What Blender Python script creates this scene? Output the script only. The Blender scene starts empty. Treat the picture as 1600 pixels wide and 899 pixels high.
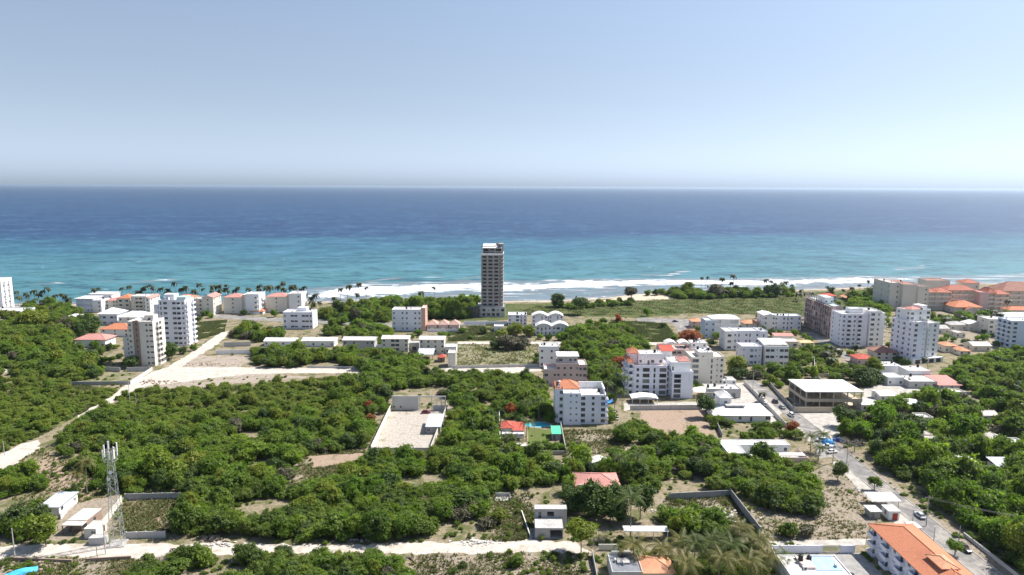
import bpy, bmesh, math, random
import numpy as np
from mathutils import Vector, Matrix
from mathutils.geometry import tessellate_polygon
R = math.radians
random.seed(7)
SC = bpy.context.scene
COL = SC.collection

# ---------------------------------------------------------------- camera, sky, sun, exposure
CAM_H, FPX, PITCH, ROLL = 100.0, 1067.0, math.atan(158.3/1067.0), 0.0047
cd = bpy.data.cameras.new('camera'); cd.sensor_width = 36.0; cd.lens = 36.0*FPX/1600
cd.clip_start = 0.5; cd.clip_end = 120000
cam = bpy.data.objects.new('camera', cd); COL.objects.link(cam)
cam.matrix_world = (Matrix.Translation((0, 0, CAM_H)) @ Matrix.Rotation(R(90)-PITCH, 4, 'X')
                    @ Matrix.Rotation(ROLL, 4, 'Z'))
SC.camera = cam
SUN_EL, SUN_AZ = R(53), R(65)          # azimuth from +Y towards +X
w = bpy.data.worlds.new('World'); SC.world = w; w.use_nodes = True
nt = w.node_tree; bg = nt.nodes['Background']
sky = nt.nodes.new('ShaderNodeTexSky'); sky.sky_type = 'NISHITA'; sky.sun_disc = False
sky.sun_elevation = SUN_EL; sky.sun_rotation = SUN_AZ
sky.altitude = 0; sky.air_density = 0.8; sky.dust_density = 0.9; sky.ozone_density = 4.0
# sea air whitens the lowest part of the sky, evenly all the way round
def wn(t): return nt.nodes.new('ShaderNode'+t)
geo, sepz, mr, bw, tint, mixs = wn('TexCoord'), wn('SeparateXYZ'), wn('MapRange'), wn('RGBToBW'), wn('Mix'), wn('Mix')
nt.links.new(geo.outputs['Generated'], sepz.inputs[0]); nt.links.new(sepz.outputs[2], mr.inputs[0])
for i, v in zip((1, 2, 3, 4), (0.0, 0.45, 0.95, 0.35)): mr.inputs[i].default_value = v
tint.data_type = mixs.data_type = 'RGBA'; tint.blend_type = 'MULTIPLY'; tint.inputs[0].default_value = 1
tint.inputs[7].default_value = (0.885, 1.075, 1.345, 1)
nt.links.new(sky.outputs[0], bw.inputs[0]); nt.links.new(bw.outputs[0], tint.inputs[6])
nt.links.new(mr.outputs[0], mixs.inputs[0]); nt.links.new(sky.outputs[0], mixs.inputs[6]); nt.links.new(tint.outputs[2], mixs.inputs[7])
mr2, dim = wn('MapRange'), wn('Mix'); mr2.interpolation_type = 'SMOOTHSTEP'; dim.data_type = 'RGBA'; dim.blend_type = 'MULTIPLY'; dim.inputs[0].default_value = 1
for i, v in zip((1, 2, 3, 4), (0.08, 0.30, 0.80, 1.02)): mr2.inputs[i].default_value = v
nt.links.new(sepz.outputs[2], mr2.inputs[0]); nt.links.new(mixs.outputs[2], dim.inputs[6]); nt.links.new(mr2.outputs[0], dim.inputs[7])
mr3, lift = wn('MapRange'), wn('Mix'); mr3.interpolation_type = 'SMOOTHSTEP'; lift.data_type = 'RGBA'; lift.blend_type = 'MULTIPLY'; lift.inputs[0].default_value = 1
for i, v in zip((1, 2, 3, 4), (0.0, 0.07, 1.09, 1.0)): mr3.inputs[i].default_value = v
nt.links.new(sepz.outputs[2], mr3.inputs[0]); nt.links.new(dim.outputs[2], lift.inputs[6]); nt.links.new(mr3.outputs[0], lift.inputs[7])
nt.links.new(lift.outputs[2], bg.inputs[0]); bg.inputs[1].default_value = 0.0945
sd = bpy.data.lights.new('sun', 'SUN'); sd.energy = 4.0; sd.angle = R(0.5); sd.color = (1, 0.95, 0.88)
so = bpy.data.objects.new('sun', sd); COL.objects.link(so)
sv = Vector((math.sin(SUN_AZ)*math.cos(SUN_EL), math.cos(SUN_AZ)*math.cos(SUN_EL), math.sin(SUN_EL)))
so.rotation_euler = sv.to_track_quat('Z', 'Y').to_euler(); so.location = (300, 300, 600)
SC.view_settings.view_transform = 'Standard'; SC.view_settings.look = 'None'
SC.view_settings.exposure = 1.0; SC.view_settings.gamma = 1.0
SC.render.engine = 'CYCLES'
cy = SC.cycles; cy.use_denoising = True; cy.max_bounces = 5; cy.diffuse_bounces = 4; cy.glossy_bounces = 2
cy.transmission_bounces = 4; cy.volume_bounces = 0; cy.transparent_max_bounces = 4
cy.use_adaptive_sampling = True; cy.adaptive_threshold = 0.02

# ---------------------------------------------------------------- a pixel of the photo's survey -> a point on the ground
cp, sp = math.cos(PITCH), math.sin(PITCH); cr, sr = math.cos(ROLL), math.sin(ROLL)
def G(px, py, z=0.0):
    u0, v0 = (px-800)/FPX, (449.5-py)/FPX
    u, v = u0*cr-v0*sr, u0*sr+v0*cr
    ry, rz = cp+v*sp, v*cp-sp
    t = (z-CAM_H)/rz
    return (u*t, ry*t)
def proj(x, y, z=0.0):
    dz = z-CAM_H; f = y*cp-dz*sp; up = y*sp+dz*cp
    u, v = x/f, up/f
    return (800+(u*cr+v*sr)*FPX, 449.5-(-u*sr+v*cr)*FPX)
def HT(g, py):
    lo, hi = 0.0, 99.0
    for _ in range(40):
        m = (lo+hi)/2
        if proj(g[0], g[1], m)[1] > py: lo = m
        else: hi = m
    return lo
def SCALE(g):                           # pixels per metre there
    return FPX/(g[1]*cp+CAM_H*sp)
def GP(pts): return [G(*p) for p in pts]

# ---------------------------------------------------------------- objects
def link(o, parent=None):
    COL.objects.link(o)
    if parent is not None: o.parent = parent
    return o
def tag(o, label=None, cat=None, group=None, kind=None):
    if label: o['label'] = label
    if cat: o['category'] = cat
    if group: o['group'] = group
    if kind: o['kind'] = kind
    return o
def thing(name, label, cat, loc, rz=0.0, group=None):
    o = bpy.data.objects.new(name, None); o.empty_display_size = 1
    o.location = (loc[0], loc[1], loc[2] if len(loc) > 2 else 0.0); o.rotation_euler = (0, 0, rz)
    link(o); return tag(o, label, cat, group)
def mobj(name, me, parent=None, loc=(0, 0, 0), rz=0.0):
    o = bpy.data.objects.new(name, me); o.location = loc; o.rotation_euler = (0, 0, rz)
    return link(o, parent)
class MB:
    """collects faces, builds one mesh"""
    def __init__(s): s.v = []; s.f = []; s.m = []
    def quad(s, a, b, c, d, mi=0):
        n = len(s.v); s.v += [a, b, c, d]; s.f.append((n, n+1, n+2, n+3)); s.m.append(mi); return s
    def tri(s, a, b, c, mi=0):
        n = len(s.v); s.v += [a, b, c]; s.f.append((n, n+1, n+2)); s.m.append(mi); return s
    def box(s, x0, x1, y0, y1, z0, z1, mi=0, bottom=True):
        n = len(s.v)
        s.v += [(x0, y0, z0), (x1, y0, z0), (x1, y1, z0), (x0, y1, z0), (x0, y0, z1), (x1, y0, z1), (x1, y1, z1), (x0, y1, z1)]
        fs = [(4, 5, 6, 7), (0, 1, 5, 4), (1, 2, 6, 5), (2, 3, 7, 6), (3, 0, 4, 7)] + ([(3, 2, 1, 0)] if bottom else [])
        for f in fs: s.f.append(tuple(n+i for i in f)); s.m.append(mi)
        return s
    def tube(s, p, q, r0, r1=None, seg=6, mi=0, caps=True):
        r1 = r0 if r1 is None else r1
        p, q = Vector(p), Vector(q); d = (q-p)
        if d.length < 1e-6: return s
        d.normalize(); a = d.orthogonal().normalized(); b = d.cross(a); n = len(s.v)
        for c, r in ((p, r0), (q, r1)):
            for k in range(seg):
                t = 2*math.pi*k/seg; s.v.append(tuple(c+a*(r*math.cos(t))+b*(r*math.sin(t))))
        for k in range(seg):
            k2 = (k+1) % seg; s.f.append((n+k, n+k2, n+seg+k2, n+seg+k)); s.m.append(mi)
        if caps:
            s.f.append(tuple(n+seg-1-k for k in range(seg))); s.m.append(mi)
            s.f.append(tuple(n+seg+k for k in range(seg))); s.m.append(mi)
        return s
    def path(s, pts, rad, seg=6, mi=0):
        for i in range(len(pts)-1): s.tube(pts[i], pts[i+1], rad[i], rad[i+1], seg, mi)
        return s
    def lathe(s, prof, cx=0, cy=0, seg=12, mi=0):
        n = len(s.v)
        for r, z in prof:
            for k in range(seg):
                t = 2*math.pi*k/seg; s.v.append((cx+r*math.cos(t), cy+r*math.sin(t), z))
        for i in range(len(prof)-1):
            for k in range(seg):
                k2 = (k+1) % seg
                s.f.append((n+i*seg+k, n+i*seg+k2, n+(i+1)*seg+k2, n+(i+1)*seg+k)); s.m.append(mi)
        return s
    def mesh(s, name, *mats, smooth=False):
        me = bpy.data.meshes.new(name); me.from_pydata([tuple(v) for v in s.v], [], s.f)
        for m in mats: me.materials.append(m)
        if len(mats) > 1: me.polygons.foreach_set('material_index', s.m)
        if smooth: me.polygons.foreach_set('use_smooth', [True]*len(me.polygons))
        me.update(); return me
    def build(s, name, mats, parent=None, loc=(0, 0, 0), rz=0.0, smooth=False):
        if not isinstance(mats, (tuple, list)): mats = (mats,)
        return mobj(name, s.mesh(name, *mats, smooth=smooth), parent, loc, rz)

# ---------------------------------------------------------------- materials
class NT:
    def __init__(s, name):
        s.m = bpy.data.materials.new(name); s.m.use_nodes = True; s.t = s.m.node_tree
        s.b = s.t.nodes['Principled BSDF']; s.pos = None
    def n(s, t, **kw):
        x = s.t.nodes.new('ShaderNode'+t)
        for k, v in kw.items():
            if hasattr(x, k): setattr(x, k, v)
            else: x.inputs[k.replace('_', ' ')].default_value = v
        return x
    def l(s, a, b): s.t.links.new(a, b)
    def P(s):
        if s.pos is None: s.pos = s.n('NewGeometry').outputs['Position']
        return s.pos
    def noise(s, scale, detail=4, stretch=(1, 1, 1), rough=0.55, dist=0.0, vec=None):
        v = vec or s.P()
        mp = s.n('Mapping'); mp.inputs['Scale'].default_value = [scale*k for k in stretch]; s.l(v, mp.inputs['Vector'])
        x = s.n('TexNoise'); x.inputs['Scale'].default_value = 1; x.inputs['Detail'].default_value = detail
        x.inputs['Roughness'].default_value = rough; x.inputs['Distortion'].default_value = dist
        s.l(mp.outputs[0], x.inputs['Vector']); return x.outputs['Fac']
    def ramp(s, fac, lo, hi, a=0.0, b=1.0):
        x = s.n('MapRange', clamp=True, interpolation_type='SMOOTHSTEP')
        for i, v in zip((1, 2, 3, 4), (lo, hi, a, b)): x.inputs[i].default_value = v
        s.l(fac, x.inputs[0]); return x.outputs[0]
    def mix(s, fac, a, b, mode='MIX'):
        x = s.n('Mix', data_type='RGBA', blend_type=mode)
        for i, v in ((0, fac), (6, a), (7, b)):
            if isinstance(v, (int, float)): x.inputs[i].default_value = v
            elif isinstance(v, tuple): x.inputs[i].default_value = (*v, 1) if len(v) == 3 else v
            else: s.l(v, x.inputs[i])
        return x.outputs[2]
    def math(s, op, a, b=0.0):
        x = s.n('Math', operation=op)
        for i, v in ((0, a), (1, b)):
            if isinstance(v, (int, float)): x.inputs[i].default_value = v
            else: s.l(v, x.inputs[i])
        return x.outputs[0]
    def out(s, col, rough=0.8, spec=0.3, bump=None, bs=0.3, bd=0.1):
        if isinstance(col, tuple): s.b.inputs['Base Color'].default_value = (*col, 1)
        else: s.l(col, s.b.inputs['Base Color'])
        s.b.inputs['Roughness'].default_value = rough; s.b.inputs['Specular IOR Level'].default_value = spec
        if bump is not None:
            x = s.n('Bump'); x.inputs['Strength'].default_value = bs; x.inputs['Distance'].default_value = bd
            s.l(bump, x.inputs['Height']); s.l(x.outputs[0], s.b.inputs['Normal'])
        return s.m
def paint(name, col, dirt=None, amt=0.55, rough=0.75):
    """painted masonry: broad fading plus streaks of grime running down"""
    k = NT(name); dirt = dirt or tuple(c*0.62 for c in col)
    a = k.ramp(k.noise(0.12, 5), 0.35, 0.75, 0, amt*0.6)
    b = k.ramp(k.noise(1.0, 5, (1, 1, 0.16)), 0.5, 0.8, 0, amt)
    f = k.math('MAXIMUM', a, b)
    return k.out(k.mix(f, col, dirt), rough, 0.25)
def plain(name, col, col2=None, scale=2.0, rough=0.7, lo=0.35, hi=0.65, spec=0.3, metal=0.0, stretch=(1, 1, 1), bump=0.0):
    k = NT(name); col2 = col2 or tuple(c*0.75 for c in col)
    n = k.noise(scale, 5, stretch)
    k.b.inputs['Metallic'].default_value = metal
    return k.out(k.mix(k.ramp(n, lo, hi), col, col2), rough, spec, n if bump else None, bump, 0.05)
def roofing(name, col, col2, stain, amt=0.5):
    k = NT(name)
    c = k.mix(k.ramp(k.noise(1.5, 6), 0.35, 0.7), col, col2)
    c = k.mix(k.ramp(k.noise(0.22, 6, dist=1.0), 0.48, 0.72, 0, amt), c, stain)
    return k.out(c, 0.85, 0.2)
def tiles(name, col, col2, along=(1, 0, 0)):
    """clay pan tiles: colour varies tile by tile, courses as fine relief"""
    k = NT(name)
    c = k.mix(k.ramp(k.noise(2.6, 3), 0.3, 0.7), col, col2)
    c = k.mix(k.ramp(k.noise(0.25, 5), 0.45, 0.75, 0, 0.5), c, tuple(x*0.66 for x in col))
    wv = k.n('TexWave', wave_type='BANDS', bands_direction='DIAGONAL'); wv.inputs['Scale'].default_value = 1.6
    k.l(k.P(), wv.inputs['Vector'])
    return k.out(c, 0.8, 0.2, wv.outputs['Fac'], 0.5, 0.06)
# ================================================================ THE SETTING: ground, beach, sea, haze
SHORE_PX = [(-200, 482), (0, 478), (120, 475), (300, 474), (430, 472), (520, 470), (600, 468), (700, 468), (790, 470), (850, 469),
            (905, 467), (950, 464), (985, 460), (1020, 457.5), (1060, 456), (1150, 454), (1250, 452), (1330, 449), (1400, 446), (1600, 441), (1800, 436)]
SH = GP(SHORE_PX)
SH = [(-4000, SH[0][1]-300), (-1500, SH[0][1]-60)] + SH + [(1500, SH[-1][1]+60), (4000, SH[-1][1]+300)]
def shore(x): return float(np.interp(x, [p[0] for p in SH], [p[1] for p in SH]))
def sheet(name, pts, z, mat, jit=0.0, step=4.0, seed=0):
    """flat patch of ground from a world outline; edges broken up by jit metres"""
    rnd = random.Random(seed+len(pts)); P = []
    for i, p in enumerate(pts):
        q = pts[(i+1) % len(pts)]; L = math.dist(p, q); n = max(1, int(L/step)) if jit else 1
        for k in range(n):
            t = k/n; P.append((p[0]+(q[0]-p[0])*t+rnd.uniform(-jit, jit), p[1]+(q[1]-p[1])*t+rnd.uniform(-jit, jit), z))
    tr = tessellate_polygon([[Vector(p) for p in P]])
    me = bpy.data.meshes.new(name)
    fs = []
    for t in tr:
        a, b, c = (P[i] for i in t)
        up = (b[0]-a[0])*(c[1]-a[1])-(b[1]-a[1])*(c[0]-a[0])
        fs.append(tuple(t) if up > 0 else tuple(reversed(t)))
    me.from_pydata(P, [], fs); me.materials.append(mat)
    return tag(mobj(name, me), kind='structure')
def psheet(name, px, z, mat, jit=0.0, step=4.0, seed=0): return sheet(name, GP(px), z, mat, jit, step, seed)

def soil(name, bare, dry, green, gamt, bright=0.35, sc=1.0):
    """bare earth with dry growth, green growth and pale limestone showing through"""
    k = NT(name)
    c = k.mix(k.ramp(k.noise(0.9*sc, 7, rough=0.65), 0.38, 0.62), bare, dry)
    c = k.mix(k.ramp(k.noise(0.16*sc, 8, dist=0.6, rough=0.68), 0.62-gamt*0.35, 0.76-gamt*0.35), c, green)
    c = k.mix(k.ramp(k.noise(0.5*sc, 8, rough=0.7), 0.62, 0.72, 0, bright), c, (0.62, 0.56, 0.48))
    h = k.noise(1.6, 6, rough=0.7)
    return k.out(c, 0.95, 0.1, h, 0.6, 0.4)
M_GROUND = soil('dry_ground', (0.30, 0.245, 0.18), (0.20, 0.17, 0.105), (0.115, 0.12, 0.05), 0.45, 0.45)
M_LOT = soil('cleared_earth', (0.33, 0.275, 0.215), (0.22, 0.185, 0.14), (0.12, 0.14, 0.05), 0.22, 0.5)
M_BARE = soil('bare_pale_earth', (0.39, 0.335, 0.28), (0.265, 0.22, 0.18), (0.19, 0.18, 0.10), 0.30, 0.75)
M_RED = soil('reddish_earth', (0.36, 0.265, 0.20), (0.29, 0.22, 0.165), (0.16, 0.15, 0.08), 0.2, 0.45)
M_MEADOW = soil('olive_meadow', (0.125, 0.12, 0.055), (0.085, 0.10, 0.034), (0.062, 0.088, 0.024), 0.5, 0.08, 0.6)
M_SAND = soil('beach_sand', (0.56, 0.48, 0.36), (0.48, 0.40, 0.30), (0.40, 0.34, 0.25), 0.2, 0.4)
k = NT('limestone_road')
c = k.mix(k.ramp(k.noise(0.5, 7, (1, 1, 1), 0.65), 0.35, 0.68), (0.56, 0.51, 0.45), (0.44, 0.39, 0.335))
c = k.mix(k.ramp(k.noise(0.22, 7, dist=1.2, rough=0.68), 0.50, 0.66, 0, 0.75), c, (0.34, 0.285, 0.22))
c = k.mix(k.ramp(k.noise(1.5, 5, (0.10, 1, 1)), 0.55, 0.68, 0, 0.45), c, (0.38, 0.33, 0.27))
M_ROAD = k.out(c, 0.95, 0.1, k.noise(1.2, 6), 0.5, 0.2)
k = NT('asphalt')
c = k.mix(k.ramp(k.noise(0.35, 7), 0.35, 0.7), (0.23, 0.22, 0.21), (0.15, 0.145, 0.14))
c = k.mix(k.ramp(k.noise(0.12, 7, dist=1.5), 0.46, 0.66, 0, 0.75), c, (0.38, 0.345, 0.30))
M_ASPHALT = k.out(c, 0.9, 0.2)
M_CONC = plain('poured_concrete', (0.42, 0.40, 0.37), (0.30, 0.285, 0.26), 0.8, 0.9)
M_PAVE = plain('pale_paving', (0.46, 0.43, 0.385), (0.34, 0.315, 0.28), 0.4, 0.9)
M_COURT = plain('grey_paving', (0.33, 0.32, 0.30), (0.25, 0.24, 0.225), 0.5, 0.9)
M_LAWN = soil('lawn', (0.13, 0.15, 0.05), (0.10, 0.12, 0.04), (0.11, 0.15, 0.04), 0.6, 0.05)

# land: one sheet out past every edge of view, ending in a sloping beach
xs = sorted(set([-4000, -2500, -1500, -1000] + list(range(-800, 901, 12)) + [1000, 1300, 1700, 2500, 4000]))
mb = MB(); rows = [-1500, -300, 0, 100]
for i in range(len(xs)-1):
    for (f0, f1) in ((0, 1),):
        a, b = xs[i], xs[i+1]
        ja, jb = 1.6*math.sin(a*0.13)+1.2*math.sin(a*0.37), 1.6*math.sin(b*0.13)+1.2*math.sin(b*0.37)
        ya, yb = shore(a)-8.5+ja, shore(b)-8.5+jb
        mb.quad((a, -1500, 0), (b, -1500, 0), (b, yb, 0), (a, ya, 0))
ground = tag(mb.build('ground', M_GROUND), kind='structure')
mb = MB()
prof = [(-12, 0.004), (-8, -0.02), (-4, -0.35), (1.5, -0.75), (16, -2.2)]
for i in range(len(xs)-1):
    a, b = xs[i], xs[i+1]
    ja, jb = 1.6*math.sin(a*0.13)+1.2*math.sin(a*0.37), 1.6*math.sin(b*0.13)+1.2*math.sin(b*0.37)
    for (o0, z0), (o1, z1) in zip(prof[:-1], prof[1:]):
        mb.quad((a, shore(a)+o0+ja, z0), (b, shore(b)+o0+jb, z0), (b, shore(b)+o1+jb, z1), (a, shore(a)+o1+ja, z1))
beach = tag(mb.build('beach', M_SAND, smooth=True), kind='structure')

# sea: one sheet to the horizon; every vertex knows how far offshore it lies and how hard the surf breaks there
k = NT('sea_water')
def attr(nm):
    x = k.n('Attribute', attribute_name=nm); return x.outputs['Fac']
off, surf = attr('off'), attr('surf')
warp = k.noise(0.0035, 4, (1, 1.6, 1))
o2 = k.math('ADD', off, k.math('MULTIPLY', k.math('SUBTRACT', warp, 0.5), 420.0))
deep = k.mix(k.ramp(o2, 1600, 9000), (0.004, 0.034, 0.100), (0.003, 0.027, 0.083))
turq = k.mix(k.ramp(o2, 60, 620), (0.052, 0.165, 0.180), (0.020, 0.105, 0.155))
c = k.mix(k.ramp(o2, 560, 900), turq, deep)
reef = k.ramp(off, 4, 30)
c = k.mix(reef, k.mix(k.ramp(k.noise(0.06, 6), 0.4, 0.6), (0.20, 0.21, 0.215), (0.13, 0.16, 0.175)), c)
st1 = k.noise(0.035, 8, (0.6, 1.0, 1), 0.68); st2 = k.noise(0.008, 7, (0.5, 1.0, 1), 0.62)
st3 = k.noise(0.16, 5, (0.45, 1.0, 1), 0.65)
st1 = k.math('ADD', k.math('MULTIPLY', st1, 0.6), k.math('MULTIPLY', st3, 0.4))
sm = k.math('ADD', k.math('MULTIPLY', k.math('SUBTRACT', st1, 0.5), 5.5), k.math('MULTIPLY', k.math('SUBTRACT', st2, 0.5), 1.3))
c = k.mix(k.ramp(sm, 0.05, 0.6, 0, 0.5), c, (0.09, 0.22, 0.32))
c = k.mix(k.ramp(sm, 0.0, -0.42, 0, 0.58), c, (0.003, 0.028, 0.07))
reef2 = k.ramp(surf, 0.05, 0.22, 0, 0.75)
c = k.mix(reef2, c, k.mix(k.ramp(k.noise(0.05, 6), 0.4, 0.6), (0.15, 0.185, 0.21), (0.17, 0.165, 0.17)))
capn = k.noise(0.10, 5, (0.5, 1.0, 1), 0.6)
caps = k.math('MULTIPLY', k.ramp(capn, 0.705, 0.74), k.ramp(off, 9000, 1500))
fo_n = k.noise(0.040, 8, (0.75, 1.1, 1), 0.7, 0.8); fo_f = k.noise(0.25, 6, (0.7, 1.0, 1), 0.7)
fsum = k.math('ADD', surf, k.math('ADD', k.math('MULTIPLY', k.math('SUBTRACT', fo_n, 0.5), 2.6), k.math('MULTIPLY', k.math('SUBTRACT', fo_f, 0.5), 0.9)))
foam = k.math('MULTIPLY', k.ramp(fsum, 0.52, 0.95), k.ramp(surf, 0.02, 0.25))
lines = k.ramp(k.noise(0.075, 6, (0.22, 1.5, 1), 0.62, 0.5), 0.56, 0.63)
foam = k.math('MAXIMUM', foam, k.math('MULTIPLY', k.math('MULTIPLY', lines, k.ramp(surf, 0.05, 0.2)), 0.75))
foam = k.math('MAXIMUM', foam, k.math('MULTIPLY', caps, 0.8))
c = k.mix(foam, c, (0.80, 0.82, 0.83))
hb = k.math('ADD', k.noise(0.22, 5, (0.5, 1.3, 1)), k.math('MULTIPLY', k.noise(0.05, 4, (0.4, 1.5, 1)), 2.0))
M_SEA = k.out(c, 0.45, 0.3, hb, 0.8, 1.0)
sx = sorted(set([-44000, -30000, -20000, -12000, -8000, -5000, -3000, -2000, -1400, -1000] + list(range(-800, 901, 10))
                + [1000, 1400, 2000, 3000, 5000, 8000, 12000, 20000, 30000, 44000]))
so_ = list(range(-6, 200, 4)) + list(range(200, 600, 20)) + [650, 750, 900, 1200, 1700, 2500, 4000, 7000, 12000, 20000, 30000, 42000]
V, OFF, SURF = [], [], []
rn = random.Random(3); ph = [rn.uniform(0, 6.3) for _ in range(12)]
def wob(x, i): return math.sin(x*0.021+ph[i])*0.5+math.sin(x*0.057+ph[i+1])*0.3+math.sin(x*0.13+ph[i+2])*0.2
for o in so_:
    for x in sx:
        t = min(1.0, o/6000.0); yb = shore(max(-4000, min(4000, x)))*(1-t)+620*t
        px = proj(x, yb+max(o, 1), 0)[0] if abs(x) < 2000 else (-1e4 if x < 0 else 1e4)
        # main breaker line: from the palms at left to the hotel at right, farthest out in the middle
        amp = np.interp(px, [440, 500, 560, 1050, 1330, 1420, 1500], [0, 0.75, 1.05, 1.0, 0.95, 0.6, 0.2])
        mid = np.interp(px, [450, 520, 700, 900, 1060, 1200, 1400], [45, 48, 72, 88, 70, 48, 42])+wob(x, 0)*10
        wid = np.interp(px, [450, 560, 700, 900, 1060, 1400], [30, 40, 36, 30, 22, 28])
        s = amp*math.exp(-((o-mid)/wid)**2)
        if o < mid: s = max(s, amp*0.30*math.exp(-((o-mid)/(wid*2.6))**2))
        m2 = mid*0.42+wob(x, 4)*9; s = max(s, amp*0.42*math.exp(-((o-m2)/8)**2)*(0.6+0.8*wob(x, 7)))
        m3 = 5+wob(x, 5)*3; s = max(s, 0.50*math.exp(-((o-m3)/4.5)**2))
        m4 = 150+wob(x, 8)*30; s = max(s, 0.27*math.exp(-((o-m4)/8)**2)*max(0, wob(x, 3)*1.6))
        z = -0.6
        if 0 < o < 220: z += 1.0*s*(0.5+0.5*math.sin(o*0.5+x*0.02)) + 0.15*math.sin(o*0.35+wob(x, 2)*3)
        V.append((x, yb+o, z)); OFF.append(float(o)); SURF.append(float(max(0, s)))
n = len(sx); Fc = []
for j in range(len(so_)-1):
    for i in range(n-1): Fc.append((j*n+i, j*n+i+1, (j+1)*n+i+1, (j+1)*n+i))
me = bpy.data.meshes.new('sea'); me.from_pydata(V, [], Fc); me.materials.append(M_SEA)
for nm, arr in (('off', OFF), ('surf', SURF)):
    me.attributes.new(nm, 'FLOAT', 'POINT').data.foreach_set('value', arr)
me.polygons.foreach_set('use_smooth', [True]*len(me.polygons)); me.update()
sea = tag(mobj('sea', me), kind='structure')

# sea haze: one even box of air round everything
hz = MB().box(-46000, 46000, -2000, 46000, -4, 103).build('haze', bpy.data.materials.new('sea_haze'))
hm = hz.data.materials[0]; hm.use_nodes = True; ht = hm.node_tree; ht.nodes.remove(ht.nodes['Principled BSDF'])
pv = ht.nodes.new('ShaderNodeVolumePrincipled'); pv.inputs['Color'].default_value = (0.72, 0.86, 1.0, 1)
pv.inputs['Density'].default_value = 4.0e-5; pv.inputs['Anisotropy'].default_value = 0.5
ht.links.new(pv.outputs[0], ht.nodes['Material Output'].inputs['Volume'])
tag(hz, kind='stuff')

psheet('beach_sand', [(905, 473), (940, 470), (965, 465.5), (990, 462), (1020, 460), (1060, 459), (1052, 466), (1000, 472), (950, 474.5)], 0.006, M_SAND, 1.5)
psheet('coastal_turf', [(470, 500), (500, 480), (560, 474.5), (640, 472.5), (740, 473), (800, 475), (880, 474), (905, 474), (950, 476), (1000, 473), (1055, 467), (1100, 460), (1200, 457.5), (1300, 455.5), (1390, 453), (1390, 500), (1270, 505), (1255, 470), (1000, 480), (860, 482), (795, 500), (740, 505), (600, 502), (520, 512)], 0.005, M_MEADOW, 1.2)
M_GRASS = soil('scrub_grass', (0.16, 0.165, 0.06), (0.19, 0.17, 0.085), (0.12, 0.15, 0.04), 0.5, 0.12)
psheet('scrub_grassland', [(-60, 715), (0, 700), (60, 684), (125, 650), (190, 612), (110, 598), (60, 600), (-60, 590)], 0.006, M_GRASS, 1.0)
psheet('scrub_grassland', [(205, 612), (300, 607), (480, 597), (520, 640), (500, 668), (300, 680), (150, 690), (135, 662)], 0.006, M_GRASS, 1.0)
# ================================================================ BUILDINGS: paint, windows, walls with real openings
WHITE = paint('white_paint', (0.86, 0.85, 0.84), (0.56, 0.54, 0.51), 0.42)
LAV = paint('shade_tinted_white_paint', (0.81, 0.81, 0.87), (0.54, 0.54, 0.57), 0.42)  # white paint with the lavender of sky-lit shade mixed into its colour
CREAM = paint('cream_paint', (0.71, 0.67, 0.585), (0.50, 0.45, 0.36), 0.45)
BEIGE = paint('beige_render', (0.58, 0.53, 0.46), (0.40, 0.36, 0.31), 0.5)
GREYW = paint('grey_render', (0.50, 0.49, 0.47), (0.33, 0.32, 0.30), 0.6)
PINKW = paint('pink_render', (0.66, 0.50, 0.46), (0.45, 0.33, 0.30), 0.5)
SALMON = paint('salmon_paint', (0.66, 0.41, 0.33), (0.50, 0.31, 0.25), 0.4)
BROWN = paint('brown_paint', (0.33, 0.24, 0.19), (0.22, 0.16, 0.13), 0.5)
BLUE = paint('blue_paint', (0.20, 0.40, 0.62), (0.14, 0.28, 0.45), 0.4)
PALEB = paint('pale_blue_paint', (0.58, 0.66, 0.75), (0.42, 0.48, 0.55), 0.4)
TAN = paint('tan_block', (0.50, 0.43, 0.34), (0.36, 0.31, 0.24), 0.6)
GREYB = paint('grey_block', (0.36, 0.35, 0.34), (0.24, 0.235, 0.23), 0.7)
CONCR = paint('raw_concrete', (0.40, 0.37, 0.345), (0.28, 0.26, 0.24), 0.6)
CREAML = paint('pale_cream_paint', (0.70, 0.66, 0.60), (0.48, 0.45, 0.40), 0.45)
SCAF = paint('raw_pinkish_concrete', (0.40, 0.30, 0.28), (0.24, 0.18, 0.17), 0.8)
R_WHITE = roofing('white_roof_coating', (0.72, 0.71, 0.69), (0.58, 0.57, 0.55), (0.34, 0.32, 0.30), 0.6)
R_WORN = roofing('worn_white_roof', (0.60, 0.585, 0.56), (0.47, 0.455, 0.43), (0.27, 0.255, 0.24), 0.7)
R_GREY = roofing('grey_roof', (0.50, 0.48, 0.46), (0.38, 0.365, 0.35), (0.24, 0.23, 0.21), 0.6)
R_PALE = roofing('pale_concrete_roof', (0.64, 0.60, 0.55), (0.52, 0.48, 0.44), (0.34, 0.31, 0.28), 0.55)
R_PINK = roofing('pinkish_terrace', (0.68, 0.54, 0.49), (0.58, 0.46, 0.42), (0.42, 0.34, 0.31), 0.5)
R_TEAL = roofing('teal_roof', (0.42, 0.55, 0.52), (0.36, 0.46, 0.44), (0.28, 0.34, 0.33), 0.4)
R_ZINC = roofing('zinc_sheet', (0.50, 0.54, 0.58), (0.43, 0.46, 0.50), (0.33, 0.31, 0.29), 0.35)
R_DARK = roofing('dark_roof', (0.22, 0.23, 0.25), (0.17, 0.18, 0.20), (0.12, 0.12, 0.13), 0.4)
R_GREEN = roofing('green_sheet', (0.10, 0.55, 0.33), (0.09, 0.45, 0.28), (0.12, 0.32, 0.22), 0.3)
T_ORANGE = tiles('orange_tiles', (0.56, 0.225, 0.125), (0.46, 0.18, 0.10))
T_CLAY = tiles('clay_tiles', (0.66, 0.34, 0.20), (0.55, 0.27, 0.16))
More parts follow.
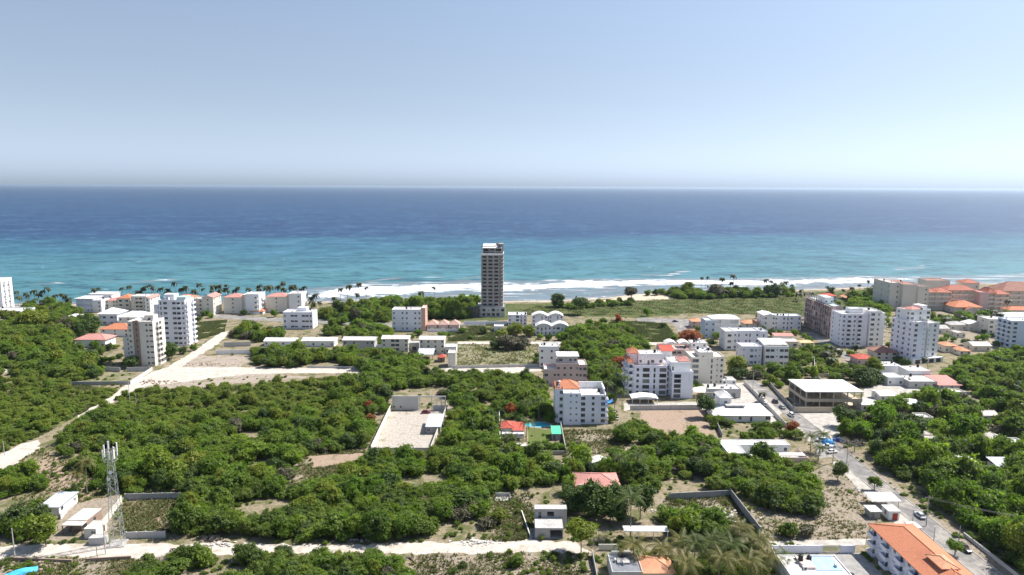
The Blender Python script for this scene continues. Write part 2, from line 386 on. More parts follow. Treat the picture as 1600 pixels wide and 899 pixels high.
T_RED = tiles('red_tiles', (0.52, 0.12, 0.085), (0.42, 0.10, 0.07))
T_PINK = tiles('pink_tiles', (0.56, 0.27, 0.23), (0.47, 0.23, 0.20))
T_RESORT = tiles('faded_red_tiles', (0.47, 0.18, 0.125), (0.38, 0.14, 0.10))
T_BROWN = tiles('brown_tiles', (0.38, 0.20, 0.15), (0.30, 0.155, 0.12))
GLASS = plain('window_glass', (0.022, 0.026, 0.034), (0.035, 0.04, 0.05), 0.7, 0.12, spec=0.5)
FRAME = plain('window_frame', (0.62, 0.62, 0.62), rough=0.5)
FRAMED = plain('dark_frame', (0.08, 0.08, 0.09), rough=0.5)
RAIL = plain('railing_metal', (0.62, 0.63, 0.65), rough=0.4)
DARKM = plain('dark_metal', (0.06, 0.06, 0.065), rough=0.5)
BLACKP = plain('black_plastic', (0.025, 0.025, 0.028), rough=0.5)
STEEL = plain('galvanised_steel', (0.50, 0.51, 0.52), (0.38, 0.39, 0.40), 3, 0.45, metal=0.3)
WOOD = plain('weathered_wood', (0.22, 0.17, 0.12), (0.14, 0.11, 0.08), 4, 0.9)

FOOT = []                                # outlines that plants keep out of
_win = {}
CURT = plain('curtained_glass', (0.20, 0.20, 0.19), (0.13, 0.13, 0.13), 1.5, 0.25, spec=0.5)
SHUT = plain('closed_shutter', (0.36, 0.36, 0.36), (0.26, 0.26, 0.26), 1.5, 0.6)
wr = random.Random(77)
def win_mesh(wd, h, kind, frame):
    q = wr.random(); pane = GLASS if q < .76 else (CURT if q < .92 else SHUT)
    key = (round(wd, 1), round(h, 1), kind, frame.name, pane.name)
    if key in _win: return _win[key]
    wd, h = key[0], key[1]; m = MB(); f = 0.07; a, b = -wd/2, wd/2
    y = 0.12
    for (x0, x1, z0, z1) in ((a, b, 0, f), (a, b, h-f, h), (a, a+f, f, h-f), (b-f, b, f, h-f)):
        m.box(x0, x1, y, y+0.06, z0, z1, 0)
    nm = 1 if wd < 1.5 else (2 if wd < 2.4 else 3)
    for i in range(1, nm+1):
        x = a+wd*i/(nm+1); m.box(x-0.03, x+0.03, y, y+0.055, f, h-f, 0)
    if kind == 'sill': m.box(a-0.1, b+0.1, -0.07, 0.11, -0.09, -0.005, 0)
    m.quad((a, y+0.045, 0), (b, y+0.045, 0), (b, y+0.045, h), (a, y+0.045, h), 1)
    _win[key] = m.mesh('window', frame, pane); return _win[key]
_bal = {}
def bal_mesh(wd, mat, rail):
    key = (round(wd, 1), mat.name, rail)
    if key in _bal: return _bal[key]
    wd = key[0]; m = MB(); d = 1.25; a, b = -wd/2, wd/2; h = 0.95
    m.box(a, b, -d, -0.003, -0.18, 0.0, 0)
    if rail:
        m.box(a, b, -d, -d+0.05, h-0.06, h, 1); m.box(a, a+0.05, -d+0.05, -0.003, h-0.06, h, 1); m.box(b-0.05, b, -d+0.05, -0.003, h-0.06, h, 1)
        n = max(3, int(wd/0.45))
        for i in range(n+1):
            x = a+0.02+(wd-0.06)*i/n; m.box(x, x+0.03, -d+0.01, -d+0.04, 0, h-0.06, 1)
    else:
        m.box(a, b, -d, -d+0.12, 0.0, h, 0); m.box(a, a+0.12, -d+0.12, -0.003, 0, h, 0); m.box(b-0.12, b, -d+0.12, -0.003, 0, h, 0)
    _bal[key] = m.mesh('balcony', mat, RAIL); return _bal[key]
BAY = {'w': (1.2, 1.3, 1.0), 'W': (2.3, 1.5, 0.85), 's': (0.75, 0.7, 1.6), 'v': (0.9, 2.0, 0.5), 'd': (1.8, 2.15, 0.06), 'B': (2.2, 2.2, 0.06),
       'R': (2.2, 2.2, 0.06), 'D': (1.0, 2.1, 0.05), 'G': (2.7, 2.4, 0.05), 'l': (3.2, 1.0, 1.2), 'b': (1.5, 2.1, 0.06), 'L': (3.3, 1.75, 0.7)}
class Bld:
    def __init__(s, name, label, cat, px, py, rot=0.0, group=None, z=0.0):
        s.g = G(px, py); s.px = px; s.k = SCALE(s.g); s.rot = R(rot)
        s.o = thing(name, label, cat, (s.g[0], s.g[1], z), s.rot, group); s.rnd = random.Random(int(px*7+py))
    def X(s, px): return (px-s.px)/s.k
    def Z(s, t): return HT(s.g, t) if t > 100 else t
    def W(s, x, y):
        c, n = math.cos(s.rot), math.sin(s.rot); return (s.g[0]+x*c-y*n, s.g[1]+x*n+y*c)
    def vol(s, p0, p1, d0, d1, top, fl, F='', L='', Rr='', mat=None, z0=0.0, roof='flat', rm=None, par=0.55, rise=2.2, over=0.5, frame=None, back='', metres=False, base=0.0):
        x0, x1 = (p0, p1) if metres else (s.X(p0), s.X(p1)); z1 = s.Z(top); mat = mat or WHITE; frame = frame or FRAME
        m = MB(); fh = (z1-z0)/fl
        faces = [((x0, d0), (1, 0), x1-x0, F), ((x0, d1), (0, -1), d1-d0, L), ((x1, d0), (0, 1), d1-d0, Rr), ((x1, d1), (-1, 0), x1-x0, back)]
        for (ox, oy), (ux, uy), wd, pat in faces:
            nx, ny = uy, -ux                       # outward
            def pt(a, z, dep=0.0): return (ox+ux*a-nx*dep, oy+uy*a-ny*dep, z)
            pats = pat.split('|') if pat else ['.']
            rz = math.atan2(uy, ux)
            for i in range(fl):
                pp = pats[min(i, len(pats)-1)]; bw = wd/len(pp); zb, zt = z0+i*fh, z0+(i+1)*fh
                ops = []
                for j, ch in enumerate(pp):
                    c = (j+0.5)*bw
                    if ch in BAY:
                        w_, h_, sl = BAY[ch]; w_ = min(w_, bw*0.86); h_ = min(h_, fh-0.45-sl*0.0); sl = min(sl, fh-h_-0.25)
                        ops.append((c-w_/2, c+w_/2, zb+sl, zb+sl+h_, 0.2, ch))
                    elif ch == 'o': ops.append((c-bw*0.32, c+bw*0.32, zb+0.75, zt-0.65, 4.5, ch))
                    elif ch == 'Z': ops.append((c-bw*0.46, c+bw*0.46, zb+1.0, zt-0.4, 1.7, 'o'))
                    elif ch == 'q': ops.append((c-bw*0.34, c+bw*0.34, zb+0.8, zt-0.5, 0.5, 'o'))
                    elif ch == 'O': ops.append((c-bw*0.43, c+bw*0.43, zb+0.25, zt-0.45, 5.0, ch))
                if not ops: m.quad(pt(0, zb), pt(wd, zb), pt(wd, zt), pt(0, zt)); continue
                lo, hi = min(o[2] for o in ops), max(o[3] for o in ops)
                m.quad(pt(0, zb), pt(wd, zb), pt(wd, lo), pt(0, lo)); m.quad(pt(0, hi), pt(wd, hi), pt(wd, zt), pt(0, zt))
                a = 0.0
                for (l, r, b, t, dp, ch) in ops:
                    m.quad(pt(a, lo), pt(l, lo), pt(l, hi), pt(a, hi)); a = r
                    if b > lo+1e-4: m.quad(pt(l, lo), pt(r, lo), pt(r, b), pt(l, b))
                    if t < hi-1e-4: m.quad(pt(l, t), pt(r, t), pt(r, hi), pt(l, hi))
                    m.quad(pt(l, b), pt(r, b), pt(r, b, dp), pt(l, b, dp)); m.quad(pt(l, t, dp), pt(r, t, dp), pt(r, t), pt(l, t))
                    m.quad(pt(l, b), pt(l, b, dp), pt(l, t, dp), pt(l, t)); m.quad(pt(r, b, dp), pt(r, b), pt(r, t), pt(r, t, dp))
                    q = pt((l+r)/2, b)
                    if ch in 'oO': m.quad(pt(l, b, dp), pt(r, b, dp), pt(r, t, dp), pt(l, t, dp))
                    else:
                        nm = 'door' if ch in 'DG' else 'window'
                        mobj(nm, win_mesh(r-l, t-b, 'sill' if ch in 'wWslL' else 'door', frame), s.o, q, rz)
                        if ch in 'BRb': mobj('balcony', bal_mesh(min(bw*0.94, 3.8), mat, ch == 'R'), s.o, q, rz)
                m.quad(pt(a, lo), pt(wd, lo), pt(wd, hi), pt(a, hi))
        s.last = (x0, x1, d0, d1, z1)
        m.build('wall', mat, s.o)
        if not z0: FOOT.append([s.W(x0-base, d0-base), s.W(x1+base, d0-base), s.W(x1+base, d1+base), s.W(x0-base, d1+base)])
        s.roof(roof, x0, x1, d0, d1, z1, rm, mat, par, rise, over)
        return s
    def roof(s, kind, x0, x1, y0, y1, z, rm=None, mat=None, par=0.55, rise=2.2, over=0.5):
        if kind == 'none': return s
        if kind == 'flat':
            t = 0.18; m = MB()
            if par > 0:
                m.box(x0, x1, y0, y0+t, z, z+par); m.box(x0, x1, y1-t, y1, z, z+par)
                m.box(x0, x0+t, y0+t, y1-t, z, z+par); m.box(x1-t, x1, y0+t, y1-t, z, z+par)
                m.build('parapet', mat, s.o)
            else: t = 0
            m = MB(); m.box(x0+t, x1-t, y0+t, y1-t, z-0.2 if t else z, z+0.03 if t else z+0.18); m.build('roof', rm or s.rnd.choice((R_WHITE, R_WORN, R_WORN)), s.o)
            if x1-x0 > 7 and y1-y0 > 6 and s.rnd.random() < .75:
                s.last = (x0, x1, y0, y1, z); s.clutter(s.rnd.choice((1, 2, 3)), s.rnd.choice((0, 1, 1)))
        elif kind == 'slab':
            MB().box(x0-over, x1+over, y0-over, y1+over, z, z+0.28).build('roof', rm or R_WHITE, s.o)
        elif kind in ('hip', 'gable', 'gabley'):
            a, b, c, d = x0-over, x1+over, y0-over, y1+over; m = MB(); e = 0.16
            W_, D_ = b-a, d-c; zt = z+e+rise
            if kind == 'hip':
                q = min(W_, D_)/2
                r0, r1 = ((a+q, (c+d)/2), (b-q, (c+d)/2)) if W_ >= D_ else (((a+b)/2, c+q), ((a+b)/2, d-q))
            elif kind == 'gable': r0, r1 = (a, (c+d)/2), (b, (c+d)/2)
            else: r0, r1 = ((a+b)/2, c), ((a+b)/2, d)
            P = [(a, c, z+e), (b, c, z+e), (b, d, z+e), (a, d, z+e)]; r0, r1 = (*r0, zt), (*r1, zt)
            if kind == 'gabley' or (kind == 'hip' and W_ < D_):
                fs = [(P[0], P[1], r0), (P[1], P[2], r1, r0), (P[2], P[3], r1), (P[3], P[0], r0, r1)]
            else:
                fs = [(P[0], P[1], r1, r0), (P[1], P[2], r1), (P[2], P[3], r0, r1), (P[3], P[0], r0)]
            wallm = []
            for i, f in enumerate(fs):
                g = len(f) == 3 and kind != 'hip'
                m.quad(*f) if len(f) == 4 else (wallm.append(MB().tri(*f)) if g else m.tri(*f))
            m.box(a, b, c, d, z+0.003, z+e)
            # ridge and hip caps
            r = 0.14
            m.tube(r0, r1, r, seg=5)
            if kind == 'hip':
                for p_, q_ in ((P[0], r0), (P[3], r0 if W_ >= D_ else r1), (P[1], r1 if W_ >= D_ else r0), (P[2], r1)): m.tube(p_, q_, r, seg=5)
            m.build('roof', rm or T_ORANGE, s.o)
            for q in wallm: q.build('gable_wall', mat or WHITE, s.o)
        elif kind == 'barrel':
            m = MB(); a, b, c, d = x0-over*0.3, x1+over*0.3, y0-over, y1; n = 8
            pr = [(a+(b-a)*i/n, z+0.02+rise*math.sin(math.pi*i/n)) for i in range(n+1)]
            for i in range(n):
                (xa, za), (xb, zb) = pr[i], pr[i+1]
                m.quad((xa, c, za), (xb, c, zb), (xb, d, zb), (xa, d, za)); m.quad((xa, c, z), (xb, c, z), (xb, c, zb), (xa, c, za)); m.quad((xb, d, z), (xa, d, z), (xa, d, za), (xb, d, zb))
            m.build('roof', rm or R_WHITE, s.o)
        elif kind in ('shed', 'shedr'):
            m = MB(); a, b, c, d = x0-over, x1+over, y0-over, y1+over
            zs = {'shed': (0, 0, rise, rise), 'shedr': (rise, 0, 0, rise)}[kind]
            lo = [(a, c), (b, c), (b, d), (a, d)]; n = len(m.v)
            m.v += [(*lo[i], z+0.01+zs[i]) for i in range(4)]+[(*lo[i], z+0.12+zs[i]) for i in range(4)]
            for f in ((3, 2, 1, 0), (4, 5, 6, 7), (0, 1, 5, 4), (1, 2, 6, 5), (2, 3, 7, 6), (3, 0, 4, 7)): m.f.append(f); m.m.append(0)
            m.build('roof', rm or R_ZINC, s.o)
        return s
    def part(s, name, mb, mats, loc=(0, 0, 0), rz=0.0, smooth=False): return mb.build(name, mats, s.o, loc, rz, smooth)
    def clutter(s, n=3, tanks=2):
        """water tanks, air units and a stair head on the last volume's roof"""
        x0, x1, y0, y1, z = s.last; r = s.rnd
        for i in range(tanks):
            x, y = r.uniform(x0+1, x1-1), r.uniform(y0+(y1-y0)*.3, y1-1)
            mobj('water_tank', TANK[i % 2], s.o, (x, y, z+0.03))
        for i in range(n):
            x, y = r.uniform(x0+1, x1-1.2), r.uniform(y0+1, y1-1); mobj('air_unit', ACU, s.o, (x, y, z+0.03), r.choice((0, 1.57)))
        return s
def _tank(mat): return MB().lathe([(0, 0), (0.62, 0), (0.62, 1.2), (0.45, 1.42), (0.2, 1.5), (0.2, 1.6), (0, 1.6)], seg=12).mesh('water_tank', mat, smooth=False)
TANK = [_tank(BLACKP), _tank(WHITE)]
_m = MB().box(-0.5, 0.5, -0.2, 0.2, 0.1, 0.8).box(-0.45, -0.35, -0.2, 0.2, 0, 0.1).box(0.35, 0.45, -0.2, 0.2, 0, 0.1); _m.box(-0.3, 0.3, -0.215, -0.2, 0.2, 0.7, 1)
ACU = _m.mesh('air_unit', FRAME, DARKM)

def bwall(name, label, pts, h, mat, th=0.2, cap=None, posts=0.0, ztop=None):
    """a boundary wall following ground points, optional piers every `posts` metres"""
    c = ((pts[0][0]+pts[-1][0])/2, (pts[0][1]+pts[-1][1])/2); t = thing(name, label, 'wall', c)
    m = MB(); P = [(p[0]-c[0], p[1]-c[1]) for p in pts]
    for p, q in zip(P[:-1], P[1:]):
        d = Vector((q[0]-p[0], q[1]-p[1])); L = d.length; d.normalize(); nrm = Vector((-d.y, d.x))*th/2
        a = [(p[0]-nrm.x, p[1]-nrm.y), (q[0]-nrm.x, q[1]-nrm.y), (q[0]+nrm.x, q[1]+nrm.y), (p[0]+nrm.x, p[1]+nrm.y)]
        n = len(m.v); m.v += [(*v, 0) for v in a]+[(*v, h) for v in a]
        for f in ((4, 5, 6, 7), (0, 1, 5, 4), (1, 2, 6, 5), (2, 3, 7, 6), (3, 0, 4, 7)): m.f.append(tuple(n+i for i in f)); m.m.append(0)
        if posts:
            k = max(1, round(L/posts)); rz = math.atan2(d.y, d.x)
            for i in range(k+1):
                mobj('pier', pier_mesh(h, th, mat), t, (p[0]+d.x*L*i/k, p[1]+d.y*L*i/k, 0), rz)
    m.build('wall_panel', mat, t); FOOT_LINES.append((pts, 0.8)); return t
_pier = {}
def pier_mesh(h, th, mat):
    key = (h, th, mat.name)
    if key not in _pier: _pier[key] = MB().box(-th*0.9, th*0.9, -th*0.9, th*0.9, 0, h+0.12).mesh('pier', mat)
    return _pier[key]
FOOT_LINES = []
# ================================================================ ground patches, roads
psheet('olive_meadow', [(795, 492), (840, 478), (900, 480), (985, 470), (1050, 470), (1130, 462), (1240, 462), (1262, 478), (1262, 494), (1185, 492), (1080, 490), (1000, 497), (890, 494)], 0.008, M_MEADOW, 1.5)
psheet('roadside_grass', [(955, 500), (1040, 505), (1062, 528), (1062, 536), (985, 535), (940, 520)], 0.008, M_MEADOW, 1.0)
psheet('weedy_lot', [(690, 535), (840, 532), (843, 572), (705, 577)], 0.008, soil('weedy_earth', (0.30, 0.26, 0.19), (0.17, 0.16, 0.085), (0.12, 0.13, 0.05), 0.5, 0.3), 1.0)
psheet('weedy_lot', [(700, 505), (760, 500), (790, 510), (772, 532), (700, 534)], 0.008, bpy.data.materials['weedy_earth'], 1.0)
psheet('gravel_yard', [(300, 505), (355, 500), (350, 520), (300, 534)], 0.008, bpy.data.materials['weedy_earth'], 1.0)
psheet('bare_lot', [(220, 606), (262, 572), (300, 556), (392, 556), (380, 577), (480, 590), (300, 606)], 0.008, M_BARE, 2.2, 3)
psheet('bare_lot', [(555, 730), (570, 712), (480, 712), (442, 770), (530, 748)], 0.008, M_LOT, 2.2, 3)
psheet('bare_lot', [(1000, 640), (1095, 636), (1125, 682), (1040, 684), (1000, 660)], 0.008, M_RED, 1.0)
psheet('bare_lot', [(880, 672), (1000, 672), (975, 705), (880, 715)], 0.008, M_LOT, 2.0, 3)
psheet('bare_lot', [(1040, 778), (1140, 774), (1190, 835), (1060, 850), (1030, 800)], 0.008, M_LOT, 2.2, 3)
psheet('bare_lot', [(1215, 735), (1320, 728), (1385, 800), (1360, 845), (1190, 848), (1150, 790), (1220, 800)], 0.008, M_LOT, 2.0, 3)
psheet('bare_lot', [(640, 866), (920, 864), (925, 930), (640, 930)], 0.008, M_LOT, 2.0, 3)
psheet('bare_lot', [(770, 775), (830, 770), (835, 846), (760, 846)], 0.008, M_LOT, 2.0, 3)
psheet('bare_lot', [(195, 785), (275, 785), (262, 830), (190, 830)], 0.008, M_RED, 1.0)
psheet('bare_lot', [(0, 870), (120, 874), (250, 866), (200, 930), (-40, 930)], 0.008, M_LOT, 2.0, 3)
psheet('bare_lot', [(40, 722), (90, 716), (150, 745), (150, 780), (60, 770), (20, 745)], 0.008, M_RED, 1.5)
psheet('weedy_lot', [(120, 585), (205, 582), (208, 600), (110, 602)], 0.008, bpy.data.materials['weedy_earth'], 1.0)
psheet('walled_plot', [(1274, 562), (1330, 560), (1343, 588), (1276, 590)], 0.010, M_LOT, .4)
# limestone tracks
psheet('dirt_road', [(-60, 858), (40, 852), (160, 850), (300, 850), (420, 850), (560, 852), (640, 848), (780, 846), (830, 842), (905, 850), (925, 866), (830, 862), (700, 866), (600, 866), (420, 866), (250, 872), (60, 872), (-60, 880)], 0.014, M_ROAD, 0.8, 2)
psheet('dirt_road', [(-60, 738), (0, 712), (35, 694), (60, 688), (62, 700), (20, 728), (0, 744), (-60, 780)], 0.014, M_ROAD, 0.8, 2)
psheet('dirt_road', [(120, 650), (160, 628), (200, 600), (238, 582), (262, 574), (298, 552), (330, 530), (345, 520), (357, 517), (352, 528), (330, 545), (300, 562), (262, 590), (245, 600), (215, 607), (180, 626), (128, 656)], 0.014, M_ROAD, 0.8, 2.5)
psheet('dirt_road', [(270, 574), (400, 574), (560, 576), (566, 583), (400, 584), (340, 590), (240, 603)], 0.016, M_ROAD, 0.8, 2.5)
psheet('dirt_road', [(690, 575), (760, 574), (845, 573), (846, 580), (780, 584), (690, 584)], 0.014, M_ROAD, 0.8, 2.5)
psheet('dirt_road', [(715, 534), (900, 534), (1050, 535), (1050, 539.5), (880, 538), (715, 538)], 0.014, M_ROAD, 0.4, 4)
psheet('dirt_road', [(480, 712), (575, 708), (640, 712), (670, 712), (668, 718), (570, 722), (490, 732)], 0.014, M_RED, 0.6, 3)
psheet('dirt_road', [(-40, 577), (22, 576), (20, 582), (-40, 583)], 0.014, M_ROAD, 0.4, 4)
psheet('dirt_path', [(697, 628), (716, 628), (703, 650), (690, 660)], 0.014, M_BARE, 0.4, 3)
psheet('beach_path', [(20, 483), (125, 478), (125, 481), (22, 488)], 0.014, M_SAND, 0.4, 4)
# asphalt: the coast road and the street on the right (kerbed)
psheet('coast_road', [(995, 497), (1075, 499), (1140, 500), (1280, 506), (1280, 511), (1140, 506), (1085, 505), (1075, 524), (1062, 520), (1050, 505), (995, 503)], 0.014, M_ASPHALT)
psheet('coast_road', [(330, 491), (440, 497), (613, 505), (760, 505), (760, 509), (613, 511), (440, 503), (330, 497)], 0.014, M_ASPHALT)
RX0, RX1 = 121.5, 128.5
sheet('street', [(RX0, 90), (RX1, 90), (RX1, 330), (RX1-1, 372), (RX0+1, 372), (RX0, 330)], 0.016, M_ASPHALT)
sheet('street_shoulder', [(RX1+0.3, 90), (RX1+4, 90), (RX1+3, 200), (RX1+2.5, 300), (RX1+0.3, 300)], 0.012, M_LOT, 0.4, 3)
sheet('pavement', [(RX0-6.0, 150), (RX0-0.3, 150), (RX0-0.3, 240), (RX0-3.2, 240), (RX0-5.5, 205)], 0.012, M_PAVE, 0.3, 3)
kb = MB(); kb.box(RX0-0.28, RX0, 90, 246, 0, 0.14).box(RX1, RX1+0.28, 90, 300, 0, 0.14)
tag(kb.build('kerb', M_PAVE), kind='structure')
sheet('street', [(150, 400), (157, 400), (158, 500), (151, 500)], 0.016, M_ASPHALT)
sheet('street', [(196, 388), (203, 388), (212, 470), (205, 470)], 0.016, M_ASPHALT)
psheet('forecourt', [(1245, 645), (1300, 643), (1320, 668), (1300, 690), (1262, 690), (1245, 668)], 0.014, M_PAVE, 0.3)
psheet('forecourt', [(1110, 600), (1165, 598), (1225, 640), (1210, 665), (1130, 628)], 0.010, M_PAVE, 0.3)
psheet('forecourt', [(975, 630), (1100, 628), (1105, 640), (975, 642)], 0.010, M_PAVE, 0.3)
psheet('forecourt', [(1355, 592), (1420, 584), (1470, 598), (1520, 616), (1440, 616), (1347, 626)], 0.010, M_PAVE, 0.4)
psheet('forecourt', [(1270, 692), (1310, 688), (1330, 712), (1280, 716)], 0.010, M_COURT, 0.3)
psheet('courtyard', [(1205, 866), (1345, 864), (1440, 960), (1215, 960)], 0.010, M_COURT)
psheet('pavement', [(1195, 846), (1352, 842), (1352, 852), (1200, 853)], 0.012, M_PAVE, 0.2, 3)
psheet('hotel_grounds', [(1400, 500), (1440, 488), (1600, 486), (1700, 520), (1600, 545), (1475, 545), (1480, 520)], 0.010, M_LOT, 0.8)
psheet('villa_yard', [(70, 800), (150, 780), (185, 775), (165, 845), (60, 845)], 0.012, M_LOT, 0.4)

# ================================================================ THE BUILDINGS, far left to far right
def B(*a, **k): return Bld(*a, **k)
b = B('hotel_block', 'bright white hotel block cut off by the left edge, beside the sea', 'hotel', -70, 489)
b.vol(-70, 6, 0, 12, 437, 6, 'W.wW.w', '', '.b.b.', WHITE, back='w.w.w').clutter(2, 1)
b = B('hotel_annex', 'low white flat roofed annex in front of the white block at far left', 'building', -40, 498)
b.vol(-40, 33, 0, 16, 487, 1, 'w.W.W.w', '', 'w.w', WHITE)
b = B('guesthouse', 'white guesthouse with deep shaded balconies and a flat overhanging roof', 'guesthouse', 120, 488)
b.vol(120, 146, 0, 13, 467, 3, 'ww.ww|ZZ', '', 'w.w', LAV, roof='slab', over=0.9).vol(146, 160, -0.6, 11, 470, 3, '.w', '', '.w.', WHITE)  # shaded left part in the lavender tint, sunlit right part in plain white
b = B('guesthouse', 'white flat block behind the balconied guesthouse, nearest the palms', 'guesthouse', 141, 482)
b.vol(141, 176, 0, 12, 460, 3, 'w.w.w', '', 'w.w', WHITE, roof='slab').clutter(1, 1)
b = B('apartment_house', 'low cream apartment house with a stepped orange tiled roof by the beach', 'apartments', 166, 486)
b.vol(166, 186, 0, 12, 470, 3, 'w.ww', '', '', CREAM, roof='hip', rm=T_PINK, rise=1.5).vol(186, 206, -1.5, 11, 466, 3, 'BB', '', 'w', CREAM, roof='hip', rm=T_ORANGE, rise=2.5)
b = B('apartment_house', 'cream apartment house with its right wall painted sunlit white, next to the orange roofs', 'apartments', 206, 488)
b.vol(206, 230, 0, 12, 464, 4, '.BBw', '', '', CREAM, roof='flat').vol(230, 238, -2.5, 13, 466, 4, 'w', '', 'w.w', WHITE, roof='gabley', rm=T_PINK, rise=1.5)  # sunlit right end coloured white instead of cream
b = B('villa', 'small white villa with a low hipped roof, leftmost of the white roofed villas', 'villa', 103, 503)
b.vol(103, 124, 0, 9, 496, 1, 'w.ww', '', 'w', LAV, roof='hip', rm=R_WHITE, rise=1.8)
b = B('villa', 'two storey white villa with a tall white hipped roof and dark window rows', 'villa', 155, 508)
b.vol(155, 184, 0, 13, 491, 2, 'wW.Ww', '', 'w.w', LAV, roof='hip', rm=R_WHITE, rise=3.6, over=0.8)
b = B('villa', 'white hipped roof villa directly behind the beige tower block', 'villa', 186, 510)
b.vol(186, 228, 0, 13, 496, 2, 'w.w.W.w', '', 'w.w', WHITE, roof='hip', rm=R_WHITE, rise=3.4, over=0.8)
b = B('house', 'low house with a salmon red tiled roof among trees, left of the beige tower', 'house', 119, 543)
b.vol(119, 165, 0, 11, 531, 1, 'w.W.w', '', 'w', WHITE, roof='hip', rm=T_PINK, rise=2.6, over=0.9)
b = B('house', 'white walled house with a long orange red roof, just left of the beige tower', 'house', 158, 526)
b.vol(158, 202, 0, 13, 515, 2, 'w.w.w', '', 'w.w', WHITE, roof='hip', rm=T_ORANGE, rise=3.0)
b = B('tower_block', 'beige eight storey tower block with a dark brown vertical stair strip', 'tower block', 204, 572)
b.vol(204, 243, 0, 13, 504, 8, 'w.v.wl', '', '.BB.', CREAML, rm=R_PALE, base=1).vol(193, 204, 1.5, 12, 529, 6, '.w', 'w.w', '', CREAML, rm=R_PALE)
b.vol(213, 222, -0.45, -0.004, 502, 8, 'v', '', '', BROWN, par=0.3); b.last = (b.X(206), b.X(241), 1, 12, b.Z(504)); b.clutter(3, 2)
b.roof('flat', b.X(222), b.X(236), 6, 11, b.Z(504)+2.6, R_PALE, CREAML, 0.3); b.part('stair_head', MB().box(b.X(222), b.X(236), 6, 11, b.Z(504)+0.04, b.Z(504)+2.4), CREAML)
b = B('tower_block', 'pale lavender nine storey block with balconies, right of the beige tower', 'tower block', 242, 540)
b.vol(252, 293, 0, 12, 470, 9, 'vW.WBw', '', 'b.b', LAV, base=1).vol(242, 252, 2, 11, 478, 8, '.w', 'w.w', '', LAV)
b.roof('flat', b.X(256), b.X(272), 4, 10, b.Z(470)+3, R_WHITE, LAV, 0.4); b.part('stair_head', MB().box(b.X(256), b.X(272), 4, 10, b.Z(470)+0.04, b.Z(470)+2.75), LAV)
b.part('plant_room', MB().box(b.X(277), b.X(291), 3, 10, b.Z(470)+0.04, b.Z(470)+1.8), R_TEAL); b.last = (b.X(254), b.X(276), 1, 4, b.Z(470)); b.clutter(2, 2)
b = B('apartment_house', 'cream gabled apartments under orange roofs behind the lavender block', 'apartments', 272, 492)
b.vol(272, 300, 0, 13, 467, 4, 'BwB', '', '', CREAM, roof='hip', rm=T_ORANGE, rise=2.4).vol(300, 318, 0.8, 12, 468, 4, 'bb', '', '', CREAM, roof='flat').vol(318, 335, -1, 14, 465, 4, '.w.', '', 'w.w', CREAM, roof='gabley', rm=T_PINK, rise=2)
b = B('apartment_house', 'cream and white apartments with a pink hipped roof, left of its twin', 'apartments', 350, 490)
b.vol(350, 379, 0, 14, 465, 4, '.w.', '', '', CREAM, roof='hip', rm=T_PINK, rise=2.2, over=0.3).vol(379, 386, 1, 13, 462, 4, '.', '', '', CREAM, roof='flat').vol(386, 407, -2, 12, 460, 4, '.b', '', '.b.', WHITE)
b = B('apartment_house', 'cream and white apartments with a dusky pink roof, right one of the pair', 'apartments', 416, 488)
b.vol(416, 449, 0, 14, 464, 4, '.w.', '', '', CREAM, roof='hip', rm=T_PINK, rise=2.2, over=0.3).vol(449, 454, 1, 13, 461, 4, '.', '', '', CREAM).vol(454, 473, -2, 12, 459, 4, '.w', '', '.w.', WHITE)
b = B('house', 'small house with a bright orange roof between the two pink roofed apartments', 'house', 392, 491)
b.vol(392, 411, 0, 9, 487, 1, 'w.w', '', '', WHITE, roof='hip', rm=T_ORANGE, rise=2.2)
b = B('gate_lodge', 'tiny lodge with a dark red roof beside the seaside thicket', 'lodge', 509, 493)
b.vol(509, 521, 0, 6, 488, 1, '.D.', '', '', BROWN, roof='hip', rm=T_RED, rise=2.4)
b = B('office_block', 'lavender white three storey block with dark window strips by the coast road', 'office block', 443, 514)
b.vol(443, 489, 0, 12, 489, 3, 'w.ll.llw', '', '.w.', LAV, frame=FRAMED).clutter(3, 1)
b.roof('slab', b.X(462), b.X(476), 6, 11, b.Z(489)+2.4, R_WHITE, over=0.2); b.part('stair_head', MB().box(b.X(462), b.X(476), 6, 11, b.Z(489)+0.04, b.Z(489)+2.4), LAV)
# long low row in the middle distance
for (x0, x1, yb, yt, fl, fp, lab, wm, rf) in (
        (413, 459, 541, 533.5, 1, 'w.w.w.w', 'long low white bungalow at the left end of the row behind the thicket', WHITE, 'gable'),
        (472, 522, 542, 533, 1, 'w.w.w.w', 'long low white bungalow with two chimney like roof lumps, second in the row', WHITE, 'gable'),
        (536, 585, 548, 532, 2, 'w.w..ww', 'two storey pale house half hidden by trees, third in the low row', GREYW, 'gable'),
        (597, 638, 550, 530, 3, 'w.WW.w', 'pinkish cream two and a half storey house with a pink lit end wall', CREAM, 'gable'),
        (656, 694, 553, 531, 3, 'w.w.w.w', 'cream house at the right end of the low row, above the zinc shed', CREAM, 'gable')):
    b = B('row_house', lab, 'house', x0, yb)
    b.vol(x0, x1, 0, 9, yt, fl, fp, '', 'w.w', wm, roof=rf, rm=R_PALE if wm is not WHITE else R_WHITE, rise=1.3)
b = B('outbuilding', 'low flat link building between the two cream row houses', 'outbuilding', 640, 548); b.vol(640, 655, 0, 7, 537, 1, 'G', '', '', GREYW, rm=R_GREY)
b = B('outbuilding', 'white walled yard building at the right end of the cream row', 'outbuilding', 696, 553); b.vol(696, 713, 0, 8, 543, 1, 'w.G', '', '', WHITE)
b = B('outbuilding', 'low white garage by the third row house', 'outbuilding', 588, 549); b.vol(587, 597, 0, 6, 543, 1, 'G', '', '', WHITE)
b = B('open_shed', 'open shed with a slanted pale zinc roof in front of the cream house', 'shed', 652, 562)
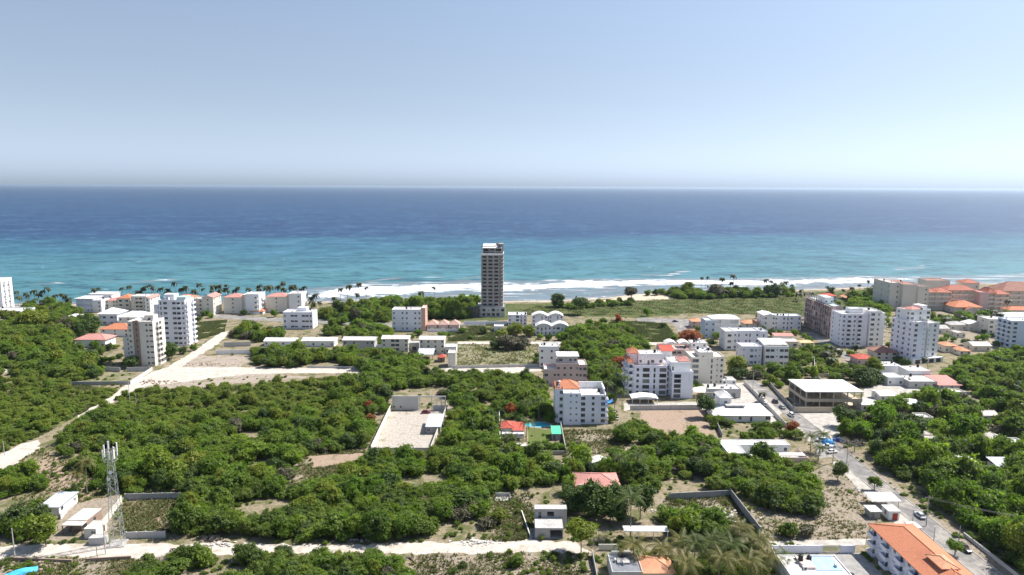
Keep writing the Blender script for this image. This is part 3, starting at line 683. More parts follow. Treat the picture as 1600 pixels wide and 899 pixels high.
for x in (653, 664, 676): b.part('post', MB().box(b.X(x)-.1, b.X(x)+.1, 0, .2, 0, 3.0), WOOD); b.part('post', MB().box(b.X(x)-.1, b.X(x)+.1, 8, 8.2, 0, 4.5), WOOD)
b.last = (0, 0, 0, 0, 0); b.roof('shed', b.X(653), b.X(676), 0, 8.2, 3.0, R_ZINC, rise=1.5)
b = B('outbuilding', 'tall plain beige block at the corner of the weedy lot', 'outbuilding', 700, 574); b.vol(700, 712, 0, 8, 553, 2, '.', '', '.', CREAM, rm=R_PALE)
b = B('kiosk', 'small red roofed shed left of the plain beige block', 'kiosk', 686, 566); b.vol(684, 695, 0, 5, 559, 1, '.D.', '', '', BROWN, roof='hip', rm=T_RED, rise=1.2)
b = B('apartment_block', 'white four storey apartment block with a salmon coloured right end', 'apartments', 613, 517)
b.vol(613, 659, 0, 11, 485, 4, 'w.ww.ww', '', '', LAV, rm=R_PALE).clutter(2, 1).vol(659, 665, -0.5, 11.5, 482, 4, '.', '', '.w.', SALMON)
b = B('house', 'low house with several dusky pink gables beside the salmon ended block', 'house', 668, 517)
for i in range(3): b.vol(668+i*17, 683+i*17, 0.3*i, 10, 508, 1, 'w.w', '', '', PINKW, roof='hip', rm=tiles('dusky_tiles', (0.52, 0.34, 0.29), (0.44, 0.28, 0.24)) if i == 0 else bpy.data.materials['dusky_tiles'], rise=2.6)
b.part('front_wall', MB().box(b.X(668), b.X(719), -4, -3.8, 0, 2.2), WHITE)
# the unfinished high rise
b = B('high_rise', 'unfinished dark concrete high rise standing alone against the sea', 'high rise', 751, 494)
T0, T1 = b.X(752.5), b.X(786); zt = b.Z(399); fhh = (zt-7.0)/14
b.vol(T0-3.5, T1+1.5, -3, 17, 7.0, 2, 'qooooq|wowowo', 'qqq', 'qqq', GREYW, metres=True, rm=R_GREY, par=0.9, base=2)
b.vol(T0, T0+13.6, 0, 15, zt, 14, 'ooo', 'qqqq', '', CONCR, z0=7.6, metres=True, par=0).vol(T0+13.6, T1, 1.2, 14, zt, 14, 'q', '', 'qqqq', CONCR, z0=7.6, metres=True, par=0)
for i in range(15): b.part('floor_slab', MB().box(T0-0.22, T1+0.22, -0.35, 15.25, 7.6+i*(zt-7.6)/14-0.16, 7.6+i*(zt-7.6)/14+0.12), CONCR)
for x in (T0, T0+4.5, T0+9.1, T0+13.4): b.part('column', MB().box(x-0.3, x+0.3, -0.45, 0.1, 7.6, zt), CONCR)
b.part('crown_parapet', MB().box(T0-0.4, T1+0.3, -0.5, -0.2, zt+0.14, zt+1.6).box(T0-0.4, T0-0.1, -0.2, 15, zt+0.14, zt+1.6).box(T1, T1+0.3, -0.2, 15, zt+0.14, zt+1.6), WHITE)
b.vol(T0+1, T1-1.2, 2.5, 14, zt+5.2, 2, 'OoO', 'qq', 'qq', CONCR, z0=zt+0.15, metres=True, par=0)
b.part('pergola_frame', MB().box(T0, T0+0.5, 0.3, 0.8, zt+0.14, zt+7.2).box(T1-0.5, T1, 0.3, 0.8, zt+0.14, zt+8.6).box(T0+11, T1, 8, 8.5, zt+0.14, zt+8.8).box(T0, T0+11, 0.3, 0.7, zt+6.6, zt+7.2).box(T1-3.5, T1, 0.82, 9, zt+8.1, zt+8.8), CONCR)
b.roof('shed', T0+1.2, T1-4.2, 1.2, 13, zt+5.4, R_WHITE, rise=2.4, over=.3)
b = B('site_hoarding', 'dark grey hoarding screen at the foot of the high rise', 'hoarding', 732, 496)
for i in range(4): b.part('hoarding_panel', MB().box(b.X(732+i*4.4), b.X(732+(i+1)*4.4)-0.12, -0.1+0.02*i, 0.1+0.02*i, 0, 8.5), plain('dark_netting', (0.10, 0.10, 0.11)) if i == 0 else bpy.data.materials['dark_netting'])
b = B('site_wall', 'low pale site wall in front of the high rise', 'wall', 725, 507); b.part('wall_panel', MB().box(b.X(725), b.X(792), 0, 0.3, 0, 2.4), WHITE)
b = B('house', 'white three storey house immediately right of the high rise', 'house', 794, 509); b.vol(794, 823, 0, 11, 493, 3, 'w.WDw', '', '', LAV).clutter(1, 1)
b = B('outbuilding', 'low white roofed outbuilding below the high rise podium', 'outbuilding', 772, 519); b.vol(772, 787, 0, 7, 511, 1, '.w.', '', '', WHITE)
b = B('terrace_houses', 'front terrace of white houses with scalloped white roofs', 'terrace', 837, 524)
b.vol(837, 862, 0, 9, 510, 2, 'wDvw', 'w.w', '', LAV, roof='barrel', rise=2.2, over=0.6).vol(862.5, 888, 0.5, 9.5, 510, 2, 'wWDw', '', 'w.w', LAV, roof='barrel', rise=2.2, over=0.6)
b = B('terrace_houses', 'rear terrace of white houses, higher scalloped roofs behind the front row', 'terrace', 831, 511)
b.vol(831, 856, 0, 9, 494, 3, 'w.vw', 'w.w', '', LAV, roof='barrel', rise=2.2, over=0.6).vol(857, 880, 0.5, 9.5, 494, 3, 'w.vw', '', 'w.w', LAV, roof='barrel', rise=2.2, over=0.6)
b = B('house', 'narrow white house with an outdoor stair behind the grey beige building', 'house', 843, 574)
b.vol(843, 873, 0, 10, 543, 3, 'w.ww', '', 'w.w', WHITE).clutter(1, 1)
st = MB()
for i in range(9): st.box(b.X(852)+i*0.35, b.X(852)+(i+1)*0.35, -1.4, -0.02, 0.0, 0.3*(i+1)+0.1)
b.part('outdoor_stair', st, WHITE)
b = B('apartment_block', 'grey beige stepped building with a white penthouse roof', 'apartments', 850, 602)
b.vol(850, 870, 0, 11, 580, 2, 'W.w', 'w.w', '', PINKW, rm=R_PALE, par=1.0).vol(870, 904, 0.5, 13, 570, 3, 'w.w.w.w', '', '', PINKW, rm=R_PALE).vol(904, 917, 0.8, 12, 572, 3, 'wW', '', 'w.w', PINKW)
b.vol(872, 903, 3, 12, 559.5, 1, 'W.ww', 'w', 'w', GREYW, z0=b.Z(570)+0.05, roof='slab', over=0.7)
# centre: white block with an orange roof
b = B('apartment_block', 'white five storey block with an orange hipped corner roof and blue tarpaulin', 'apartments', 880, 664)
b.vol(880, 907, 0, 13, 616, 5, '..s.s.', '', '', LAV, par=0.4).vol(907, 946, 0.9, 13, 620, 5, 'W.w.W', '', 'b.b', LAV, par=0.5)
b.vol(868, 880, 2.5, 15, 611, 5, '.W', 'w.w', '', LAV, roof='none')
b.roof('hip', b.X(868), b.X(905), 7, 15.5, b.Z(615), T_ORANGE, rise=2.8, over=0.7); b.part('attic_wall', MB().box(b.X(880)+.02, b.X(904), 13.02, 15, 0, b.Z(615)), LAV)
b.part('roof_parapet', MB().box(b.X(907), b.X(946), 12.4, 12.8, b.Z(620)+.03, b.Z(620)+3.0).box(b.X(945)-.3, b.X(946), 4, 12.4, b.Z(620)+.6, b.Z(620)+2.4), WHITE); b.clutter(3, 2)
b = B('apartment_block', 'large lavender white block with wide dark windows and small orange roofs', 'apartments', 981, 618)
b.vol(989, 1041, 0, 14, 574, 5, 'wLvL', '', '', LAV, rm=R_PINK, par=0.9, frame=FRAMED).vol(981, 989, 1.0, 13, 568, 5, 'b', 'b.b.b', '', LAV, roof='hip', rm=T_ORANGE, rise=1.8)
b.vol(999, 1037, 5, 13, 558, 1, 'w.DW.w', 'w', 'w', WHITE, z0=b.Z(574)+.05, par=0.4)
b.roof('hip', b.X(983), b.X(1001), 7, 14, b.Z(558), T_ORANGE, rise=2.4, over=0.2); b.part('corner_turret', MB().box(b.X(984), b.X(998.5), 7.2, 13.8, b.Z(574), b.Z(558)), LAV)
b.vol(1041, 1046, 1.5, 13, 571, 5, 'v', '', '', LAV).vol(1046, 1078, -4.5, 12, 580, 5, 'L.', 'w..w', '', LAV, par=1.0, frame=FRAMED)
b.vol(1046, 1076, -1, 11, 566, 1, 'v....', 'w', '', WHITE, z0=b.Z(580)+.05, par=0.3); b.roof('hip', b.X(1060), b.X(1077), 1, 8, b.Z(566)+.2, T_PINK, rise=1.6, over=0.4)
b.roof('shed', b.X(1039), b.X(1058), 11.5, 17, b.Z(556)-.4, T_RED, rise=1.6); b.part('roof_room', MB().box(b.X(1040), b.X(1057), 12.2, 16.5, b.Z(574), b.Z(556)-.4), WHITE)
b = B('apartment_block', 'beige five storey block with horizontal window slots right of the lavender block', 'apartments', 1079, 603)
b.vol(1079, 1117, 0, 15, 560, 5, 'L.v', '', '', CREAM, rm=R_PALE).vol(1117, 1131, 1.5, 13, 560, 5, 'sw', '', '', CREAM, rm=R_PALE)
b.roof('flat', b.X(1092), b.X(1114), 2, 11, b.Z(560)+2.4, R_WHITE, WHITE, 0.3); b.part('roof_room', MB().box(b.X(1092), b.X(1114), 2, 11, b.Z(560)+.04, b.Z(560)+2.2), CREAM); b.clutter(2, 2)
b = B('apartment_block', 'rambling pink terraced building with two small white canopy roofs on top', 'apartments', 1033, 578)
b.vol(1033, 1080, 0, 14, 548, 4, 'w.WW.w', '', '', PINKW, rm=R_PINK, par=0.8).vol(1080, 1112, 2, 14, 548, 4, 'ww.w', '', 'w', PINKW, rm=R_PALE)
for (xa, xb) in ((1043, 1060), (1064, 1081)):
    b.roof('barrel', b.X(xa), b.X(xb), 6, 13, b.Z(548)+2.5, R_WHITE, rise=1.3)
    for xx in (xa, xb): b.part('canopy_post', MB().box(b.X(xx)-.12, b.X(xx)+.12, 6.1, 6.35, b.Z(548), b.Z(548)+2.5).box(b.X(xx)-.12, b.X(xx)+.12, 12.5, 12.75, b.Z(548), b.Z(548)+2.5), WHITE)
b.vol(1083, 1108, 6, 13, 540, 1, 'w.w', '', '', WHITE, z0=b.Z(548)+.05, par=.3); b.clutter(2, 2)
b = B('carport', 'long white curved carport roof in front of the lavender block', 'carport', 987, 631)
for x in (988, 1000, 1013, 1027):
    for y in (0.2, 5.8): b.part('post', MB().box(b.X(x)-.1, b.X(x)+.1, y-.1, y+.1, 0, 2.6), WHITE)
b.roof('barrel', b.X(987), b.X(1028), 0, 6.4, 2.6, R_WHITE, rise=0.9); b.part('back_wall', MB().box(b.X(988), b.X(1027), 5.95, 6.15, 0, 2.5), WHITE)
b = B('house', 'single storey flat white roofed house by the parking street', 'house', 1105, 622); b.vol(1105, 1157, 0, 9, 609, 1, '.w.D.G.', 'w', 'w', GREYW, par=.4).clutter(2, 1)
b = B('house', 'small white flat roofed house behind the one by the parking street', 'house', 1128, 603); b.vol(1128, 1150, 0, 7, 595, 1, 'w.w', '', '', WHITE, par=.3)
b = B('shade_tent', 'cream shade canopy on poles left of the flat white house', 'tent', 1086, 622)
for x in (1087, 1113):
    for y in (0, 6): b.part('post', MB().tube((b.X(x), y, 0), (b.X(x), y, 2.7), .08), WHITE)
b.roof('hip', b.X(1087), b.X(1113), 0, 6, 2.7, paint('cream_canvas', (0.75, 0.70, 0.58)), rise=2.0, over=.5)
b = B('villa', 'broad white villa with low hipped white roofs beside the parking street', 'villa', 1117, 659)
b.vol(1117, 1204, 0, 15, 649, 1, 'ww..w.D..W', 'w.w', '', WHITE, roof='hip', rm=R_WHITE, rise=1.9, over=1.0)
b.vol(1134, 1152, 9, 17, 632, 1, 'w', '', '', WHITE, z0=4.0, roof='hip', rm=R_WHITE, rise=1.9, over=.6)
b.part('skylight', MB().box(b.X(1140), b.X(1170), 5.2, 8.4, 5.0, 5.5), R_GREY)
# open concrete deck building
b = B('parking_deck', 'open two level concrete building with a big bare white roof slab', 'parking deck', 1258, 641)
w_, d_, h1, h2 = b.X(1345), 19.0, HT(b.g, 628), HT(b.g, 613)
b.part('roof_slab', MB().box(-.5, w_+.5, -.5, d_+.5, h2, h2+.4), R_WHITE); b.part('floor_slab', MB().box(-.3, w_+.3, -.3, d_+.3, h1, h1+.35), TAN)
for i in range(5):
    for j in range(4):
        x, y = .2+(w_-.4)*i/4, .2+(d_-.4)*j/3; b.part('column', MB().box(x-.22, x+.22, y-.22, y+.22, 0.3, h1).box(x-.22, x+.22, y-.22, y+.22, h1+.35, h2), TAN)
b.part('parapet', MB().box(-.28, w_+.28, -.28, -.12, h1+.35, h1+1.5).box(-.28, -.12, -.12, d_, h1+.35, h1+1.5), TAN)
b.part('back_wall', MB().box(0.5, w_-.5, d_-.2, d_-.02, .3, h2-.01), TAN); b.part('plinth', MB().box(-.6, w_+.6, -.6, d_+.6, 0, .3), TAN)
FOOT.append([b.W(-1, -1), b.W(w_+1, -1), b.W(w_+1, d_+1), b.W(-1, d_+1)])
bwall('boundary_wall', 'tan block wall along the front of the open concrete deck', GP([(1240, 645), (1300, 645)]), 2.6, TAN)
b = B('villa', 'flat roofed white villa with a dark square opening, beside the street bend', 'villa', 1204, 721)
b.vol(-16, 10, 7.5, 13, 3.2, 1, '.w.v.G.w', '', '', WHITE, metres=True, par=.25).vol(-16, -9.5, -1, 7.5, 3.2, 1, 'w', '', 'w.w', WHITE, metres=True, par=.25)
b.part('yard_wall', MB().box(-9.4, 13.4, -1, -.8, 0, 1.9).box(13.2, 13.4, -.8, 9, 0, 1.9), PINKW); b.part('terrace', MB().box(-9.3, 13.1, -.75, 7.4, 0.03, .12), R_GREY)
b.part('porch_roof', MB().box(1, 12.6, -.6, 2.4, 2.3, 2.5), R_PALE)
for x in (1.2, 6.5, 12.2): b.part('post', MB().box(x-.1, x+.1, -.5, -.3, .12, 2.3), WHITE)
# right of centre, middle distance
b = B('house', 'small house with a terracotta roof left of the white balconied building', 'house', 1081, 513); b.vol(1081, 1102, 0, 9, 503, 2, 'w.w', '', '', PINKW, roof='hip', rm=T_CLAY, rise=1.8)
b = B('house', 'small house with a pale clay roof right of the white balconied building', 'house', 1163, 513); b.vol(1163, 1188, 0, 9, 506, 2, 'w.w', '', '', CREAM, roof='hip', rm=T_CLAY, rise=2)
b = B('apartment_block', 'white balconied building with an overhanging white roof and pale blue wing', 'apartments', 1101, 528)
b.vol(1101, 1116, 0, 11, 502, 3, 'w.w', '', '', PALEB).vol(1116, 1157, 5, 16, 501, 3, 'G.G|Z.Z|Z.Z', '', 'w.w', WHITE, roof='hip', rm=R_WHITE, rise=2.2, over=1.2)
b = B('apartment_block', 'lavender three storey block with a square cut recess, centre of its group', 'apartments', 1132, 547)
b.vol(1132, 1146, 0, 12, 519, 3, 'W', 'w', '', WHITE).vol(1146, 1186, 1.3, 12, 519, 3, 'wv.wv.w', '', '', LAV).vol(1186, 1198, 0, 12, 519, 3, 'v', '', 'w', LAV).clutter(2, 2)
b = B('apartment_block', 'white twin block with a sloping roof and dark gap, in front of the lavender block', 'apartments', 1160, 572)
b.vol(1160, 1191, 2, 12, 544, 3, 's.Wws', 'w.w', '', LAV).vol(1195, 1231, 0, 13, 542, 3, 'WWsWW', '', '', WHITE, par=.4).vol(1191, 1195, 4, 12, 545, 3, '.', '', '', BROWN)
b.roof('shed', b.X(1195), b.X(1231), 3, 13.5, b.Z(542)+.6, R_WHITE, rise=1.3, over=.3)
b = B('apartment_block', 'long white three storey block with a pitched left wing by the meadow', 'apartments', 1192, 516)
b.vol(1192, 1210, -1, 13, 493, 3, 'w.w', 'w.w.w', '', WHITE, roof='gabley', rm=R_WHITE, rise=1.2).vol(1210, 1252, 1, 10, 495, 3, 'w.wvw.w', '', 'w', LAV).clutter(2, 1)
b = B('construction_block', 'unfinished pinkish six storey block with a raw frame on its left side', 'apartments', 1297, 528)
zt = b.Z(480)
b.vol(1297, 1314, 0, 42, 480, 6, '.W', 'OOOOOOOOOOOO', '', SCAF, rm=R_TEAL, par=.7, base=1)
for i in range(13): b.part('column', MB().box(-.5, -.02, i*3.4, i*3.4+.5, 0, zt+(3.2 if i > 6 else 0)), PINKW)
for i in range(1, 7): b.part('floor_slab', MB().box(-.9, -.03, .52, 42, i*zt/6-.15, i*zt/6+.1), PINKW)
rr = random.Random(5)
for i in range(46):
    y, q = rr.randrange(12)*3.4+.6, rr.randrange(6); b.part('infill_panel', MB().box(-.3, -.05, y, y+rr.uniform(1.2, 2.7), q*zt/6+.25, (q+1)*zt/6-.35), rr.choice((PINKW, SCAF, GREYW)))
for i in range(34):
    y, q = rr.uniform(0, 41), rr.randrange(6); b.part('scaffold_board', MB().box(-1.9, -.95, y, y+rr.uniform(1.5, 4), q*zt/6+1.3, q*zt/6+1.42), PINKW)
for i in range(15): b.part('scaffold_pole', MB().tube((-1.8, i*2.9, 0), (-1.8, i*2.9, zt+1.0), .07, seg=4), STEEL)
b.part('corner_pier', MB().box(b.X(1297), b.X(1302), -.35, -.02, 0, zt+.5), PINKW); b.vol(1298, 1311, 12, 24, 470, 1, 'w.w', 'w', '', WHITE, z0=zt+.05, par=.3)
b = B('villa', 'white house with a coral red roof behind the unfinished block', 'villa', 1286, 473); b.vol(1286, 1308, 0, 10, 463, 2, 'wDw', '', '', WHITE, roof='hip', rm=T_RED, rise=2)
b = B('beach_pavilion', 'two tiered pagoda like pavilion with a salmon pink roof by the beach', 'pavilion', 1322, 470)
b.vol(1326, 1350, 2, 12, 466, 1, 'D.D.D', 'w', 'w', BROWN, roof='none'); b.roof('hip', b.X(1325), b.X(1351), 1, 13, b.Z(466), T_CLAY, rise=3.2, over=2.4)
b.roof('hip', b.X(1331), b.X(1342), 5, 10, b.Z(458.5), T_BROWN, rise=2.0, over=.8); b.part('lantern_wall', MB().box(b.X(1331), b.X(1342), 5, 10, b.Z(466)+1.5, b.Z(458.5)), BROWN)
b = B('tower_block', 'white seven storey tower with faint balcony lines, left of two white towers', 'tower block', 1312, 541)
b.vol(1312, 1353, 0, 14, 492, 7, 'wBwB.', 'w.w', '', LAV, base=1).vol(1354, 1372, -1.5, 13, 487, 7, 'Ww', '', '', WHITE).vol(1372, 1379, 0, 11, 490, 7, '.', '', 'b.b', WHITE)  # shade tint on the main front, plain white on the brighter lit part
b.roof('flat', b.X(1330), b.X(1350), 5, 11, b.Z(492)+2.8, R_WHITE, WHITE, .4); b.part('stair_head', MB().box(b.X(1330), b.X(1350), 5, 11, b.Z(492)+.04, b.Z(492)+2.6), WHITE); b.clutter(1, 2)
b = B('tower_block', 'tall white corner tower with a pink topped penthouse above the red roofed house', 'tower block', 1424, 568, rot=16)
b.vol(-.2, 8.6, 0, 16, 505, 8, 'W.s', 'w.w.b.w.', '', LAV, metres=True, base=1).vol(8.6, 10.2, 1.2, 14, 503, 8, 's', '', '', GREYW, metres=True).vol(10.2, 18.2, .2, 14, 508, 8, 's.W.', '', '.b.b.', WHITE, metres=True)  # shaded left side gets the lavender tint, the lit right side white
zt = b.Z(505); b.vol(1.5, 16, 5, 15, zt+5.6, 2, 'W.w.W', 'w.w', 'w', WHITE, z0=zt+.05, metres=True, par=.8); b.roof('hip', 4, 11, 7, 13, zt+6.3, T_PINK, rise=1.4, over=.6); b.part('roof_room', MB().box(12, 16.5, 8, 14, zt+5.7, zt+8.2), WHITE)
b.part('podium', MB().box(-1.5, 20.5, -2.2, -.05, 0, 3.0), WHITE)
for i in range(4): b.part('podium_arch', MB().box(.4+i*5, 3.6+i*5, -2.32, -2.2, .2, 2.4), DARKM)
b.last = (2, 15, 5.5, 8, zt+5.6); b.clutter(2, 1)
# the hotel by the sea at right
b = B('resort_hotel', 'sprawling cream resort hotel with red tiled roofs at the right by the sea', 'hotel', 1392, 485)
b.vol(1392, 1408, 4, 30, 444, 5, '.w', 'w.w.w', '', CREAM, roof='flat', rm=R_PINK).vol(1408, 1430, 0, 30, 445, 5, '....', '', '', CREAM, rm=T_BROWN, par=.3).vol(1430, 1447, -1.5, 24, 448, 5, '.w', '', '', CREAM, rm=T_BROWN)
b.vol(1447, 1462, 1, 13, 457, 4, 'Z', '', '', CREAM, roof='hip', rm=T_RESORT, rise=3, over=.8).vol(1462, 1485, .5, 14, 457, 4, 'ZZ', '', '', CREAM, roof='hip', rm=T_RESORT, rise=3.2, over=.8)
b.vol(1485, 1528, 6, 18, 455, 4, 'ZZZZ', '', '', CREAM, roof='hip', rm=T_RESORT, rise=3.6, over=.8).vol(1528, 1541, -1, 16, 457, 4, '.', '.', '', PINKW, rm=T_PINK)
b.vol(1541, 1552, 0, 12, 458, 4, 'Z', '', '', CREAM, roof='hip', rm=T_RESORT, rise=4, over=.8).vol(1552, 1574, -.6, 12, 459, 4, 'ZZ', '', '', CREAM, roof='hip', rm=T_RESORT, rise=3, over=.8)
b.vol(1574, 1660, 7, 26, 456, 4, 'ZZZZZZ', '', '', CREAM, roof='hip', rm=T_BROWN, rise=6.5, over=1)
b.vol(1484, 1522, 34, 48, 447.5, 4, '....', '.', '', CREAM, rm=T_BROWN).vol(1536, 1560, 26, 38, 449, 4, 'w.w', '', '', CREAM, roof='hip', rm=T_RESORT, rise=2.8)
b = B('restaurant', 'round low restaurant under a wide bright orange roof before the resort', 'restaurant', 1494, 490)
b.vol(1492, 1530, 0, 15, 480, 1, 'w.DD.w', 'w', '', CREAM, roof='hip', rm=T_ORANGE, rise=4.2, over=2.0).vol(1504, 1517, -4, 0-.01, 483, 1, 'D', '', '', CREAM, roof='gabley', rm=T_ORANGE, rise=2.2)
b = B('annex', 'low red roofed annex at the right edge below the resort wings', 'annex', 1574, 492); b.vol(1576, 1640, 0, 10, 485, 1, 'w.w.w.w', '', '', CREAM, roof='hip', rm=T_ORANGE, rise=2.4)
b = B('house', 'orange roofed villa behind the tall white corner tower', 'house', 1410, 497); b.vol(1410, 1426, 0, 10, 486, 2, 'w.w', '', '', WHITE, roof='hip', rm=T_ORANGE, rise=2)
b = B('house', 'house with a dark red hipped roof in front of the white towers', 'house', 1368, 563); b.vol(1370, 1400, 0, 11, 551, 2, 'W.w.W', 'w', '', CREAM, roof='hip', rm=T_BROWN, rise=2.6, over=1.2)
b = B('house', 'lower house with a dull red roof left of the dark red one', 'house', 1338, 570); b.vol(1340, 1366, 0, 9, 561, 1, 'w.D.w', '', '', PINKW, roof='hip', rm=T_RED, rise=1.8, over=.8)
b = B('tower_block', 'pale blue white block with finned balconies at the right edge', 'tower block', 1577, 544)
b.vol(1577, 1650, 0, 13, 503, 6, 'W.wW.w', 'BBB', '', PALEB, rm=R_WHITE, base=1).clutter(2, 2)
b = B('apartment_house', 'cream flat roofed house left of the finned balcony block', 'apartments', 1543, 522); b.vol(1543, 1572, 0, 12, 500, 3, 'W.w', 'w', '', CREAM).clutter(1, 1)
b = B('house', 'wide house under a broad white roof at the right edge below the hotel', 'house', 1568, 504); b.vol(1568, 1640, 0, 14, 496, 1, 'w.w.w', '', '', WHITE, roof='hip', rm=R_WHITE, rise=2.5, over=1)
for (x0, x1, yb, yt, rm, rf, lab) in ((1466, 1482, 522, 514, R_GREY, 'gable', 'low house with a grey pitched roof right of the corner tower'),
        (1484, 1511, 516, 508, R_GREY, 'hip', 'low house with a wide grey hipped roof behind the palm clump'),
        (1513, 1541, 517, 507, R_WHITE, 'gabley', 'low house with a bright white ridged roof left of the cream house'),
        (1494, 1508, 528, 521, R_PALE, 'flat', 'small flat pale roofed hut in front of the grey hipped roof'),
        (1520, 1548, 549, 541, R_PALE, 'gable', 'low pale roofed bungalow under the finned balcony block'),
        (1476, 1496, 551, 541, T_CLAY, 'hip', 'small white house with a clay roof at the foot of the corner tower'),
        (1500, 1516, 556, 549, T_CLAY, 'hip', 'lowest small clay roofed hut right of the corner tower')):
    b = B('bungalow', lab, 'house', x0, yb); b.vol(x0, x1, 0, 9, yt, 1, 'w.w', 'w', '', CREAM, roof=rf, rm=rm, rise=1.8)
b = B('house', 'small cream house with a pink lean roof beside the yellow roofed hut', 'house', 1216, 543); b.vol(1217, 1247, 0, 7, 534, 1, 'w.W', '', '', CREAM, roof='hip', rm=R_PALE, rise=1).vol(1217, 1246, 7.2, 12, 529, 1, '.', '', '', CREAM, roof='shed', rm=T_PINK, rise=.8)
b = B('hut', 'hut with a straw yellow roof right of the small cream house', 'hut', 1250, 541); b.vol(1251, 1272, 0, 6, 536, 1, 'w.w', '', '', CREAM, roof='hip', rm=roofing('straw_roof', (0.70, 0.52, 0.28), (0.6, 0.44, 0.24), (0.4, 0.3, 0.18)), rise=1.2)
# street-side cluster at right
b = B('workshop', 'white flat roofed workshop with pale banded walls, top of the street cluster', 'workshop', 1372, 584); b.vol(1372, 1407, 0, 9, 572, 2, '..', '', '.', LAV, par=.2)
b = B('workshop', 'long grey workshop with a flat white roof, left of the pink shed roof', 'workshop', 1418, 607)
b.vol(1420, 1464, 0, 12, 597, 1, '.w.w.G', 'w', '', GREYW, rm=R_PALE, par=.3).vol(1395, 1420, 5, 14, 595, 1, 'w.w', '', '', WHITE, par=.3)
b.vol(1440, 1476, 12.5, 22, 590, 1, '.', '', '', WHITE, par=.2)
b = B('shed', 'lean shed with a wide faded pink roof at the right end of the workshops', 'shed', 1466, 608); b.vol(1467, 1500, 0, 12, 602, 1, 'w.D.', '', '', GREYW, roof='shed', rm=T_PINK, rise=1.6, over=.8)
b = B('shed', 'small cream lean to below the faded pink roof', 'shed', 1488, 622); b.vol(1490, 1508, 0, 6, 614, 1, 'D.w', '', '', CREAM, rm=R_PALE)
for (x0, x1, yb, yt, lab) in ((1347, 1372, 643, 633, 'white roofed shed touching the right side of the open deck'), (1410, 1436, 642, 632, 'white pitched shed roof among the garden trees'),
        (1375, 1402, 628, 619, 'long white shed roof behind the open deck garden')):
    b = B('shed', lab, 'shed', x0, yb); b.vol(x0, x1, 0, 8, yt, 1, 'w.D', 'w', '', WHITE, roof='gable', rm=R_WHITE, rise=1.0)
b = B('house', 'small house with a pale grey gable roof hidden in the thick trees', 'house', 1452, 703); b.vol(1453, 1482, 0, 8, 694, 1, 'w.w', '', '', GREYW, roof='gable', rm=R_PALE, rise=1.6)
b = B('house', 'flat brownish roof in the trees behind the pale grey gable', 'house', 1425, 690); b.vol(1427, 1457, 0, 6, 680, 1, 'w.w', '', '', TAN, rm=R_GREY, par=.3)
b = B('hut', 'low white roof nearly buried in the bright green trees at right', 'hut', 1493, 733); b.vol(1495, 1523, 0, 5, 722, 1, 'w', '', '', WHITE, rm=R_WHITE, roof='slab')
b = B('house', 'white house half cut by the right edge among trees', 'house', 1592, 652); b.vol(1592, 1650, 0, 9, 640, 1, 'w.w', 'w', '', WHITE)
for (x0, x1, yb, h_, wm, rm, rf, lab) in ((1580, 1604, 706, 2.9, WHITE, R_WORN, 'flat', 'low white flat roofed hut at the right edge among bright trees'),
        (1402, 1424, 672, 2.8, GREYW, R_GREY, 'gable', 'small grey pitched roof house just right of the leafless trees'), (1536, 1558, 660, 3.0, WHITE, R_PALE, 'gable', 'small white house with a pale ridge in the wood below the pink shed roof'),
        (1436, 1458, 664, 2.8, CREAM, R_WORN, 'flat', 'small cream flat roofed hut below the street workshops'), (1552, 1574, 700, 2.8, TAN, R_PALE, 'gabley', 'tan hut with a pale gable roof in the thick right wood'),
        (1560, 1586, 742, 2.7, GREYW, R_ZINC, 'shed', 'grey hut with a zinc sheet roof deep in the right wood'), (1508, 1528, 678, 2.8, WHITE, R_ZINC, 'gable', 'white hut with a zinc ridge roof in the middle of the right wood')):
    b = B('hut', lab, 'hut', x0, yb); b.vol(x0, x1, 0, 6, h_, 1, 'w.D', 'w', '', wm, roof=rf, rm=rm, rise=1.2, base=2.2)
# ---- nearer things
b = B('store_building', 'long two storey roadside building with a bright orange hipped roof at bottom right', 'building', 1358, 860)
x0 = 0.0
b.vol(x0, x0+10.8, -33, -0.5, 7.6, 3, 'W.W', 'bwbwbwbwbw', 'w.w.w.w.w.w', LAV, metres=True, roof='hip', rm=T_ORANGE, rise=2.4, over=.9, base=1)
b.vol(x0+3.2, x0+7.2, -26, -20, 9.9, 1, '.', '', '', T_ORANGE, z0=8.2, metres=True, roof='hip', rm=T_CLAY, rise=.9, over=.3)
b = B('kiosk', 'blue painted street kiosk with a pale flat roof behind the orange roofed building', 'kiosk', 1421, 838); b.vol(1424, 1438, 0, 3.4, 826, 1, '.', 'D', '', BLUE, roof='slab', rm=R_PALE, over=.3)
b = B('kiosk', 'white kiosk with a red door on the roadside lot', 'kiosk', 1388, 813); b.vol(1388, 1405, 0, 4, 800, 1, '.', 'w', '', WHITE, roof='slab', rm=R_WHITE, over=.2)
b.part('door', MB().box(b.X(1394), b.X(1402), -.08, -.01, 0, 2.2), plain('red_paint', (0.42, 0.06, 0.03)))
b = B('kiosk', 'small grey kiosk with a white tin roof left of the red door kiosk', 'kiosk', 1358, 811); b.vol(1360, 1375, 0, 3.6, 800, 1, 'D.', '', '', GREYB, roof='slab', rm=R_WHITE, over=.4)
b = B('open_shelter', 'open shelter with a bright white sheet roof beside the street', 'shelter', 1364, 795)
for x in (0.3, 4, 8): b.part('post', MB().box(x-.06, x+.06, 0.1, .22, 0, 2.5).box(x-.06, x+.06, 5, 5.12, 0, 2.9), WOOD)
b.roof('shed', 0, 8.3, 0, 5.2, 2.5, R_WHITE, rise=.4, over=.3)
b = B('villa', 'modern villa with a dark flat roof and a clay hipped roof at the bottom', 'villa', 956, 915)
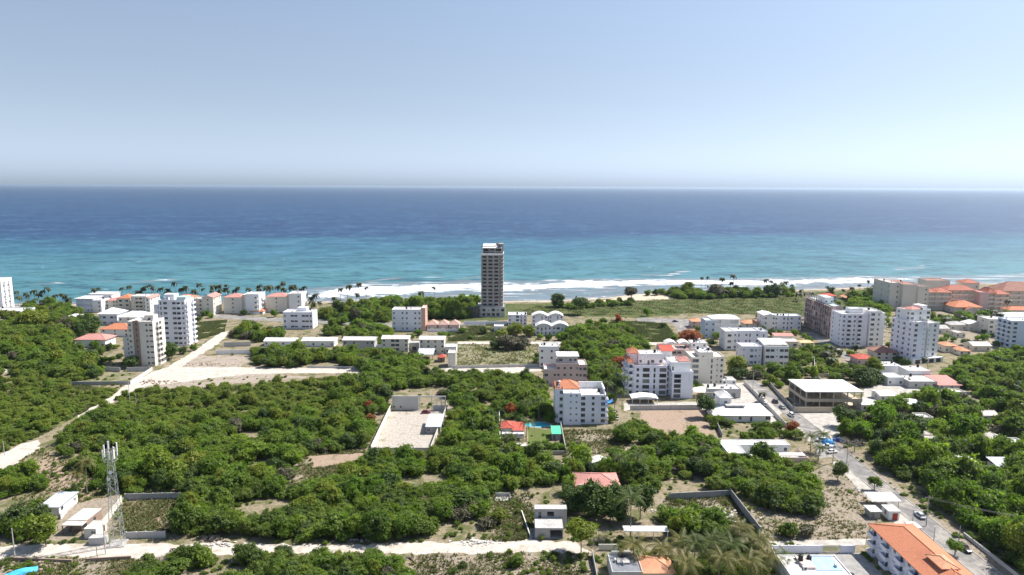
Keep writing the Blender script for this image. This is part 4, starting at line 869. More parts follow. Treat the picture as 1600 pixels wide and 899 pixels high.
b.vol(956, 1004, 0, 9, 3.4, 1, 'W.W', 'w.w', '', GREYW, rm=R_DARK, par=.35).vol(1004, 1052, 0.5, 8, 3.2, 1, 'W.w', '', 'w', CREAM, roof='hip', rm=T_CLAY, rise=1.7, over=.6)
b.part('roof_light', MB().box(b.X(968), b.X(988), 4, 6.4, 3.45, 3.9), R_GREY)
b = B('canopy', 'white slatted canopy and wall behind the modern villa gardens', 'canopy', 960, 845); b.part('roof', MB().box(b.X(975), b.X(1045), 0, 3.2, 2.7, 2.9), R_WHITE)
for x in (976, 998, 1021, 1043): b.part('post', MB().box(b.X(x)-.1, b.X(x)+.1, .1, .3, 0, 2.7), WHITE)
b = B('villa', 'white villa with a light blue tarpaulin covered roof at the bottom right', 'villa', 1234, 920)
b.vol(1234, 1330, 0, 9.5, 3.4, 1, 'w.W.w', '', 'w', WHITE, par=.3)
b.part('roof_step', MB().box(b.X(1262), b.X(1281), 3, 8.5, 3.44, 4.0), R_PINK); b.part('roof_tarpaulin', MB().box(b.X(1282), b.X(1323), 2.4, 9, 3.46, 3.56), plain('pale_blue_tarp', (0.36, 0.53, 0.72), (0.30, 0.46, 0.65), .6))
mobj('water_tank', TANK[0], b.o, (b.X(1266), 6.5, 4.0))
b = B('concrete_ruin', 'unfinished grey concrete two level shell beside the track', 'shell', 836, 842)
b.vol(836, 880, 0, 6, 3.1, 1, '.O', '', '', GREYB, rm=R_GREY, par=0).vol(836, 888, 6.2, 9, 5.8, 2, '.|Do.', '', '', GREYB, rm=R_GREY, par=0)
b.part('plinth', MB().box(-1.6, 0, 0.2, 5, 0, .4), GREYB)
b = B('house', 'house with a faded salmon red curved roof half hidden by dark trees', 'house', 902, 782)
b.vol(902, 966, 0, 10, 4.6, 1, 'w.W.w', 'w', '', WHITE, roof='hip', rm=T_PINK, rise=2.2, over=.8); b.part('roof_sign_wall', MB().box(0.2, 3.6, -.9, -.7, 4.2, 5.8), WHITE)
b = B('shed', 'small shed with a rounded white roof behind the salmon roofed house', 'shed', 924, 735); b.vol(924, 950, 0, 5, 2.6, 1, 'w.D', '', '', GREYW, roof='barrel', rm=R_WHITE, rise=1.0)
b = B('pool_house', 'white pool house with two red tiled roofs inside the walled garden', 'house', 782, 686)
b.vol(784, 802, 3, 10, 3.4, 1, 'w.w', 'w', '', WHITE, roof='hip', rm=T_RED, rise=1.3, over=.5).vol(802, 818, 1, 7, 3.2, 1, 'D.w', '', 'w', WHITE, roof='shed', rm=T_RED, rise=1.2, over=.4)
b.part('veranda_roof', MB().box(b.X(784), b.X(819), -1.6, .8, 2.5, 2.66), R_WHITE)
for x in (785, 796, 807, 818): b.part('post', MB().box(b.X(x)-.1, b.X(x)+.1, -1.5, -1.3, 0, 2.5), WHITE)
b = B('garden_shed', 'garden shed with a bright green sheet roof beside the walled pool garden', 'shed', 863, 688); b.vol(863, 876, 0, 7, 2.6, 1, 'D.', 'w', '', GREYB, roof='shed', rm=R_GREEN, rise=.7, over=.3)
b = B('gatehouse', 'small white gatehouse at the near corner of the pool garden wall', 'gatehouse', 807, 709); b.vol(807, 822, 0, 3.2, 2.8, 1, 'w.D', '', '', WHITE, par=.2)
b = B('site_office', 'grey sheet roofed site office inside the walled dirt lot', 'site office', 665, 678); b.vol(666, 688, 0, 13, 3.0, 1, 'w.D', 'w.D.w', '', GREYB, roof='shed', rm=R_ZINC, rise=.8, over=.4)
# left foreground
b = B('shed', 'shed with a blue grey metal roof behind the bushes at lower left', 'shed', 62, 806); b.vol(63, 93, 0, 9, 2.8, 1, 'w', '', 'w.w', WHITE, roof='shed', rm=R_ZINC, rise=.5, over=.4)
b = B('house', 'low house with a beige flat roof and dark open porch at lower left', 'house', 95, 836)
b.vol(98, 128, 2.6, 10, 3.0, 1, 'D.W', '', 'w', BROWN, rm=R_PALE, par=0); b.part('porch_roof', MB().box(b.X(97), b.X(129), 0, 2.56, 2.75, 2.95), R_PALE)
for x in (98, 113, 128): b.part('post', MB().box(b.X(x)-.1, b.X(x)+.1, .1, .3, 0, 2.75), WOOD)
b = B('utility_hut', 'small cream equipment hut at the foot of the lattice mast', 'hut', 131, 842); b.vol(132, 151, 0, 5, 2.9, 1, '.w', '', '.D', CREAM, rm=R_PALE, par=.15)
b = B('utility_hut', 'low cream walled enclosure in front of the equipment hut', 'hut', 138, 852); b.vol(139, 163, 0, 2.2, 2.0, 1, '..', '', '.', GREYW, rm=R_GREY, par=.1)
# ================================================================ WALLS, POLES, VEHICLES AND SMALL THINGS
def BW(label, px, h, mat, th=.2, posts=0.0, name='boundary_wall'): return bwall(name, label, GP(px), h, mat, th, posts=posts)
psheet('walled_lot_floor', [(611, 643), (696, 641), (672, 706), (581, 706)], 0.012, soil('lot_limestone', (0.48, 0.435, 0.38), (0.34, 0.30, 0.255), (0.25, 0.225, 0.16), 0.22, 0.8), 0.2)
BW('tall cream wall along the left side of the walled dirt lot', [(611, 641), (580, 708)], 2.8, CREAM, posts=4)
BW('grey wall along the near side of the walled dirt lot', [(582, 709), (670, 709)], 2.4, GREYW, posts=3)
BW('cream wall along the right side of the walled dirt lot', [(673, 708), (698, 642)], 2.6, CREAM, posts=4)
b = B('backdrop_wall', 'tall grey block wall at the back of the walled dirt lot', 'wall', 613, 641)
b.part('wall_panel', MB().box(0, b.X(654), 0, .3, 0, 6.2), GREYW); b.part('top_beam', MB().box(-.1, b.X(697), -.05, .35, 6.22, 6.6), GREYW)
for x in (656, 675, 683, 690, 696): b.part('post', MB().box(b.X(x)-.18, b.X(x)+.18, -.02, .32, 0, 6.2), GREYW)
for x in (679, 681, 686, 688, 692, 694): b.part('bar', MB().box(b.X(x)-.06, b.X(x)+.06, .1, .2, 2.4, 6.2), RAIL)
b.part('low_wall', MB().box(b.X(676.5), b.X(695), .04, .24, 0, 2.4), GREYW)
for x in (616, 626): b.part('opening_shade', MB().box(b.X(x)-.35, b.X(x)+.35, -.06, -.01, 1.2, 1.9), DARKM)
BW('white wall along the left side of the pool garden', [(780, 652), (782, 710)], 2.6, WHITE, posts=5)
BW('white front wall of the pool garden', [(783, 711), (805, 711)], 2.3, WHITE); BW('low dark hedge wall right of the pool garden gatehouse', [(823, 711), (882, 711)], 1.6, GREYB)
BW('grey wall along the right side of the pool garden', [(876, 668), (884, 710)], 2.4, GREYW)
BW('weathered grey block wall slanting between the rubble lot and the thicket', [(1141, 776), (1188, 837)], 2.6, GREYB, posts=4)
BW('dark grey block wall behind the rubble lot', [(1045, 781), (1140, 776)], 2.2, GREYB)
BW('white courtyard wall left of the metal gate', [(1206, 864), (1283, 864)], 2.2, LAV, posts=4); BW('white courtyard wall right of the metal gate', [(1313, 864), (1334, 864)], 2.2, LAV, posts=3)
BW('pale wall running from the courtyard down past the palms', [(1205, 864), (1230, 925)], 2.0, WHITE)
BW('grey wall behind the red earth plot near the lattice mast', [(196, 782), (282, 780)], 2.2, GREYB, posts=3); BW('low pale wall beside the track right of the lattice mast', [(198, 842), (258, 840)], 2.0, GREYW, posts=3)
BW('cream wall slanting up from the equipment hut past the lattice mast', [(152, 836), (190, 786)], 2.2, CREAM, posts=3); BW('white low wall between the blue grey shed and its yard', [(95, 812), (113, 788)], 2.0, WHITE)
BW('low brown dry stone wall below the track at the bottom left', [(22, 876), (113, 880)], 1.0, BROWN, .4); BW('low brown dry stone wall right of the gap below the track', [(134, 878), (205, 874)], 1.0, BROWN, .4)
BW('dark wall around the weedy plot left of the junction', [(112, 602), (204, 601)], 1.8, GREYB); BW('grey wall below the beige tower with a dark gateway', [(163, 580), (188, 581)], 2.4, GREYW); BW('grey wall right of the dark gateway below the beige tower', [(198, 581), (234, 580)], 2.4, GREYW)
BW('bright pale wall along the track left of the junction', [(204, 601), (238, 579)], 1.8, CREAM); BW('pale compound wall beside the junction track', [(338, 554), (394, 553)], 2.6, WHITE, posts=4); BW('pale back wall of the compound by the junction', [(350, 542), (392, 541)], 2.8, GREYW)
BW('long grey wall in front of the lavender block', [(985, 641), (1096, 640)], 2.2, GREYW, posts=5); BW('dark shaded wall left of the broad white villa garden', [(1112, 650), (1128, 684)], 2.2, GREYB)
BW('white wall along the pale canopy garden', [(955, 872), (985, 872)], 2.0, WHITE); BW('long white wall behind the modern villa lawn', [(935, 860), (965, 860)], 1.8, CREAM); BW('hedge lined wall left of the modern villa', [(925, 868), (936, 925)], 1.8, GREYB)
BW('low grey wall along the track by the low row', [(480, 575), (560, 576)], 1.2, GREYW); BW('grey wall around the meadow lot left of the grey beige building', [(706, 576), (842, 573)], 1.6, GREYW)
psheet('lawn', [(825, 668), (860, 672), (858, 705), (825, 706)], 0.012, M_LAWN, .3); psheet('lawn', [(955, 872), (992, 872), (990, 886), (955, 886)], 0.012, M_LAWN, .2)
BW('tan wall around the empty plot below the unfinished block', [(1274, 590), (1344, 589)], 2.0, TAN, posts=5); BW('grey wall on the left of the empty plot below the unfinished block', [(1272, 562), (1273, 589)], 2.0, GREYW)
BW('pale wall along the parking street opposite the deck', [(1163, 600), (1228, 668)], 1.9, GREYW, posts=5); BW('dark wall along the deck side of the parking street', [(1200, 600), (1238, 642)], 2.0, GREYB, posts=5)
bwall('boundary_wall', 'low pale block wall along the far side of the street at the lower right', [(RX1+3.4, 128), (RX1+3.2, 186)], 1.1, GREYW, .3)
# metal gate
b = B('gate', 'metal bar gate between the two white courtyard walls', 'gate', 1284, 864); L = b.X(1312)
b.part('frame', MB().box(0, L, -.05, .05, 1.9, 2.0).box(0, L, -.05, .05, .15, .25), STEEL); n = int(L/.28)
for i in range(n+1): b.part('bar', MB().box(L*i/n-.03, L*i/n+.03, -.03, .03, .1 if i else 0, 2.1), STEEL)
# swimming pool
g = G(838, 664); pool = thing('swimming_pool', 'kidney shaped turquoise swimming pool in the walled garden', 'pool', g)
def kid(rx, ry, k_): return [(rx*math.cos(t)*(1+.12*math.cos(2*t)), ry*math.sin(t)*(1+k_*math.cos(t))) for t in [2*math.pi*i/28 for i in range(28)]]
m = MB(); o1, o2 = kid(6.0, 3.6, .25), kid(5.2, 3.0, .25)
for i in range(28):
    j = (i+1) % 28; m.quad((*o2[i], .1), (*o1[i], .1), (*o1[j], .1), (*o2[j], .1)); m.quad((*o1[i], 0), (*o1[j], 0), (*o1[j], .1), (*o1[i], .1)); m.quad((*o2[i], .1), (*o2[j], .1), (*o2[j], .02), (*o2[i], .02))
m.build('rim', M_PAVE, pool); m = MB(); m.v = [(*p, .05) for p in o2]; m.f = [tuple(range(28))]; m.m = [0]
m.build('water', plain('pool_water', (.05, .42, .52), (.08, .50, .58), 1.2, .08, spec=.5), pool); FOOT.append([(g[0]+p[0], g[1]+p[1]) for p in o1])
# blue tarpaulins
def rag(w_, d_, f, seed, n=9):
    r_ = random.Random(seed); m = MB(); P = [[(w_*(i/n-.5)+r_.uniform(-.1, .1), d_*(j/n-.5)+r_.uniform(-.1, .1), f(i/n, j/n)+r_.uniform(-.08, .08)) for i in range(n+1)] for j in range(n+1)]
    for j in range(n):
        for i in range(n): m.quad(P[j][i], P[j][i+1], P[j+1][i+1], P[j+1][i])
    return m
TARP = plain('blue_tarpaulin', (.03, .24, .62), (.05, .33, .70), 1.5, .45)
g = G(946, 664); tg = thing('tarpaulin', 'bright blue tarpaulin slung over the right corner of the white block', 'tarpaulin', (g[0]+.6, g[1]+2.0, HT(g, 632)))
rag(5.0, 3.4, lambda i, j: 1.6*i*i-1.0*(1-i)*j+.4*math.sin(6*i), 4).build('sheet', TARP, tg, smooth=True)
g = G(34, 896); tg = thing('tarpaulin', 'blue tarpaulin stretched over a long heap at the bottom left', 'tarpaulin', g, R(35))
rag(7.0, 2.6, lambda i, j: 1.25*math.sin(math.pi*j)**.6*(math.sin(math.pi*min(.93, max(.07, i)))**.4), 9).build('sheet', plain('light_blue_tarpaulin', (.06, .42, .72), (.10, .50, .78), 1.5, .45), tg, smooth=True)
g = G(1303, 700); tg = thing('tarpaulin', 'blue covered heap beside the parked cars at the street bend', 'tarpaulin', (g[0], g[1]+5)); rag(4.5, 3.4, lambda i, j: 1.8*math.sin(math.pi*j)**.6*math.sin(math.pi*i)**.5, 12).build('sheet', TARP, tg, smooth=True)
# lattice mast
g = G(184, 850); mast = thing('lattice_mast', 'tall grey steel lattice phone mast with panel antennas beside the track', 'mast', g, R(12)); MH, NB = HT(g, 703), 15
def mw(z): return 1.55-1.0*min(1, z/MH)
CN = [(-1, -1), (1, -1), (1, 1), (-1, 1)]
for c in CN: mobj('leg', MB().tube((c[0]*mw(0), c[1]*mw(0), 0), (c[0]*mw(MH), c[1]*mw(MH), MH), .085, .055, 5).mesh('leg', STEEL), mast)
for i in range(NB):
    z0, z1 = MH*(1-(1-i/NB)**1.15), MH*(1-(1-(i+1)/NB)**1.15)
    for k_ in range(4):
        a, c = CN[k_], CN[(k_+1) % 4]; P0, P1, Q0, Q1 = (a[0]*mw(z0), a[1]*mw(z0), z0), (c[0]*mw(z0), c[1]*mw(z0), z0), (a[0]*mw(z1), a[1]*mw(z1), z1), (c[0]*mw(z1), c[1]*mw(z1), z1)
        if i: mobj('strut', MB().tube(P0, P1, .035, seg=4).mesh('strut', STEEL), mast)
        mobj('brace', MB().tube(P0 if i % 2 else P1, Q1 if i % 2 else Q0, .035, seg=4).mesh('brace', STEEL), mast)
for z in (MH-.2, MH-3.0):
    m = MB()
    for i in range(12): a, c = 6.283*i/12, 6.283*(i+1)/12; m.tube((1.7*math.cos(a), 1.7*math.sin(a), z), (1.7*math.cos(c), 1.7*math.sin(c), z), .06, seg=4)
    m.build('mounting_ring', STEEL, mast)
    for i in range(4): a = 6.283*i/4+.6; mobj('ring_arm', MB().tube((.4*math.cos(a), .4*math.sin(a), z), (1.7*math.cos(a), 1.7*math.sin(a), z), .05, seg=4).mesh('ring_arm', STEEL), mast)
ant = MB().box(-.2, .2, -.1, .1, 0, 2.3).box(-.03, .03, .12, .2, -.3, 2.6).mesh('antenna_panel', WHITE); dish = MB().lathe([(0, 0), (.35, .06), (.5, .22), (.52, .24), (.34, .1), (0, .05)], seg=14).mesh('dish', WHITE)
for i in range(9): a = 6.283*i/9; mobj('antenna_panel', ant, mast, (1.8*math.cos(a), 1.8*math.sin(a), MH-(2.2 if i % 3 else .4)), a+math.pi/2)
for z, a in ((MH-6, -1.4), (MH-8, -2.0)): o = mobj('dish', dish, mast, (1.15*math.cos(a), 1.15*math.sin(a), z)); o.rotation_euler = (R(90), 0, a+math.pi/2)
mobj('lightning_rod', MB().tube((0, 0, MH), (0, 0, MH+3), .04, seg=4).mesh('lightning_rod', STEEL), mast); mobj('plinth', MB().box(-2.3, 2.3, -2.3, 2.3, 0, .25).mesh('plinth', M_CONC), mast)
# utility poles and wires
POLEM = plain('concrete_pole', (.47, .45, .42), (.36, .34, .32), 2, .9)
POLES = {}
def pole(key, label, px, py, top, arm=True, lamp=False, mat=None, r=.15, rz=0.0):
    g = G(px, py); h = HT(g, top); t = thing('utility_pole', label, 'pole', g, rz); mobj('post', MB().tube((0, 0, -.1), (0, 0, h), r, r*.62, 7).mesh('post', mat or POLEM), t)
    if arm:
        mobj('crossarm', MB().box(-1.1, 1.1, -.06, .06, h-.75, h-.6).mesh('crossarm', WOOD), t)
        for x in (-1, -.35, .35, 1): mobj('insulator', MB().tube((x, 0, h-.6), (x, 0, h-.35), .06, seg=5).mesh('insulator', FRAME), t)
        if lamp or top % 2 == 0: mobj('transformer', MB().lathe([(0, h-2.6), (.3, h-2.55), (.3, h-1.6), (.2, h-1.5), (0, h-1.5)], .42, 0, 8).mesh('transformer', STEEL), t)
    if lamp: mobj('lamp_arm', MB().path([(0, 0, h-1.2), (.9, 0, h-.7), (1.7, 0, h-.65)], [.04, .04, .04], 4).mesh('lamp_arm', STEEL), t); mobj('lamp_head', MB().box(1.5, 2.1, -.12, .12, h-.74, h-.62).mesh('lamp_head', FRAME), t)
    POLES[key] = (g[0], g[1], h); return t
pole('a', 'utility pole with a crossarm at the right kerb by the silver car', 1447, 822, 775); pole('b', 'utility pole at the right kerb by the dark car', 1498, 848, 822, False); pole('c', 'utility pole standing among the trees at the right edge', 1580, 838, 803, True)
pole('d', 'lamp pole on the pavement behind the orange roofed building', 1425, 826, 797, False, True); pole('e', 'second lamp pole on the pavement beside the orange roof', 1458, 854, 824, False, True); pole('f', 'utility pole at the street bend by the parked cars', 1301, 724, 690); pole('g', 'utility pole across the street from the bend', 1323, 724, 692, False)
pole('h', 'utility pole beside the parking street near the flat white house', 1176, 612, 581); pole('i', 'pale concrete pole at the left end of the white track', 23, 870, 826, False, r=.2); pole('j', 'utility pole in front of the lattice mast on the track verge', 165, 866, 818, False); pole('k', 'dark thin wooden pole left of the one by the mast', 152, 872, 850, False, mat=WOOD, r=.1)
pole('l', 'tall pole at the junction corner of the weedy plot', 203, 630, 592, False); pole('m', 'shorter pole right of the junction corner pole', 213, 632, 616, False); pole('n', 'pale pole beside the track at the left edge', 7, 712, 690, False); pole('o', 'utility pole beside the trees right of the grey beige building', 943, 592, 557); pole('p', 'utility pole near the tan wall of the concrete deck', 1239, 655, 630); pole('q', 'pole at the corner of the tall plain beige block', 713, 578, 545, False)
for lab, ks in (('power wires strung along the right street', [('f', 'a'), ('a', 'c')]), ('cable between the lamp poles beside the orange roof', [('d', 'e')]), ('wire crossing the street from the bend pole', [('f', 'g')]), ('wire along the bottom left track', [('i', 'j')])):
    t = thing('overhead_wires', lab, 'wires', (*POLES[ks[0][0]][:2], 0))
    for a, c in ks:
        A, C = Vector(POLES[a]), Vector(POLES[c])
        for off in ((-1, .35, 1) if len(ks) > 1 else (0,)):
            pts = [A.lerp(C, i/10)+Vector((off, 0, -.45-1.6*4*(i/10)*(1-i/10)*((A-C).length/80))) - t.location for i in range(11)]; mobj('wire', MB().path([tuple(p) for p in pts], [.022]*11, 3).mesh('wire', DARKM), t)
# vehicles
RUB = plain('tyre_rubber', (.02, .02, .021), rough=.9); RIM = plain('wheel_rim', (.45, .46, .47), rough=.35, metal=.6)
def car_mats(name, col):
    k = NT(name); k.b.inputs['Metallic'].default_value = .15; k.b.inputs['Coat Weight'].default_value = .2; k.b.inputs['Coat Roughness'].default_value = .3
    return k.out(k.mix(k.ramp(k.noise(1.3, 4), .45, .8, 0, .4), col, tuple(c*.8+.06 for c in col)), .5, .3)
def loft(secs, mat, name):
    """body of revolution-free sections: (x, halfwidth, z0, z1, topinset)"""
    m = MB(); rings = []
    for x, hw, z0, z1, ins in secs: rings.append([(x, -hw*.94, z0), (x, -hw, z0+(z1-z0)*.45), (x, -hw*.97+ins*.3, z1-.08), (x, -hw+ins+.1, z1), (x, hw-ins-.1, z1), (x, hw*.97-ins*.3, z1-.08), (x, hw, z0+(z1-z0)*.45), (x, hw*.94, z0)])
    n = 0
    for r_ in rings: m.v += r_
    for i in range(len(rings)-1):
        for j in range(8): m.f.append((i*8+j, i*8+(j+1) % 8, (i+1)*8+(j+1) % 8, (i+1)*8+j)); m.m.append(0)
    m.f.append(tuple(range(7, -1, -1))); m.f.append(tuple((len(rings)-1)*8+j for j in range(8))); m.m += [0, 0]
    return m.mesh(name, mat, smooth=False)
_wh = MB().lathe([(.2, -.1), (.33, -.1), (.335, 0), (.33, .1), (.2, .1), (.2, -.1)], seg=14).mesh('tyre', RUB); _rm = MB().lathe([(0, -.07), (.21, -.09), (.21, .09), (0, .07)], seg=10).mesh('rim', RIM)
GL2 = plain('car_glass', (.03, .035, .04), rough=.5, spec=.2)
HLM = MB().box(-.03, .03, -.2, .2, -.08, .08).mesh('headlight', FRAME); TLM = MB().box(-.03, .03, -.15, .15, -.1, .1).mesh('tail_light', plain('red_lens', (.35, .02, .02), rough=.25))
def car(label, x, y, heading, col, kind='car', cname=None):
    t = thing({'car': 'parked_car', 'suv': 'parked_car', 'pickup': 'pickup_truck'}[kind], label, {'pickup': 'truck'}.get(kind, 'car'), (x, y, .02), heading); mt = car_mats(cname or 'car_paint', col); s = 1.12 if kind != 'car' else 1.0
    body = [(-2.15, .78, .42, .80*s, .05), (-2.0, .86, .25, .92*s, .06), (-1.0, .88, .2, .95*s, .06), (.8, .88, .2, .92*s, .06), (1.7, .86, .22, .84*s, .08), (2.15, .74, .38, .68*s, .1)]
    mobj('body', loft(body, mt, 'body'), t); hr = 1.42*s
    cab = {'car': [(-1.75, .74, .9*s, .95*s, .05), (-1.15, .74, .9*s, hr-.04, .16), (.1, .74, .9*s, hr, .17), (.45, .74, .9*s, hr-.06, .17), (1.05, .74, .9*s, .93*s, .06)],
           'suv': [(-2.0, .76, .9*s, 1.0*s, .05), (-1.85, .76, .9*s, hr, .14), (.2, .76, .9*s, hr+.04, .15), (.5, .76, .9*s, hr-.04, .15), (1.0, .76, .9*s, .94*s, .06)],
           'pickup': [(-.55, .74, .9*s, .95*s, .05), (-.45, .74, .9*s, hr, .15), (.2, .74, .9*s, hr+.03, .16), (.5, .74, .9*s, hr-.05, .16), (1.05, .74, .9*s, .93*s, .06)]}[kind]
    mobj('window', loft(cab, GL2, 'window'), t); x0, x1 = cab[1][0]-.05, cab[3][0]; mobj('cabin_roof', MB().box(x0, x1, -.56, .56, cab[2][3]+.004, cab[2][3]+.06).mesh('cabin_roof', mt), t)
    for px_ in (cab[1][0], (cab[1][0]+cab[3][0])/2, cab[3][0]-.05):
        for sy in (-1, 1): mobj('window_pillar', MB().tube((px_, sy*.77, .92*s), (px_, sy*.6, cab[2][3]+.01), .05, seg=4).mesh('window_pillar', mt), t)
    if kind == 'pickup': mobj('load_bed', MB().box(-2.05, -.65, -.7, .7, .97*s, 1.0*s).box(-2.1, -.62, -.8, -.74, .97*s, 1.25).box(-2.1, -.62, .74, .8, .97*s, 1.25).box(-2.12, -2.06, -.73, .73, .97*s, 1.25).mesh('load_bed', mt), t)
    for wx in (-1.3, 1.3):
        for sy in (-1, 1): w_ = mobj('wheel', _wh, t, (wx, sy*.8, .335)); w_.rotation_euler = (R(90), 0, 0); mobj('rim', _rm, w_)
    for sy in (-1, 1): mobj('headlight', HLM, t, (2.14, sy*.5, .62)); mobj('tail_light', TLM, t, (-2.15, sy*.6, .72))
    return t
def cpx(px, py): return G(px, py)
N_ = R(90)
car('black car driving down the street at the lower right', *cpx(1507, 860), -N_+.05, (.02, .02, .024), 'suv', 'black_paint'); car('silver car on the street beside the crossarm pole', *cpx(1437, 808), N_, (.55, .57, .60), 'car', 'silver_paint')
car('white pickup parked lengthwise at the street bend', *cpx(1293, 700), R(160), (.72, .72, .72), 'pickup', 'white_car_paint'); car('white car parked in front of the pickup at the bend', *cpx(1300, 708), R(20), (.74, .74, .74), 'car', 'white_car_paint'); car('white van like car nearest the blue heap', *cpx(1283, 690), R(170), (.70, .71, .73), 'suv', 'white_car_paint')
car('dark blue car beside the blue covered heap', *cpx(1310, 690), R(150), (.03, .08, .30), 'car', 'blue_car_paint'); car('white car parked along the wall of the concrete deck', *cpx(1236, 650), N_, (.74, .74, .74), 'suv', 'white_car_paint'); car('grey car farther up along the deck wall', *cpx(1222, 638), N_, (.30, .31, .33), 'car', 'grey_car_paint')
car('dark grey car third up the parking street', *cpx(1211, 629), N_, (.10, .10, .11), 'suv', 'dark_car_paint'); car('white car parked near the pole on the parking street', *cpx(1190, 622), N_+.1, (.74, .74, .74), 'car', 'white_car_paint'); car('white car near the villa on the parking forecourt', *cpx(1197, 634), R(60), (.72, .72, .72), 'suv', 'white_car_paint')
car('dark red car inside the walled dirt lot under the beam', *cpx(666, 646), R(5), (.16, .02, .025), 'car', 'dark_red_paint'); car('small dark car on the coast road by the meadow', *cpx(1055, 503.5), 0, (.05, .05, .06), 'car', 'dark_car_paint'); car('black car in the shaded paved courtyard at the bottom right', *cpx(1330, 905), R(80), (.02, .02, .024), 'car', 'black_paint')
car('white car between the street workshops', *cpx(1448, 586), R(10), (.74, .74, .74), 'car', 'white_car_paint'); car('white pickup below the tall corner tower', *cpx(1440, 579), R(5), (.7, .7, .72), 'pickup', 'white_car_paint'); car('white car parked by the orange roofed doorway of the white block', *cpx(962, 655), R(100), (.74, .74, .74), 'suv', 'white_car_paint'); car('silver car left of the carport', *cpx(958, 644), R(95), (.5, .51, .53), 'car', 'silver_paint')
def bike(label, px, py, rz, col):
    t = thing('motorcycle', label, 'motorcycle', (*G(px, py), .02), rz)
    for x in (-.62, .62): w_ = mobj('wheel', _wh, t, (x, 0, .3)); w_.rotation_euler = (R(90), 0, 0); w_.scale = (.9, .9, .5); mobj('rim', _rm, w_)
    mobj('frame', MB().path([(-.62, 0, .32), (-.2, 0, .62), (.35, 0, .72), (.48, 0, .85)], [.06, .09, .09, .05], 5).tube((.62, 0, .32), (.42, 0, 1.0), .04, seg=5).mesh('frame', DARKM), t); mobj('fuel_tank', MB().lathe([(0, -.3), (.14, -.2), (.17, .05), (.1, .28), (0, .3)], seg=8).mesh('fuel_tank', plain('bike_paint', col, rough=.35)), t, (.2, 0, .82)).rotation_euler = (0, R(90), 0)
    mobj('seat', MB().box(-.65, -.02, -.13, .13, .76, .86).mesh('seat', BLACKP), t); mobj('handlebar', MB().tube((.4, -.36, 1.05), (.4, .36, 1.05), .025, seg=4).mesh('handlebar', STEEL), t); mobj('headlight', MB().box(.46, .6, -.09, .09, .85, 1.0).mesh('headlight', FRAME), t); mobj('engine', MB().box(-.15, .2, -.16, .16, .3, .56).mesh('engine', DARKM), t)
bike('red motorcycle standing on the white track at lower left', 270, 862, R(15), (.4, .03, .03)); bike('dark motorcycle behind the red one on the white track', 285, 861, R(-10), (.04, .04, .05))
# rubble, rocks
def rubble(name, spots, mat, seed):
    r_ = random.Random(seed); m = MB()
    for px, py, sx_, sy_, n, s in spots:
        c = G(px, py)
        for i in range(n):
            x, y = c[0]+r_.gauss(0, sx_), c[1]+r_.gauss(0, sy_); q = s*r_.uniform(.4, 1.3); z = max(0, .8*s*(1-abs(x-c[0])/(2*sx_)-abs(y-c[1])/(2*sy_)))
            P = [(x+q*r_.uniform(.5, 1)*a, y+q*r_.uniform(.5, 1)*b_, z+q*r_.uniform(.3, .8)*k_) for k_ in (-.3, 1) for a, b_ in ((-1, -1), (1, -1), (1, 1), (-1, 1))]; n0 = len(m.v); m.v += P
            for f in ((4, 5, 6, 7), (0, 1, 5, 4), (1, 2, 6, 5), (2, 3, 7, 6), (3, 0, 4, 7)): m.f.append(tuple(n0+a for a in f)); m.m.append(0)
    return tag(m.build(name, mat), kind='stuff')
rubble('white_rubble', [(745, 848, 2.6, .9, 90, .36), (1130, 806, 3.5, 2.2, 70, .4), (1350, 770, 4, 2.5, 60, .3), (345, 852, 3, 1.0, 50, .35), (1060, 800, 5, 2, 50, .3), (560, 845, 5, .6, 40, .3), (600, 700, 8, 1, 40, .3), (850, 470, 30, 1.5, 60, .5)], plain('limestone_rubble', (.60, .57, .53), (.45, .42, .38), 1.5, .95), 4)
rubble('earth_heaps', [(330, 842, 2.5, 1, 40, .6), (790, 800, 4, 3, 70, .3), (60, 882, 4, 1.5, 50, .4), (240, 597, 6, 2, 60, .5), (320, 570, 8, 3, 60, .4), (1250, 800, 5, 3, 60, .35), (700, 880, 8, 3, 90, .25), (850, 882, 6, 3, 90, .3)], plain('dug_earth', (.36, .29, .22), (.27, .21, .16), 1.5, .95), 6)
b = B('house_foundation', 'broken grey house foundation in the weeds beside the thicket', 'foundation', 774, 784); b.part('floor_pad', MB().box(0, 4.6, 0, 3, 0, .35), GREYW); b.part('stub_wall', MB().box(0, 4.6, 3.02, 3.2, 0, 1.5), GREYW); b.part('stub_wall', MB().box(4.62, 4.8, 0, 3.2, 0, 1.1), GREYB)
BW('crumbling pale boundary wall stub left of the concrete shell', [(815, 802), (828, 840)], 1.0, CREAM, .25)
